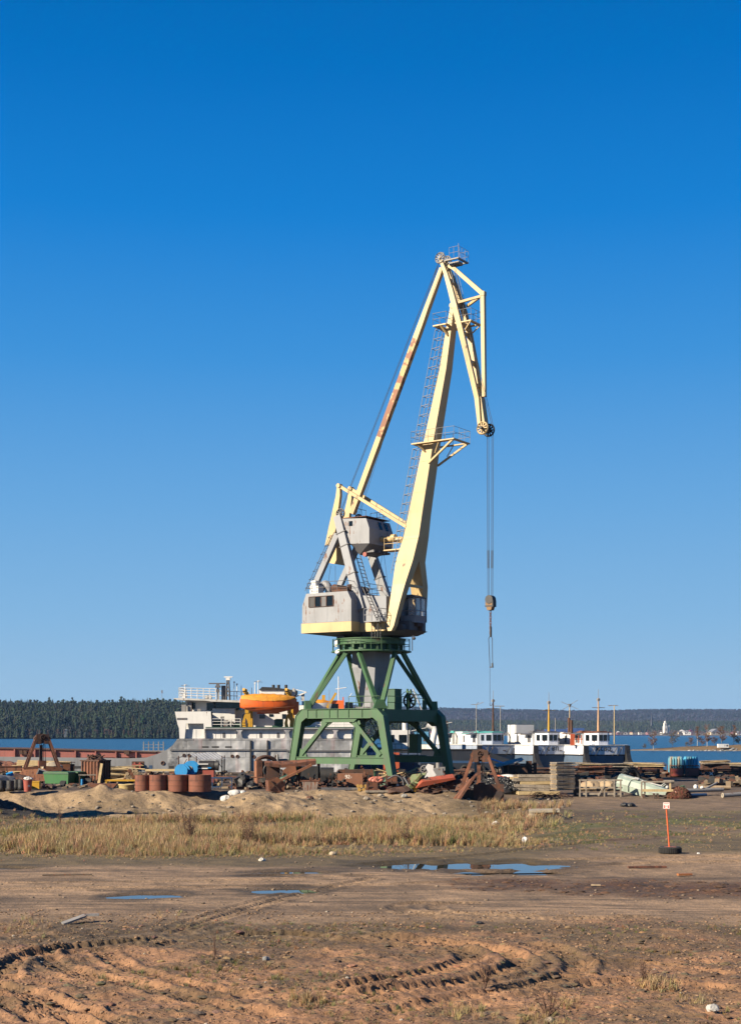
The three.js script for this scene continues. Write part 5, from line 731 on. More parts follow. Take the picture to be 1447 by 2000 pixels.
// pusher tugs moored side by side, their flat bows turned to the right and towards the yard; x runs forward, the bow plate stands at x = 0
function tug(label, px, Z, turn, { wall, roofM, mast, mastM, stack, letters, casing, B = 3.4, back = -0.9 }) {
  const o = thing('tug', label, 'tug', [X(px, Z), WATER, -Z], turn), deck = 4.2, top = 5.3;
  const ring = (y, f, w, r = 0.9) => [[-13, -w], [f - r, -w], [f - r * 0.3, -w + r * 0.3], [f, -w + r], [f, w - r], [f - r * 0.3, w - r * 0.3], [f - r, w], [-13, w]].map(([x, z]) => V(x, y, z));
  const lower = part('lower_hull', loft([ring(0, -1.2, B - 0.3), ring(2.2, -0.35, B - 0.1), ring(4.1, -0.03, B - 0.02)]), weathered([0.085, 0.135, 0.21], { rust: 0.12, vary: 0.3, tile: 4, rough: 0.6 }), o);
  const h = part('hull', loft([ring(4.104, 0, B), ring(4.4, 0.02, B), ring(top, 0.06, B)]), wall, o);
  part('bulwark_rail', [0, 1, 2, 3, 4, 5, 6].map((k) => { const r = ring(top, 0.06, B); return rod(r[k], r[k + 1], 0.07, 5); }), M.whiteDirty, h);
  part('knuckle', [0, 1, 2, 3, 4, 5, 6].map((k) => { const r = ring(4.1, 0.02, B); return rod(r[k], r[k + 1], 0.08, 5); }), M.black, h);
  // curved pushing knees at both corners of the bow
  for (const s of [-1, 1]) part('push_knee', prism([[0.02, 5.25], [0.14, 5.25], [0.25, 4.3], [0.6, 3.5], [1.3, 2.8], [2.2, 2.3], [2.2, 1.4], [-0.5, 0.9]], s * (B - 0.5) - 0.3, s * (B - 0.5) + 0.3), M.black, o);
  for (const z of [-2.2, -1.5, 0.9, 1.6]) part('fender_rope', rod(V(0.1, top - 0.15, z), V(0.14, 4.0, z + 0.75), 0.045, 4), M.black, h);
  for (const z of [-2.9, -0.6, 2.4]) part('scupper', [bxy(0.055, 0.08, 4.55, 4.65, z - 0.2, z + 0.2)], M.rustDark, h);
  part('deck', bxy(-12.9, -0.1, deck - 0.1, deck, -B + 0.1, B - 0.1), M.rustDark, o);
  const x1 = back - 2.5, dh = part('deckhouse', [bxy(-8.5, x1 - 0.003, deck, 6.75, -1.7, 1.7)], M.white, o); part('deckhouse_roof', [bxy(-8.6, x1 - 0.01, 6.753, 6.82, -1.8, 1.8), bx(0.9, 0.35, 1.2, x1 - 1.2, 6.95, 0.6), bx(1.2, 0.2, 1.6, x1 - 2.8, 6.9, -0.2)], roofM, dh);
  for (const [a, b] of [[x1 - 1.35, x1 - 0.45], [-7.9, -7.4]]) part('window', bxy(a, b, 5.6, 6.5, 1.7, 1.73), M.greyDark, dh);
  part('awning', [bx(2.0, 0.07, 0.9, x1 - 1.0, 6.72, 2.05, 0.25)], M.greyDark, dh);
  const oct = (r, y) => [[x1, r], [back - 0.75, r], [back, r * 0.5], [back, -r * 0.5], [back - 0.75, -r], [x1, -r]].map(([x, z]) => V(x, y, z));
  const wh = part('wheelhouse', loft([oct(1.25, deck), oct(1.3, 6.85)]), wall, o); part('wheelhouse_roof', loft([oct(1.45, 6.853), oct(1.45, 6.92), oct(0.8, 7.05)]), roofM, wh);
  const pane = (a, b, n) => { for (let i = 0; i < n; i++) { const p = a.clone().lerp(b, (i + 0.1) / n), q = a.clone().lerp(b, (i + 0.9) / n), d = b.clone().sub(a).normalize(), nn = V(d.z, 0, -d.x).multiplyScalar(-0.04); part('pane', loft([[p, q, q.clone().setY(6.6), p.clone().setY(6.6)], [p, q, q.clone().setY(6.6), p.clone().setY(6.6)].map((v) => v.clone().add(nn))]), M.glass, wh); } };
  pane(V(back + 0.005, 5.85, 0.6), V(back + 0.005, 5.85, -0.6), 2); pane(V(back - 0.7, 5.85, 1.29), V(back - 0.05, 5.85, 0.7), 1); pane(V(back - 0.05, 5.85, -0.7), V(back - 0.7, 5.85, -1.29), 1); pane(V(x1 + 0.3, 5.85, 1.3), V(back - 1.0, 5.85, 1.3), 1);
  if (casing) { const f = part('funnel_casing', bxy(-11.4, -8.85, deck, casing, -1.2, 1.4), M.white, o); part('casing_pipe', curve([V(-10.9, 4.6, 1.55), V(-10.4, 6.2, 1.6), V(-11.2, 6.9, 1.5)], 0.09, 12), M.steel, f); }
  for (let i = 0; i < stack; i++) part('exhaust_stack', cyl(0.19, 0.19, 2.4 - i * 0.3, -9.6 + i * 0.7, 7.6 - i * 0.15, 0.2, 8), M.rustDark, o);
  if (mast) { const m = part('mast', rod(V(back - 1.2, 6.9, 0), V(back - 1.2, mast, 0), 0.17, 8, 0.08), mastM, o); part('mast_head', [bx(0.35, 0.3, 0.3, back - 1.2, mast - 0.2, 0), rod(V(back - 1.2, mast - 1.2, -0.9), V(back - 1.2, mast - 1.2, 0.9), 0.045), rod(V(back - 1.2, mast, 0), V(back - 1.2, mast + 1.1, 0), 0.03)], M.steel, m); }
  if (letters) { const c = document.createElement('canvas'); c.width = 128; c.height = 32; const g = c.getContext('2d'); g.clearRect(0, 0, 128, 32); g.fillStyle = '#20242c'; g.font = 'bold 28px sans-serif'; g.textAlign = 'center'; g.fillText(letters, 64, 26); const t = new THREE.CanvasTexture(c); t.colorSpace = THREE.SRGBColorSpace; const q = new THREE.Mesh(new THREE.PlaneGeometry(3.4, 0.8), new THREE.MeshStandardMaterial({ map: t, alphaTest: 0.4, roughness: 0.7 })); q.name = 'bow_letters'; q.position.set(0.075, 4.85, 0.5); q.rotation.y = Math.PI / 2; o.add(q); }
  return o;
}
{
  const shade = weathered([0.82, 0.85, 0.92], { rust: 0.09, vary: 0.12, tile: 4, grime: 0.25 }), teal = weathered([0.1, 0.42, 0.4], { rust: 0.1, vary: 0.15, tile: 3 }), red = M.redPaint;
  tug('white tug nearest open water, with a pinkish wooden mast', 1184, 176, -1.23, { wall: shade, roofM: M.rust, mast: 11.2, mastM: weathered([0.6, 0.36, 0.2], { rust: 0.1 }), letters: 'ЖСВО', stack: 2, casing: 6.9 });
  tug('middle white tug with yellow mast and a tall white funnel casing', 1086, 179, -1.23, { wall: shade, roofM: M.greyDark, mast: 10.9, mastM: M.yellow, letters: 'С ВП', stack: 0, casing: 7.9 });
  tug('blue-white tug with teal trim and dark mast behind the large grab', 976, 182, -1.23, { wall: weathered([0.33, 0.39, 0.5], { rust: 0.1, vary: 0.15 }), roofM: teal, mast: 11.2, mastM: M.rustDark, stack: 0, casing: 7.0 });
  tug('white tug with teal roof edge half hidden by the green crane leg', 925, 190, -1.23, { wall: M.whiteDirty, roofM: teal, stack: 2, casing: 7.0 });
  const bits = thing('workboat', 'pale blue workboat with a white cabin seen through the crane portal', 'boat', [X(745, 183), WATER, -183]);
  part('hull', [bxy(-6, 5.5, 0, 3.599, -2, 1.5)], M.bluePaint, bits); part('bulwark', [bxy(-6, 0, 3.6, 4.9, 1.3, 1.5)], M.bluePaint, bits);
  { const c = document.createElement('canvas'); c.width = 256; c.height = 48; const g = c.getContext('2d'); g.clearRect(0, 0, 256, 48); g.fillStyle = '#c9d6ea'; g.font = 'bold 40px sans-serif'; g.textAlign = 'center'; g.fillText('ПЭ-САЙТЭВ', 128, 38); const t = new THREE.CanvasTexture(c); t.colorSpace = THREE.SRGBColorSpace; const q = new THREE.Mesh(new THREE.PlaneGeometry(1.7, 0.5), new THREE.MeshStandardMaterial({ map: t, alphaTest: 0.35, roughness: 0.7 })); q.name = 'hull_lettering'; q.position.set(-1.35, 4.2, 1.51); bits.add(q); } const cb = part('cabin', [bxy(0.2, 3.6, 3.6, 7.2, -1.5, 1.2), bxy(-4.6, -1.4, 3.6, 6.4, -1.5, 1.2)], M.white, bits); part('window', [bxy(0.6, 1.6, 5.6, 6.6, 1.2, 1.24), bxy(2.2, 3.2, 5.6, 6.6, 1.2, 1.24), bxy(-4, -3.2, 4.8, 5.8, 1.2, 1.24)], M.glass, cb); part('blue_cover', [bxy(4.2, 6, 5.4, 7, -1.2, 0.9), bxy(-1.2, 0.1, 3.6, 5, 0, 1.2)], weathered([0.1, 0.3, 0.5], { vary: 0.3 }), bits); part('ventilator', [cyl(0.35, 0.35, 2.4, 3.0, 7.2, 0.6, 12), new THREE.SphereGeometry(0.42, 10, 8).translate(3.0, 8.4, 0.7)], M.white, bits); part('derrick', [rod(V(6.5, 10.6, 0), V(8.5, 6.5, 0.5), 0.1, 6), rod(V(-2.5, 6.4, 0), V(-2.5, 9.6, 0), 0.08, 6)], M.whiteDirty, bits); part('mooring_rail', railing([V(-6, 3.6, 1.4), V(5.4, 3.6, 1.4)], 1.1, 1.2, 0.04), M.white, bits);
  const dv = thing('white_crane_post', 'white curved ventilator post beside the right green crane leg', 'ventilator', [X(852, 182), WATER + 3, -182]); part('post', curve([V(-0.6, 0, 0), V(-0.4, 3, 0), V(-0.2, 4.4, 0), V(-1.2, 4.9, 0)], 0.42, 14, 10), M.white, dv); part('rail', [rod(V(-4, 3.9, 0), V(2, 5.2, 0), 0.05), rod(V(-3, 9.5, 0), V(-1.2, 5.2, 0), 0.08)], M.whiteDirty, dv);
  // free-standing masts with aerials beside the tugs
  const masts = [[930, 1376, 1422, 'thin grey mast with a fan aerial above the teal tug roof', 'fan'], [977, 1379, 1432, 'thin grey mast with a flat T aerial behind the dark mast', 'tee'], [1112, 1378, 1440, 'brown mast with an X-shaped aerial between the two right tugs', 'ex'], [1199, 1378, 1462, 'pale pole with a flat aerial at the bow of the last tug', 'tee'], [1084, 1402, 1440, 'short thin pole behind the yellow mast', 'none']];
  for (const [px, t, b, l, kind] of masts) { const Z = 186, k = F / Z, h = (b - t) / k, o = thing('aerial_mast', l, 'mast', [X(px, Z), Y(b, Z) - 3, -Z]); part('pole', rod(V(0, 0, 0), V(0, h + 3, 0), 0.1, 6, 0.06), px > 1100 ? M.woodPale : M.steel, o); const y = h + 3; if (kind !== 'none') part('aerial', kind === 'fan' ? [rod(V(-0.7, y, 0), V(0.2, y, 0), 0.04), rod(V(0.1, y, 0), V(0.9, y + 0.3, 0.4), 0.04), rod(V(0, y, 0), V(0.3, y + 0.3, -0.4), 0.04)] : kind === 'tee' ? [rod(V(-0.8, y, 0), V(0.5, y, 0), 0.05), rod(V(-0.6, y - 0.05, -0.3), V(-0.6, y - 0.05, 0.3), 0.03)] : [rod(V(-1.1, y + 0.5, 0), V(1.1, y - 0.5, 0.2), 0.03), rod(V(-0.9, y - 0.5, 0), V(1, y + 0.7, 0.2), 0.03), cyl(0.1, 0.3, 0.4, 0, y, 0, 6)], M.steel, o); }
  const rb = thing('red_bollard_frame', 'small red bollard frame on the deck of the last tug', 'frame', [X(1117, 179), Y(1452, 179), -176]); part('frame', [bx(0.5, 1.4, 0.4, -0.4, 0.5, 0), ...[0, 0.35, 0.7].map((x) => bx(0.08, 1.1, 0.1, x, 0.5, 0)), bx(1.1, 0.12, 0.14, 0.3, 0.55, 0)], M.orangeRed, rb);
}
// ---------- the yard ----------
const at = (px, Z, dy = 0) => [X(px, Z), H(X(px, Z), Z) + dy, -Z];
const Q = (px, py, dy = 0) => { const Z = qz(py); return [X(px, Z), QUAY + dy, -Z]; };   // standing on the quay at a place in the photo
const drumGeo = (r, h) => new THREE.LatheGeometry([[0, 0], [r, 0], [r, h * 0.3], [r * 1.03, h * 0.33], [r, h * 0.36], [r, h * 0.64], [r * 1.03, h * 0.67], [r, h * 0.7], [r, h], [r * 0.93, h], [r * 0.93, h - 0.02], [0, h - 0.02]].map(([a, b]) => new THREE.Vector2(a, b)), 20);
{ // barrels at the far left
  const dr = solo('steel_drum', 'black steel drum nearest the picture edge in the row of barrels', 'barrel', drumGeo(0.3, 0.86), M.black, Q(4, 1545), 0, 'black drums standing on the quay');
  copy(dr, 'black steel drum with pale marks, second in the row of barrels', Q(21, 1545.5), 1); copy(dr, 'black steel drum, third in the row of barrels', Q(33, 1543), 2); copy(dr, 'black steel drum beside the red bin', Q(43, 1543.5), 3);
  const rb = thing('red_bin', 'dull red tapered bin with a pale bag on its top', 'bin', Q(55, 1546)); part('body', cyl(0.28, 0.35, 0.92, 0, 0.46, 0, 18), M.redPaint, rb); part('rim', new THREE.TorusGeometry(0.35, 0.03, 6, 20).rotateX(Math.PI / 2).translate(0, 0.9, 0), M.redPaint, rb); part('paper_label', bx(0.14, 0.16, 0.02, 0.16, 0.45, 0.29, 0, 0.5), M.whiteDirty, rb);
  solo('plastic_bag', 'crumpled pale plastic bag lying on the red bin', 'bag', lumpy(0.32, 61, 0.6, 2, 0.5), M.whiteDirty, Q(56, 1546, 1.02));
  const yc = thing('yellow_crate', 'yellow plastic crate behind the red bin', 'crate', Q(70, 1542)); part('body', [bx(0.75, 0.6, 0.6, 0, 0.35, 0)], M.yellow, yc); part('rim', bx(0.8, 0.08, 0.65, 0, 0.66, 0), M.yellow, yc);
  solo('soil_pile', 'brown soil heap between the yellow crate and green containers', 'heap', [lumpy(0.75, 62, 0.5, 3, 0.45), lumpy(0.5, 63, 0.5, 3, 0.5).translate(0.7, 0, 0.1)], M.rustDark, Q(86, 1540, 0.05));
  solo('dark_boulder', 'dark grey block heap behind the black drums', 'heap', [lumpy(1.2, 64, 0.5, 3, 0.6)], M.greyDark, Q(6, 1531, 0.1)); solo('dark_boulder', 'dark brown rounded heap with a blue scrap behind the barrels', 'heap', [lumpy(1.25, 65, 0.4, 3, 0.6)], M.rustDark, Q(38, 1529, 0.1)); solo('blue_scrap', 'small light blue scrap on the brown heap', 'scrap', [bx(0.6, 0.3, 0.4, 0, 0, 0, 0.3, 0.4, 0.2)], M.blueBright, Q(20, 1530.5, 0.85));
  solo('steel_beam', 'long rust-red beam lying behind the drums at the picture edge', 'beam', [bx(4.2, 0.5, 0.5, 0, 0.25, 0), bx(4.2, 0.06, 0.7, 0, 0.53, 0)], M.rust, Q(5, 1515, 0.5), 0.05);
  solo('rust_heap', 'dark rusty scrap heap above the long beam at the picture edge', 'heap', [lumpy(1.6, 66, 0.7, 3, 0.5), lumpy(1.1, 67, 0.7, 3, 0.5).translate(1.8, 0, 0)], M.rust, Q(4, 1509, 0.6));
  // leaning brown plates below the grab
  const plate = solo('steel_plate', 'brown steel plate leaning on a pile below the first grab', 'plate', prism([[-1.9, 0], [1.7, 0], [0.9, 1.1], [-1.1, 0.9]], -0.04, 0.04), M.rustLight, Q(67, 1526, 0.2), 0.1); plate.rotation.x = -0.35;
  const pl2 = copy(plate, 'rusty sloped plate in front of the green containers', Q(84, 1530, 0.2), 0.2); pl2.scale.setScalar(0.7); pl2.rotation.x = -0.5;
  const gb = thing('glass_panel', 'grey glazed panel leaning beside the green waste containers', 'panel', Q(82, 1527)); part('frame', bx(0.95, 0.85, 0.08, 0, 0.75, 0, -0.3, 0, -0.35), M.greyDark, gb); part('pane', bx(0.7, 0.6, 0.03, 0, 0.76, 0.06, -0.3, 0, -0.35), M.glass, gb);
}
{ // green waste containers
  const o = thing('waste_container', 'green wheeled waste container, first of three, lit on its front', 'waste container', Q(106, 1534), -0.45, 'green waste containers in a row');
  part('body', loft([[V(-0.6, 0.18, -0.45), V(0.6, 0.18, -0.45), V(0.6, 0.18, 0.45), V(-0.6, 0.18, 0.45)], [V(-0.72, 1.1, -0.56), V(0.72, 1.1, -0.56), V(0.72, 1.1, 0.56), V(-0.72, 1.1, 0.56)]]), weathered([0.035, 0.17, 0.05], { rust: 0.06, vary: 0.15, tile: 2 }), o);
  part('lid', [prism([[-0.74, 1.105], [0.74, 1.105], [0.66, 1.2], [0, 1.25], [-0.66, 1.2]], -0.58, 0.58)], M.green, o); part('rim', bx(1.5, 0.07, 1.18, 0, 1.06, 0), M.greenDark, o); for (const [x, z] of [[-0.5, 0.35], [0.5, 0.35], [-0.5, -0.35], [0.5, -0.35]]) part('castor', move(cyl(0.09, 0.09, 0.06, 0, 0, 0, 10, Math.PI / 2), x, 0.09, z), M.black, o); part('handle', [rod(V(-0.76, 0.9, 0.3), V(-0.76, 0.9, -0.3), 0.025, 5)], M.black, o);
  copy(o, 'green wheeled waste container, middle of three', Q(128, 1534.5), -0.4); copy(o, 'green wheeled waste container, third in the row by the pallets', Q(149, 1533.5), -0.5);
}
// clamshell grab with its four arms: crown on top, shells below
function grab(label, pos, turn, s, matA, matB, shellM) {
  const o = thing('clamshell_grab', label, 'grab', pos, turn); o.scale.setScalar(s);
  part('crown', [prism([[-0.75, 3.7], [0.75, 3.7], [0.85, 4.1], [0.55, 4.45], [0.2, 4.55], [-0.2, 4.55], [-0.55, 4.45], [-0.85, 4.1]], -0.45, 0.45)], matA, o); part('head_sheave', move(wheel(0.28, 0.07, 6, 0.2), 0, 4.2, 0.5), M.rustDark, o); part('crown_cheek', [bx(0.5, 1.0, 0.1, -0.4, 4.0, 0.5), bx(0.5, 1.0, 0.1, 0.4, 4.0, 0.5), bx(0.5, 0.9, 0.1, 0, 4.0, -0.5)], matA, o);
  for (const [sx, sz] of [[-1, 1], [1, 1], [-1, -1], [1, -1]]) part('arm', beam(V(sx * 0.62, 4.05, sz * 0.4), V(sx * 1.75, 0.9, sz * 0.75), 0.24, 0.26, ZAX), matB, o);
  part('lower_block', [bx(0.7, 0.6, 1.3, 0, 1.5, 0), bx(0.3, 1.6, 0.3, -0.12, 2.6, 0.15)], matB, o); for (const x of [-0.3, -0.12, 0.15, 0.32]) part('closing_rope', rod(V(x, 1.7, 0.2), V(x * 0.8, 3.9, 0.2), 0.03, 4), M.rope, o);
  for (const s2 of [-1, 1]) { const q = [[0.02, 0.02], [0.5, 0], [1.55, 0.35], [1.95, 0.95], [1.85, 1.1], [0.3, 1.25]]; part('shell', [prism(q.map(([x, y]) => [x * s2, y]), -1.0, -0.94), prism(q.map(([x, y]) => [x * s2, y]), 0.94, 1.0), loft([[V(0.02 * s2, 0.02, -0.94), V(0.02 * s2, 0.02, 0.94)], [V(0.5 * s2, 0, -0.94), V(0.5 * s2, 0, 0.94)], [V(1.55 * s2, 0.35, -0.94), V(1.55 * s2, 0.35, 0.94)], [V(1.95 * s2, 0.95, -0.94), V(1.95 * s2, 0.95, 0.94)]].map(([a, b]) => [a, b, b.clone().add(V(0.01, 0.04, 0)), a.clone().add(V(0.01, 0.04, 0))]))], shellM, o); }
  return o;
}
const ZAX = V(0, 0, 1);
grab('rusty four-armed clamshell grab standing before the red ship hatch', Q(83, 1518, -0.1), 0.35, 1.02, M.rustDark, M.rust, M.rustLight);
{ // timber, tank, box, container at the left
  const o = thing('sawn_timber_stack', 'pale new sawn timber stack behind the first grab', 'timber stack', Q(78, 1513), 0.03); reseed(801);
  for (let r = 0; r < 8; r++) piece('plank', join([bx(6.6 - 0.1 * r, 0.17, 0.9, 0, 0, 0)]), M.woodPale, o, [rr(-0.25, 0.25) - 0.1 + r * 0.06, 0.1 + r * 0.19, -r * 0.22 + rr(-0.05, 0.05)], [0, rr(-0.02, 0.02), -0.03]);
  for (let r = 0; r < 5; r++) piece('bearer', join(bx(0.12, 0.1, 1.2)), M.woodDark, o, [-2.8 + r * 1.4, 0.0, 0]);
  const tk = thing('concrete_tank', 'round beige concrete tank with a shallow cone top', 'tank', Q(103, 1516)); part('drum', cyl(1.1, 1.1, 1.0, 0, 0.6, 0, 28), M.concrete, tk); part('cone_top', cyl(1.1, 0.25, 0.45, 0, 1.33, 0, 28), M.concrete, tk);
  const bxo = thing('rusty_box', 'small rust-orange steel box beside the round concrete tank', 'box', Q(127, 1515)); part('body', bx(1.1, 0.95, 0.9, 0, 0.9, 0, 0, 0.3), M.rustLight, bxo); part('side', bx(0.5, 0.8, 0.7, 0.75, 0.85, -0.2, 0, 0.3), M.rustDark, bxo); part('lid', bx(1.7, 0.07, 1.1, 0.2, 1.45, -0.1, 0, 0.3), M.rustDark, bxo);
  const c = thing('ribbed_skip', 'tall ribbed rust-red skip heaped with scrap by the log pile', 'skip', Q(188, 1533), -0.5); part('body', bx(2.0, 2.15, 1.6, 0, 1.15, 0), M.rust, c);
  for (let i = 0; i < 6; i++) part('rib', bx(0.12, 2.1, 0.09, -0.88 + i * 0.35, 1.15, 0.845), M.rust, c); for (let i = 0; i < 5; i++) part('rib', bx(0.09, 2.1, 0.12, 1.045, 1.15, -0.66 + i * 0.33), M.rust, c); part('top_rim', [bx(2.16, 0.12, 0.12, 0, 2.17, 0.84), bx(0.12, 0.12, 1.6, 1.02, 2.17, 0)], M.rustDark, c);
  reseed(803); solo('scrap_load', 'tangled rusty scrap heaped on the ribbed skip', 'scrap', Array.from({ length: 30 }, () => curve([V(rr(-0.8, 0.8), 0, rr(-0.6, 0.6)), V(rr(-0.7, 0.7), rr(0.2, 0.55), rr(-0.5, 0.5)), V(rr(-0.8, 0.8), 0.02, rr(-0.6, 0.6))], rr(0.03, 0.08), 8, 4)).concat([lumpy(0.75, 69, 0.5, 3, 0.4)]), M.rustDark, Q(188, 1533, 2.2), 0.6);
  const tb = thing('pallet_table', 'cluttered low wooden table beside the ribbed skip', 'table', Q(171, 1535), 0.2); part('top', bx(1.5, 0.08, 0.9, 0, 0.95, 0), M.woodGrey, tb); for (const [x, z] of [[-0.65, 0.35], [0.65, 0.35], [-0.65, -0.35], [0.65, -0.35]]) part('leg', bx(0.09, 0.92, 0.09, x, 0.46, z), M.woodDark, tb); part('brace', beam(V(0.6, 0.05, 0.4), V(1.3, 1.3, 0.2), 0.09), M.woodDark, tb);
  solo('plank', 'pale plank leaning on the ribbed skip', 'plank', bx(0.22, 1.9, 0.05, 0, 0.95, 0, -0.15, 0, -0.12), M.woodPale, Q(196, 1536, 0.1)); solo('blue_bottle', 'tall light blue bottle standing under the cluttered table', 'bottle', cyl(0.12, 0.1, 0.6, 0, 0.3, 0, 12), M.blueBright, Q(161, 1535)); solo('dark_motor', 'dark machine part under the cluttered table', 'machine part', [cyl(0.3, 0.3, 0.7, 0, 0.35, 0, 12, 0, 1.57), bx(0.5, 0.3, 0.5, 0.2, 0.15, 0)], M.black, Q(172, 1534)); solo('steel_tray', 'low rusty tapered tray on the sand before the skip', 'tray', prism([[-1.1, 0.02], [0.7, 0.02], [1.1, 0.45], [-1.1, 0.45]], -0.4, 0.4), M.rust, Q(205, 1541));
  // logs
  const lp = thing('log_pile', 'pile of pale split logs behind the yellow ring', 'log pile', Q(238, 1530), 0.12); reseed(805); const lg = join(cyl(0.15, 0.14, 1.9, 0, 0, 0, 9, 0, Math.PI / 2)), le = join(cyl(0.17, 0.17, 0.9, 0, 0, 0, 10, Math.PI / 2));
  for (let r = 0; r < 5; r++) for (let i = 0; i < 4; i++) piece('log', lg, r % 2 ? M.wood : M.woodPale, lp, [rr(-1.4, -0.2), 0.3 + r * 0.25 + rr(-0.05, 0.05), -0.5 + i * 0.3 + rr(-0.1, 0.1)], [rr(-0.2, 0.2), rr(-0.35, 0.35), rr(-0.1, 0.1)]);
  for (let r = 0; r < 4; r++) for (let i = 0; i < 6 - r; i++) piece('log', le, (r + i) % 3 ? M.wood : M.rustLight, lp, [0.3 + i * 0.32 + r * 0.14, 0.35 + r * 0.27, 0.25 + rr(-0.15, 0.1)], [0, rr(-0.2, 0.2), 0]);
  piece('board', join(bx(3.2, 0.08, 0.4)), M.woodPale, lp, [0.4, 1.55, 0.1], [0, 0.15, 0.06]); piece('board', join(bx(2.6, 0.08, 0.35)), M.woodPale, lp, [0.9, 1.42, 0.35], [0, -0.2, -0.08]);
  const yf = thing('log_stand', 'low yellow steel frame under the log pile', 'frame', Q(240, 1537)); part('rail', [bx(2.8, 0.12, 0.1, -0.1, 0.55, 0), bx(2.8, 0.12, 0.1, -0.1, 0.55, -0.9)], M.yellow, yf); for (const x of [-1.4, 1.2]) part('foot', bx(0.12, 0.55, 1.0, x, 0.27, -0.45), M.yellow, yf);
  const yr = thing('concrete_ring', 'low pale yellow concrete ring on the sand beside the big rusty drums', 'ring', Q(248, 1544)); part('wall', new THREE.LatheGeometry([[0.5, 0], [0.62, 0], [0.62, 0.4], [0.68, 0.42], [0.68, 0.52], [0.5, 0.52], [0.5, 0]].map(([a, b]) => new THREE.Vector2(a, b)), 24), weathered([0.52, 0.4, 0.17], { rust: 0.12, tile: 2 }), yr);
  // four big open cylinders
  const bd = thing('steel_cylinder', 'big rust-red open cylinder next to the concrete ring, first of four', 'cylinder', Q(280, 1545), 0.3, 'big rusty cylinders standing in a row'); part('shell', new THREE.LatheGeometry([[0.62, 0], [0.64, 0], [0.64, 1.28], [0.6, 1.28], [0.6, 0.05]].map(([a, b]) => new THREE.Vector2(a, b)), 28), weathered([0.2, 0.066, 0.036], { rust: 0.38, rustCol: [0.12, 0.04, 0.025], vary: 0.35, tile: 2.5, rough: 0.8 }), bd); part('hoop', [0.45, 0.85].map((y) => new THREE.TorusGeometry(0.642, 0.012, 5, 28).rotateX(Math.PI / 2).translate(0, y, 0)), M.rustDark, bd);
  copy(bd, 'big rusty open cylinder, second from the concrete ring', Q(310, 1545.5), 1.2).scale.set(1.12, 1.02, 1.12); copy(bd, 'big rusty open cylinder half in shade, third in the row', Q(349, 1545.5), 2.1).scale.set(1.3, 1.02, 1.3); copy(bd, 'widest rusty cylinder at the end of the row by the blue trestle', Q(391, 1546), 2.8).scale.set(1.38, 1.04, 1.38);
  const ts = thing('timber_trestle', 'long pale timber beam on trestle legs before the grey ship', 'trestle', Q(320, 1523), 0.02); part('beam', bx(3.6, 0.22, 0.4, 0, 0.95, 0), M.woodPale, ts); for (const x of [-1.5, 0, 1.4]) part('leg', bx(0.14, 0.85, 0.14, x, 0.42, 0), M.wood, ts); solo('blue_block', 'small dark blue block on the end of the timber trestle', 'block', bx(0.32, 0.36, 0.3, 0, 0.18, 0), M.bluePaint, Q(295, 1523, 1.06));
}
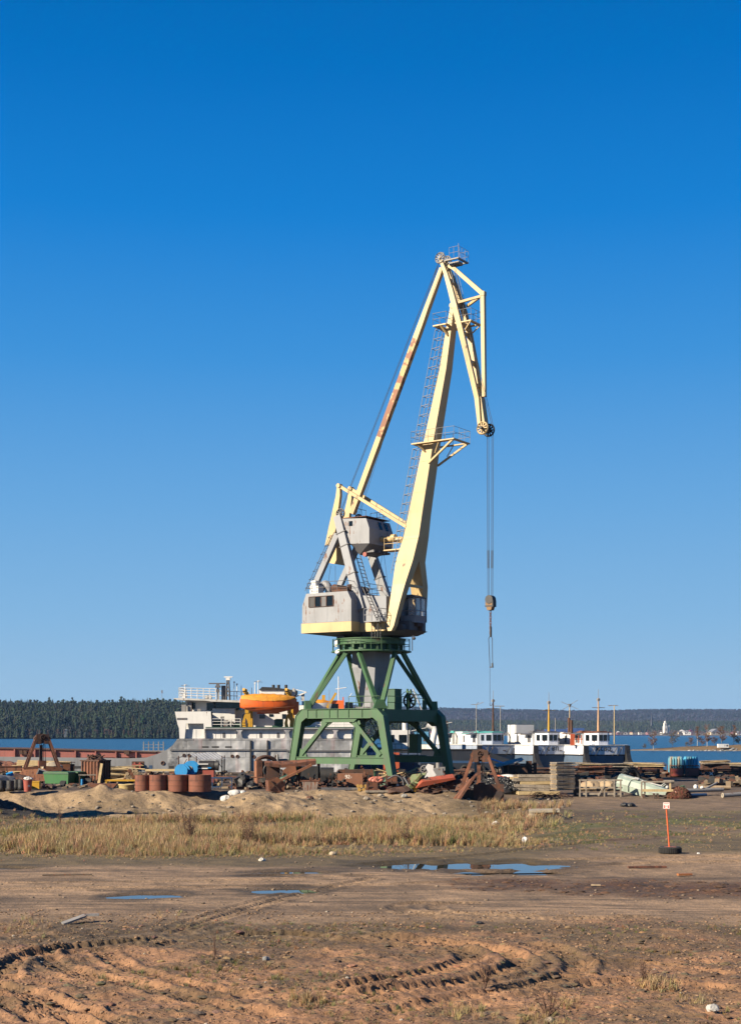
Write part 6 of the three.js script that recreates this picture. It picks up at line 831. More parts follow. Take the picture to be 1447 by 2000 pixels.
{ // canopy with the cable reels
  const Z = 133, px = 392, sx = (p) => X(p, Z) - X(px, Z), o = thing('canopy', 'open shelter with a grey corrugated roof on thin posts', 'shelter', [X(px, Z), QUAY, -Z]);
  for (const [p, z] of [[352, 1.0], [387, 1.2], [436, 0.9], [366, -1.3], [436, -1.3]]) part('post', cyl(0.05, 0.05, 2.5, sx(p), 1.25, z, 8), M.rustDark, o);
  const A = V(sx(344), 2.15, 0.9), B = V(sx(390), 2.1, 1.35), C2 = V(sx(444), 2.15, 1.0), D = V(sx(420), 2.75, -0.9), E = V(sx(368), 2.62, -0.9);
  const sheet = []; for (let i = 0; i < 16; i++) { const t0 = i / 16, t1 = (i + 1) / 16, p = E.clone().lerp(D, t0), q = E.clone().lerp(D, t1), r = B.clone().lerp(C2, t1), s = B.clone().lerp(C2, t0), u0 = V(0, i % 2 ? 0.06 : 0, 0), u1 = V(0, i % 2 ? 0 : 0.06, 0), th = V(0, 0.02, 0), e = (a, b) => a.clone().add(b); sheet.push(loft([[e(p, u0), e(q, u1), e(q, u1).add(th), e(p, u0).add(th)], [e(s, u0), e(r, u1), e(r, u1).add(th), e(s, u0).add(th)]])); }
  part('roof_sheet', sheet, weathered([0.3, 0.31, 0.33], { rust: 0.12, tile: 3, rough: 0.5 }), o); part('roof_gable', loft([[A, A.clone().add(V(0, 0.05, 0))], [E, E.clone().add(V(0, 0.05, 0))], [B, B.clone().add(V(0, 0.05, 0))]].map(([a, b]) => [a, b, b.clone().add(V(0.02, 0, 0)), a.clone().add(V(0.02, 0, 0))])), M.greyDark, o);
  part('roof_brace', [rod(V(sx(354), 1.0, 1), V(sx(368), 2.2, 1), 0.035), rod(V(sx(436), 1.4, 0.9), V(sx(424), 2.15, 0.9), 0.035), rod(V(sx(387), 0.6, 1.2), V(sx(350), 0.9, 1.0), 0.03)], M.rustDark, o);
  const r1 = thing('cable_reel', 'bright blue cable reel with a straight base under the canopy', 'cable reel', [X(363, Z), QUAY, -Z + 2.3], -0.2); part('flange', [move(cyl(0.62, 0.62, 0.08, 0, 0, 0, 32, Math.PI / 2), 0, 1.15, 0.35)], M.blueBright, r1); part('flange', [move(cyl(0.62, 0.62, 0.08, 0, 0, 0, 32, Math.PI / 2), 0, 1.15, -0.35)], M.blueBright, r1); part('core', move(cyl(0.4, 0.4, 0.62, 0, 0, 0, 20, Math.PI / 2), 0, 1.15, 0), M.bluePaint, r1); part('base', [bx(1.0, 0.75, 0.7, 0.02, 0.45, 0)], M.blueBright, r1);
  const r2 = thing('cable_reel', 'bright blue cable reel with a grey hub beside the other reel', 'cable reel', [X(378, Z), QUAY, -Z + 1.5], -0.15); part('flange', move(cyl(0.7, 0.7, 0.08, 0, 0, 0, 32, Math.PI / 2), 0, 1.35, 0.3), M.blueBright, r2); part('flange', move(cyl(0.7, 0.7, 0.08, 0, 0, 0, 32, Math.PI / 2), 0, 1.35, -0.3), M.blueBright, r2); part('hub', [move(cyl(0.22, 0.22, 0.8, 0, 0, 0, 16, Math.PI / 2), 0, 1.35, 0)], M.steel, r2); part('stand', bx(0.8, 0.7, 0.5, 0, 0.35, 0), M.bluePaint, r2);
  const en = thing('winch_machine', 'dark machine with red and white bands beside the blue reels', 'machine', [X(406, Z), QUAY, -Z + 1.2]); part('base', bx(1.5, 1.15, 1.0, 0, 0.6, 0), M.redPaint, en); part('drum', cyl(0.45, 0.45, 1.4, 0.05, 1.6, 0, 18, 0, Math.PI / 2), M.black, en); part('band', [bx(1.0, 0.09, 0.08, -0.25, 1.75, 0.48), bx(0.9, 0.1, 0.08, -0.25, 1.35, 0.47)], M.white, en); part('end_cap', cyl(0.5, 0.4, 0.4, 0.95, 1.6, 0, 16, 0, Math.PI / 2), M.black, en); part('blue_label', bx(0.35, 0.12, 0.02, 0.35, 1.4, 0.47), M.blueBright, en);
  const bt = thing('blue_trestle', 'blue steel trestle table by the white sacks', 'trestle', Q(434, 1541), 0.1); part('top', bx(1.75, 0.1, 0.6, 0, 0.92, 0), M.bluePaint, bt); part('shelf', bx(1.7, 0.07, 0.5, 0, 0.18, 0), M.bluePaint, bt); for (const x of [-0.8, 0, 0.8]) part('leg', bx(0.08, 0.9, 0.5, x, 0.45, 0), M.bluePaint, bt); solo('pale_scrap', 'small pale lump on the shelf of the blue trestle', 'scrap', lumpy(0.16, 70, 0.5, 2), M.woodPale, Q(428, 1541, 0.4));
  const sk = solo('white_sack', 'long white sack lying on the sand by the blue trestle', 'sack', [lumpy(0.4, 71, 0.35, 3, 0.7).scale(1.5, 1, 0.8), lumpy(0.3, 75, 0.3, 3, 0.7).translate(0.5, 0.02, 0.05)], M.whiteDirty, at(462, 111.5, 0.15), 0.2); const sk2 = solo('white_sack', 'creased white sack beside the long sack on the sand', 'sack', [lumpy(0.33, 72, 0.4, 3, 0.8).scale(1.2, 1, 0.9)], M.whiteDirty, at(441, 111.8, 0.12)); solo('pipe_rail', 'thin rusty rail on posts behind the dark heap', 'rail', [rod(V(-2.4, 1.0, 0), V(1.4, 0.95, 0), 0.05), rod(V(0.9, 0, 0), V(0.9, 1, 0), 0.06), rod(V(-0.9, 0, 0), V(-0.9, 1, 0), 0.05)], M.rust, Q(482, 1541)); 
  solo('dark_heap', 'pointed dark heap of scrap between sacks and the rusty winch', 'heap', [lumpy(0.62, 73, 0.95, 2, 1.2), lumpy(0.5, 74, 0.9, 2, 0.8).translate(0.55, -0.3, 0.2), bx(0.5, 0.9, 0.3, -0.35, 0, 0.2, 0.2, 0.3, 0.4), bx(0.9, 0.12, 0.4, 0.2, 0.5, 0.1, 0.2, 0.3, -0.6)], M.black, Q(475, 1541, 0.55));
}
{ // rusty machinery left of the crane
  const w = thing('rusty_boiler', 'upright rust-red tank with bent pipes and a dark opening', 'tank', Q(522, 1532), 0.25); part('body', [bx(1.5, 2.1, 1.5, -0.3, 1.05, 0)], M.rustLight, w); part('panel', [bx(0.5, 2.2, 0.2, -0.85, 1.1, 0.78), bx(0.35, 1.9, 0.2, 0.55, 0.95, 0.7)], M.rust, w); part('opening', move(new THREE.TorusGeometry(0.6, 0.12, 8, 24), 0.15, 1.25, 0.78), M.black, w); part('top_pipe', curve([V(-1, 2.1, 0), V(-0.6, 2.4, 0.2), V(0.1, 2.45, 0.1), V(0.7, 2.2, 0)], 0.18, 14, 8), M.rustDark, w); part('vertical_pipe', cyl(0.16, 0.1, 0.6, 0.95, 2.4, 0, 10), M.steel, w); part('long_pipe', rod(V(0.6, 2.15, -0.2), V(3.6, 2.2, -0.4), 0.14, 8), M.steel, w); part('rivet_strip', [-0.9, -0.6, -0.3].map((x) => bx(0.05, 2.0, 0.05, x, 1.05, 0.77)), M.rustDark, w);
  const g = thing('excavator_arm', 'collapsed rusty excavator bucket arm bridging two scrap frames', 'excavator arm', Q(565, 1541), 0.15); part('upper_arm', [loft([[V(-2.0, 2.1, -0.3), V(-2.0, 1.9, 0.3), V(-2.0, 2.2, 0.3), V(-2.0, 2.3, -0.3)], [V(-0.6, 2.0, -0.35), V(-0.6, 1.75, 0.35), V(-0.6, 2.0, 0.35), V(-0.6, 2.3, -0.35)], [V(2.2, 2.2, -0.3), V(2.2, 2.0, 0.3), V(2.2, 2.35, 0.3), V(2.2, 2.5, -0.3)]])], M.rust, g); part('lower_arm', beam(V(-1.2, 0.5, 0.6), V(1.8, 2.0, 0.5), 0.3, 0.2), M.rustLight, g); part('gusset', prism([[-0.6, 1.5], [0.1, 1.0], [0.6, 1.2], [0.5, 1.9], [-0.1, 1.9]], 0.2, 0.35), M.rustLight, g); part('side_plate', prism([[-1.9, 0.1], [-0.9, 0.1], [-0.7, 1.9], [-1.8, 1.9]], -0.5, -0.3), M.rustDark, g); part('link', [beam(V(-0.3, 0.1, 0.2), V(0.1, 1.9, 0), 0.18), beam(V(0.7, 0, -0.2), V(0.9, 1.9, 0), 0.2), beam(V(-0.4, 0.9, 0.3), V(0.5, 0.3, 0.3), 0.14)], M.rustDark, g);
  const bk = thing('digger_bucket', 'small rusty digger bucket tipped on the sand edge', 'bucket', at(537, 111.5, 0.15), 0.3); part('side', prism([[-0.6, 0], [0.6, -0.2], [0.75, 0.6], [0.1, 1.1], [-0.65, 0.8]], 0.4, 0.46), M.rustLight, bk); part('side', prism([[-0.6, 0], [0.6, -0.2], [0.75, 0.6], [0.1, 1.1], [-0.65, 0.8]], -0.46, -0.4), M.rust, bk); part('shell', loft([[V(-0.65, 0.8, -0.4), V(-0.65, 0.8, 0.4)], [V(-0.6, 0, -0.4), V(-0.6, 0, 0.4)], [V(0.6, -0.2, -0.4), V(0.6, -0.2, 0.4)]].map(([a, b]) => [a, b, b.clone().add(V(0.03, 0.04, 0)), a.clone().add(V(0.03, 0.04, 0))])), M.rust, bk); part('brace', [beam(V(-0.5, 0.1, 0.5), V(0.4, 0.8, 0.5), 0.09), beam(V(0.4, -0.1, 0.5), V(-0.4, 0.8, 0.5), 0.09)], M.rustDark, bk);
  solo('yellow_post', 'short yellow block behind the excavator arm', 'block', [bx(0.5, 1.2, 0.5, 0, 0.6, 0), bx(0.7, 0.25, 0.6, 0.05, 0.12, 0)], weathered([0.6, 0.45, 0.12], { rust: 0.12 }), Q(583, 1531));
  const sb = thing('skip_bucket', 'grey and rust tapered skip bucket with lifting lug', 'bucket', Q(606, 1546)); part('body', loft([[V(-0.52, 0, -0.4), V(0.5, 0, -0.4), V(0.5, 0, 0.4), V(-0.52, 0, 0.4)], [V(-0.62, 0.82, -0.5), V(0.68, 0.82, -0.5), V(0.68, 0.82, 0.5), V(-0.62, 0.82, 0.5)]]), weathered([0.3, 0.24, 0.2], { rust: 0.42, rustCol: [0.22, 0.08, 0.04], vary: 0.3, tile: 1.5, streak: 0.7 }), sb); part('rim', [bx(1.36, 0.07, 0.06, 0.03, 0.85, 0.5), bx(1.36, 0.07, 0.06, 0.03, 0.85, -0.5)], M.rust, sb); part('lug', [bx(0.1, 0.3, 0.06, 0.02, 1.0, 0.5), bx(0.12, 0.2, 0.06, 0.7, 0.95, 0)], M.rust, sb);
  // the box with painted number
  const bo = thing('ballast_box', 'rust-brown steel ballast box with 92т painted on it', 'box', Q(684, 1540), -0.02); part('body', bx(2.1, 1.0, 1.4, 0, 0.75, 0), weathered([0.27, 0.115, 0.06], { rust: 0.3, rustCol: [0.17, 0.065, 0.03], vary: 0.25, tile: 2.5, rough: 0.85, streak: 0.7 }), bo); part('skid', [bx(2.3, 0.25, 0.2, 0, 0.125, 0.5), bx(2.3, 0.25, 0.2, 0, 0.125, -0.5)], M.black, bo);
  { const c = document.createElement('canvas'); c.width = 128; c.height = 64; const k = c.getContext('2d'); k.clearRect(0, 0, 128, 64); k.fillStyle = '#e8e2d4'; k.font = '52px sans-serif'; k.fillText('92', 22, 50); k.font = '30px sans-serif'; k.fillText('т', 86, 50); const t = new THREE.CanvasTexture(c); t.colorSpace = THREE.SRGBColorSpace; const q = new THREE.Mesh(new THREE.PlaneGeometry(0.95, 0.47), new THREE.MeshStandardMaterial({ map: t, alphaTest: 0.4, roughness: 0.8 })); q.name = 'painted_number'; q.position.set(-0.1, 1.0, 0.705); bo.add(q); }
  // dark clutter under the portal, its black colour standing in for shade
  const cl = thing('dark_machine_row', 'row of dark machine blocks under the crane portal, coloured black for shade', 'machinery', Q(665, 1531)); part('block', [bx(1.6, 1.6, 1.2, -2.8, 0.8, 0), cyl(0.7, 0.7, 1.2, -1.2, 0.8, 0.2, 16, 0, 1.57)], M.black, cl); part('frame', [bx(3.2, 1.3, 1.0, 1.4, 0.65, -0.5), bx(0.3, 2.2, 0.3, -3.8, 1.1, 0), bx(0.3, 2.4, 0.3, -2.0, 1.2, -0.3)], M.rustDark, cl); part('chain', [rod(V(-3.3, 2.6, 0.4), V(-3.3, 0.7, 0.5), 0.05), rod(V(-3.0, 2.6, 0.4), V(-2.9, 0.7, 0.5), 0.05)], M.rust, cl);
  const ge = thing('gear_unit', 'upright dull green gear unit beside the near crane leg', 'gear unit', Q(731, 1528)); part('housing', [cyl(0.35, 0.35, 1.3, 0, 1.0, 0, 14), bx(0.9, 0.35, 0.8, 0, 0.2, 0), cyl(0.42, 0.42, 0.2, 0, 1.1, 0, 14)], M.greenDark, ge);
  solo('concrete_slab', 'thin dark slab lying before the ballast box', 'slab', bx(5.2, 0.18, 1.0, 0, 0.1, 0), M.greyDark, Q(690, 1543), 0.03); solo('loose_plank', 'grey plank lying along the sand edge before the ballast box', 'plank', bx(2.6, 0.06, 0.28, 0, 0.08, 0), M.woodGrey, at(720, 111.5, 0.1), 0.05);
}
{ // containers behind
  const ct = (label, px, Z, w, h, m, n) => { const o = thing('shipping_container', label, 'container', [X(px, Z), QUAY, -Z]); part('body', bx(w, h, 2.4, 0, h / 2, 0), m, o); for (let i = 0; i < n; i++) part('corrugation', bx(w / n * 0.45, h - 0.3, 0.08, -w / 2 + (i + 0.5) * w / n, h / 2, 1.238), m, o); part('corner_post', [bx(0.16, h, 0.06, -w / 2 + 0.08, h / 2, 1.26), bx(0.16, h, 0.06, w / 2 - 0.08, h / 2, 1.26)], m, o); part('top_rail', bx(w, 0.12, 0.07, 0, h - 0.06, 1.26), m, o); };
  ct('faded dark blue shipping container beside the near crane leg', 799, 148, 2.2, 2.5, weathered([0.06, 0.09, 0.16], { rust: 0.12, vary: 0.25, tile: 3 }), 7);
  ct('orange-red shipping container end beside the blue container', 764, 146, 1.6, 2.6, M.orangeRed, 3);
}
{ // scrap heap before the near crane leg
  const p = (px, py, dy) => { const Z = Math.max(111, qz(py)); return [X(px, Z), QUAY + (dy || 0), -Z]; };
  const rs = solo('red_sheet', 'long faded red steel sheet lying slanted on the scrap heap', 'steel sheet', prism([[-1.7, 0], [1.4, 0.62], [1.3, 0.78], [-1.2, 0.5], [-1.6, 0.12]], -0.5, 0.5), weathered([0.4, 0.085, 0.04], { rust: 0.25, vary: 0.25, tile: 2 }), p(853, 1548, 0.5), 0.1); rs.rotation.x = 0.25;
  solo('cut_out_casting', 'olive green cut-out machine frame on the scrap heap', 'frame', [loft([[V(-1.0, 0, 0), V(0.3, 0.1, 0.3), V(0.9, 1.15, -0.2), V(-0.2, 1.0, -0.4)], [V(-1.0, 0.12, 0), V(0.3, 0.22, 0.3), V(0.9, 1.27, -0.2), V(-0.2, 1.12, -0.4)]]), bx(0.5, 0.3, 0.3, -0.2, 0.3, 0.3, 0.3, 0, 0.6), bx(0.7, 0.2, 0.3, 0.3, 0.9, 0.05, 0.3, 0, 0.9)], weathered([0.16, 0.2, 0.08], { rust: 0.25, tile: 1.5 }), p(810, 1548, 0.25));
  solo('white_fairing', 'curved white fairing panel standing upright on the scrap heap', 'panel', prism([[-0.5, 0.1], [0.2, 0], [0.55, 0.35], [0.3, 0.75], [0.35, 1.1], [-0.1, 1.25], [-0.3, 0.95], [-0.1, 0.6]], -0.05, 0.05), M.white, p(838, 1546, 0.95));
  const eng = thing('old_engine', 'grey blue engine with a spoked flywheel behind the white panel', 'engine', p(851, 1540, 0.7)); part('block', [bx(1.1, 0.8, 0.8, 0, 0.6, 0), cyl(0.2, 0.2, 0.5, 0.2, 1.2, 0, 10), bx(0.5, 0.3, 0.5, 0.5, 0.95, 0.1)], M.steel, eng); part('flywheel', move(wheel(0.36, 0.05, 6, 0.1), -0.95, 0.9, 0.2), M.steel, eng); part('strut', beam(V(0.2, 1.1, 0.3), V(0.9, 0.1, 0.4), 0.1), M.greyDark, eng);
  solo('yellow_bucket', 'bright yellow dented bucket lying by the scrap heap', 'bucket', new THREE.LatheGeometry([[0, 0], [0.24, 0], [0.33, 0.55], [0.36, 0.56], [0.3, 0.5], [0.2, 0.05]].map(([a, b]) => new THREE.Vector2(a, b)), 18).rotateZ(0.2), M.yellow, p(812, 1554, 0.06)); solo('grey_bucket', 'small grey bucket beside the yellow bucket', 'bucket', cyl(0.15, 0.2, 0.35, 0, 0.18, 0, 14), M.greyDark, p(824, 1553, 0.03));
  solo('red_canister', 'glossy bright red canister in the scrap heap', 'canister', [bx(0.45, 0.4, 0.3, 0, 0.25, 0, 0, 0.3, 0.3), cyl(0.05, 0.05, 0.15, 0.1, 0.5, 0, 8)], weathered([0.62, 0.02, 0.015], { rust: 0.05, tile: 1 }), p(757, 1551, 0.1));
  const tr = thing('scrap_trailer', 'broken rusty trailer frame with a pinkish tarpaulin on it', 'trailer', p(743, 1552), 0.1); part('bed', bx(2.2, 0.12, 1.1, 0.2, 0.75, 0), M.rustDark, tr); part('side_panel', [bx(0.85, 0.75, 0.06, -0.75, 0.42, 0.6, 0, 0, -0.05)], M.rust, tr); part('end_panel', bx(0.9, 0.7, 0.06, 0.9, 0.9, -0.4), M.rust, tr); part('post', [bx(0.07, 1.3, 0.07, -0.3, 0.75, 0.62), bx(0.07, 1.3, 0.07, 0.45, 0.75, 0.62), bx(0.07, 1.2, 0.07, -1.05, 0.75, 0.62)], M.rustDark, tr); part('tarpaulin', lumpy(0.55, 81, 0.5, 3, 0.45).translate(-0.3, 0.95, 0.1), weathered([0.6, 0.2, 0.13], { vary: 0.3, tile: 1 }), tr); part('sill', bx(2.9, 0.16, 0.3, 0.2, 0.09, 0.7), M.woodGrey, tr);
  solo('yellow_pipes', 'small stack of yellow pipe ends beside the trailer frame', 'pipes', [[-0.25, 0.15], [0.1, 0.15], [-0.1, 0.42], [0.25, 0.4], [-0.35, 0.42]].map(([x, y]) => cyl(0.14, 0.14, 0.6, x, y, 0, 10, Math.PI / 2)), weathered([0.5, 0.3, 0.07], { rust: 0.25, tile: 1 }), p(708, 1547, 0.05));
  const hp = solo('hydraulic_arm', 'dark bent hydraulic arm with a yellow elbow in the scrap heap', 'arm', [curve([V(-0.9, 0.8, 0), V(-0.2, 1.1, 0), V(0.3, 0.8, 0), V(0.4, 0.3, 0)], 0.07, 16, 6), beam(V(0.4, 1.0, 0), V(1.1, -0.1, 0.2), 0.2, 0.12)], M.greyDark, p(778, 1552, 0.2)); solo('grey_float', 'pale oval float beside the bent arm', 'float', lumpy(0.2, 82, 0.15, 3).scale(0.7, 1.6, 0.7), M.whiteDirty, p(776, 1549, 0.35));
  reseed(831); const tiles = thing('board_pile', 'pile of short pale boards behind the trailer frame', 'board pile', p(775, 1532)); for (let i = 0; i < 26; i++) piece('board', join(bx(rr(0.7, 1.6), 0.07, rr(0.15, 0.25))), i % 3 ? M.woodPale : M.wood, tiles, [rr(-1.6, 1.8), 0.55 + rr(0, 0.75), rr(-0.5, 0.5)], [rr(-0.3, 0.3), rr(-0.8, 0.8), rr(-0.35, 0.35)]);
  const sp = thing('scrap_plates', 'pile of rusty cut plates under the red sheet', 'scrap pile', p(858, 1552)); for (let i = 0; i < 22; i++) piece('plate', join(prism([[-0.6, 0], [rr(0.3, 0.8), rr(-0.1, 0.1)], [rr(0.4, 0.7), rr(0.3, 0.6)], [rr(-0.5, 0), rr(0.3, 0.5)]], -0.03, 0.03)), [M.rust, M.rustDark, M.rustLight, M.rustDark][i % 4], sp, [rr(-1.7, 2.2), rr(0.05, 0.75), rr(-0.6, 0.6)], [rr(-1.5, -0.4), rr(-0.7, 0.7), rr(-0.4, 0.5)]);
  reseed(837); solo('scrap_tangle', 'tangle of dark rods and pipes in the middle of the scrap heap', 'scrap', Array.from({ length: 40 }, () => { const a = V(rr(-3.2, 2.8), rr(0.05, 0.7), rr(-0.8, 0.6)); return rod(a, a.clone().add(V(rr(-1, 1), rr(-0.3, 0.5), rr(-0.4, 0.4))), rr(0.02, 0.07), 5); }).concat([lumpy(1.1, 83, 0.6, 3, 0.4).translate(1.2, 0.1, -0.4), lumpy(1.3, 84, 0.6, 3, 0.35).translate(-1.3, 0.1, -0.5)]), M.rustDark, p(805, 1549)); 
}
grab('large dark rusty grab standing open on the sand edge', at(938, 108.5, -0.3), -0.12, 0.92, M.rustDark, M.rust, weathered([0.035, 0.02, 0.014], { rust: 0.2, rustCol: [0.09, 0.035, 0.02], tile: 2 }));
{ const o = thing('grab_plate', 'rusty sloping jaw plate of the large grab on the sand', 'jaw plate', at(903, 107, -0.2)); part('jaw', loft([[V(-0.95, 0, -0.6), V(-0.6, -0.1, 0.6), V(0.75, 2.0, 0.5), V(1.1, 2.25, -0.6)], [V(-0.75, 0, -0.6), V(-0.4, -0.1, 0.6), V(0.95, 1.95, 0.5), V(1.3, 2.2, -0.6)]]), M.rust, o); part('jaw_back', bx(2.3, 1.5, 0.1, 2.0, 0.6, -0.5), M.rustDark, o); part('jaw_rib', beam(V(-0.8, 0.05, 0.0), V(1.1, 2.1, 0), 0.14), M.rustLight, o); }
{ const Z = 117, heap = thing('coal_heap', 'heap of black coal lumps behind the large grab', 'coal heap', [X(982, Z), H(X(982, Z), Z, false) - 0.1, -Z]); part('mound', [lumpy(1.7, 91, 0.35, 4, 0.7).scale(1.5, 1, 1), lumpy(1.1, 92, 0.35, 3, 0.8).translate(2.0, 0, 0.5)], M.black, heap);
  reseed(841); const l = []; for (let i = 0; i < 1500; i++) { const a = rr(-3.0, 3.2), z = rr(-0.4, 1.7), r = Math.hypot(a / 2.7, z / 1.8); if (r > 1.1) continue; const s = rr(0.04, 0.11); l.push([mtx(a, 1.35 * Math.sqrt(Math.max(0.01, 1.12 - r * r)) * rr(0.85, 1.05) - 0.1, z, s, s, rr(0, 6)), rgb(Array(3).fill(rr(0.012, 0.05)))]); } const q = instances('coal_lumps', join(lumpy(1, 93, 0.5, 1)), new THREE.MeshStandardMaterial({ color: 0xffffff, roughness: 0.4 }), l, null, null, heap); }
{ // sheds, boats and timber right of the large grab
  const sh = thing('rusty_shed', 'low rusty lean-to with a grey sheet roof behind the coal', 'shed', [X(1000, 132), H(X(1000, 132), 132, false), -132]); part('wall', [bx(2.2, 1.7, 2.0, 0.2, 0.85, 0), bx(0.5, 2.1, 0.6, 1.5, 1.05, 0.4)], M.rustDark, sh); part('roof', bx(2.6, 0.06, 2.4, -0.3, 1.95, 0.2, 0.1, 0, 0.24), M.steel, sh); part('post', [bx(0.1, 1.6, 0.1, -1.4, 0.8, 1.1), bx(0.1, 1.8, 0.1, -0.5, 0.9, 1.15), bx(1.0, 0.08, 0.08, -0.95, 1.0, 1.15)], M.rustLight, sh); part('pipe', [cyl(0.12, 0.12, 1.1, 0.3, 0.6, 1.15, 8), cyl(0.12, 0.12, 1.0, 0.6, 0.5, 1.2, 8)], M.rust, sh);
  solo('blue_tarpaulin', 'folded blue tarpaulin on the roof edge of the lean-to', 'tarpaulin', loft([[V(-0.7, 0.4, 0), V(0.6, 0, 0.3), V(0.8, 0, -0.4), V(-0.5, 0.45, -0.4)], [V(-0.7, 0.46, 0), V(0.6, 0.06, 0.3), V(0.8, 0.06, -0.4), V(-0.5, 0.51, -0.4)]]), M.blueBright, [X(970, 131), H(X(970, 131), 131, false) + 1.85, -131]); solo('grey_pillar', 'pale grey square pillar seen through the large grab', 'pillar', bx(0.4, 2.4, 0.4, 0, 1.2, 0), M.concrete, [X(931, 130), H(X(931, 130), 130, false), -130]);
  const rbw = thing('red_rowboat', 'small red and white rowboat bottom up beside the coal', 'boat', [X(1000, 122), H(X(1000, 122), 122, false) + 0.85, -122], -0.28); rbw.rotation.z = -0.22; part('hull', move(lifeboatHull(2.6, 0.9, 0.42), 0, 0, 0, 0, Math.PI), M.whiteDirty, rbw); part('red_strake', curve([V(-1.3, 0.05, 0.1), V(-0.7, 0.08, 0.44), V(0, 0.08, 0.5), V(0.8, 0.08, 0.42), V(1.3, 0.05, 0.08)], 0.08, 18, 6), M.orangeRed, rbw);
  const gl = thing('grey_timber_pile', 'pile of squared weathered beams between the coal and plank stack', 'timber pile', [X(1045, 116), H(X(1045, 116), 116, false), -116], 0.06); reseed(851); for (let r = 0; r < 6; r++) for (let i = 0; i < 3; i++) piece('beam', join(bx(rr(2.6, 3.6), 0.24, 0.3)), (r + i) % 3 ? M.woodGrey : M.woodPale, gl, [rr(-0.35, 0.25), 0.15 + r * 0.27, 0.5 - i * 0.36 - r * 0.06], [rr(-0.1, 0.1), rr(-0.06, 0.06), rr(-0.05, 0.02)]);
  piece('beam', join(bx(3.4, 0.26, 0.36)), M.woodPale, gl, [0.1, 0.16, 1.0], [0, 0.03, 0]); part('end_block', bx(0.5, 0.7, 0.6, 1.6, 1.0, 0.5), M.rustDark, gl);
  const st = thing('board_stack', 'tall neat stack of grey weathered boards', 'board stack', [X(1098, 113.5), QUAY, -113.5], 0.35); for (let r = 0; r < 24; r++) piece('board', join(bx(1.65 + rr(-0.08, 0.08), 0.055, 1.1)), r % 4 === 1 ? M.wood : M.woodGrey, st, [rr(-0.05, 0.05), 0.1 + r * 0.094, rr(-0.05, 0.05)], [0, rr(-0.03, 0.03), 0]); for (let r = 0; r < 12; r++) piece('spacer', join(bx(0.07, 0.04, 1.05)), M.woodDark, st, [r % 2 ? 0.6 : -0.6, 0.147 + r * 0.188, 0]);
  solo('dark_pallet_side', 'dark upright sheet leaning on the right of the board stack', 'sheet', bx(0.6, 1.6, 0.08, 0, 0.8, 0, 0, 0.3), M.woodDark, [X(1126, 114.5), H(X(1126, 114.5), 114.5, false), -114.5]);
  reseed(861); solo('wire_tangle', 'tangle of dark wire and rods on the ground before the boards', 'wire', Array.from({ length: 46 }, () => { const a = rr(-1.6, 1.3), z = rr(-0.5, 0.5), w = rr(0.5, 1.3); return curve([V(a - w * 0.6, rr(0, 0.08), z), V(a, rr(0.15, 0.5), z + rr(-0.3, 0.3)), V(a + w * 0.6, rr(0, 0.1), z + rr(-0.3, 0.3))], rr(0.008, 0.022), 9, 4); }).concat([curve([V(-1.8, 0.1, 0), V(-1.5, 0.75, 0.1), V(-1.0, 0.55, 0), V(-0.8, 0.05, 0)], 0.012, 14, 4)]), M.rustDark, at(1078, 112, 0.02));
  const fence = thing('wooden_rack', 'weathered open wooden rack with diagonal brace beside the boards', 'rack', at(1172, 113.5, 0)); part('rail', bx(3.5, 0.13, 0.1, 0, 1.32, 0), M.woodGrey, fence); part('rail', bx(3.7, 0.13, 0.1, -0.1, 0.72, -0.06), M.woodGrey, fence); part('rail', bx(3.8, 0.16, 0.12, 0, 0.22, -0.06), M.woodGrey, fence); for (const x of [-1.65, -1.15, 0.3, 1.6, 1.1]) part('post', bx(0.11, 1.35, 0.1, x, 0.66, 0.06), M.woodGrey, fence); part('brace', beam(V(-0.2, 0.05, 0.1), V(0.3, 0.9, 0.1), 0.11), M.woodGrey, fence); part('back_rail', [bx(3.2, 0.12, 0.1, 0.1, 0.5, -0.8), bx(3.4, 0.14, 0.1, 0, 0.15, -0.9)], M.woodDark, fence);
  const fr2 = thing('low_wooden_rack', 'low wooden frame with a pale board in front of the upturned boat', 'rack', at(1281, 112, 0)); part('rail', bx(2.3, 0.12, 0.1, 0, 1.3, 0), M.woodGrey, fr2); part('pale_board', bx(2.4, 0.2, 0.08, 0.1, 0.62, 0.1), M.woodPale, fr2); for (const x of [-1.15, -0.9, 1.1]) part('post', bx(0.12, 1.3, 0.1, x, 0.65, -0.05), x > 1 ? M.woodPale : M.woodGrey, fr2); part('foot', [bx(0.2, 0.5, 0.2, -1.0, 0.1, 0.1, 0, 0, 0.3), bx(0.16, 0.6, 0.16, -0.2, 0.1, 0.2, 0, 0, 0.1), bx(0.16, 0.6, 0.16, 0.05, 0.1, 0.2), bx(2.2, 0.16, 0.16, 0, 0.18, -0.1)], M.woodDark, fr2);
  const ub = thing('upturned_boat', 'pale green upturned boat with a dark rope over its hull', 'boat', at(1252, 115, 0.25), -0.42); ub.rotation.z = -0.13; ub.rotation.x = 0.3;
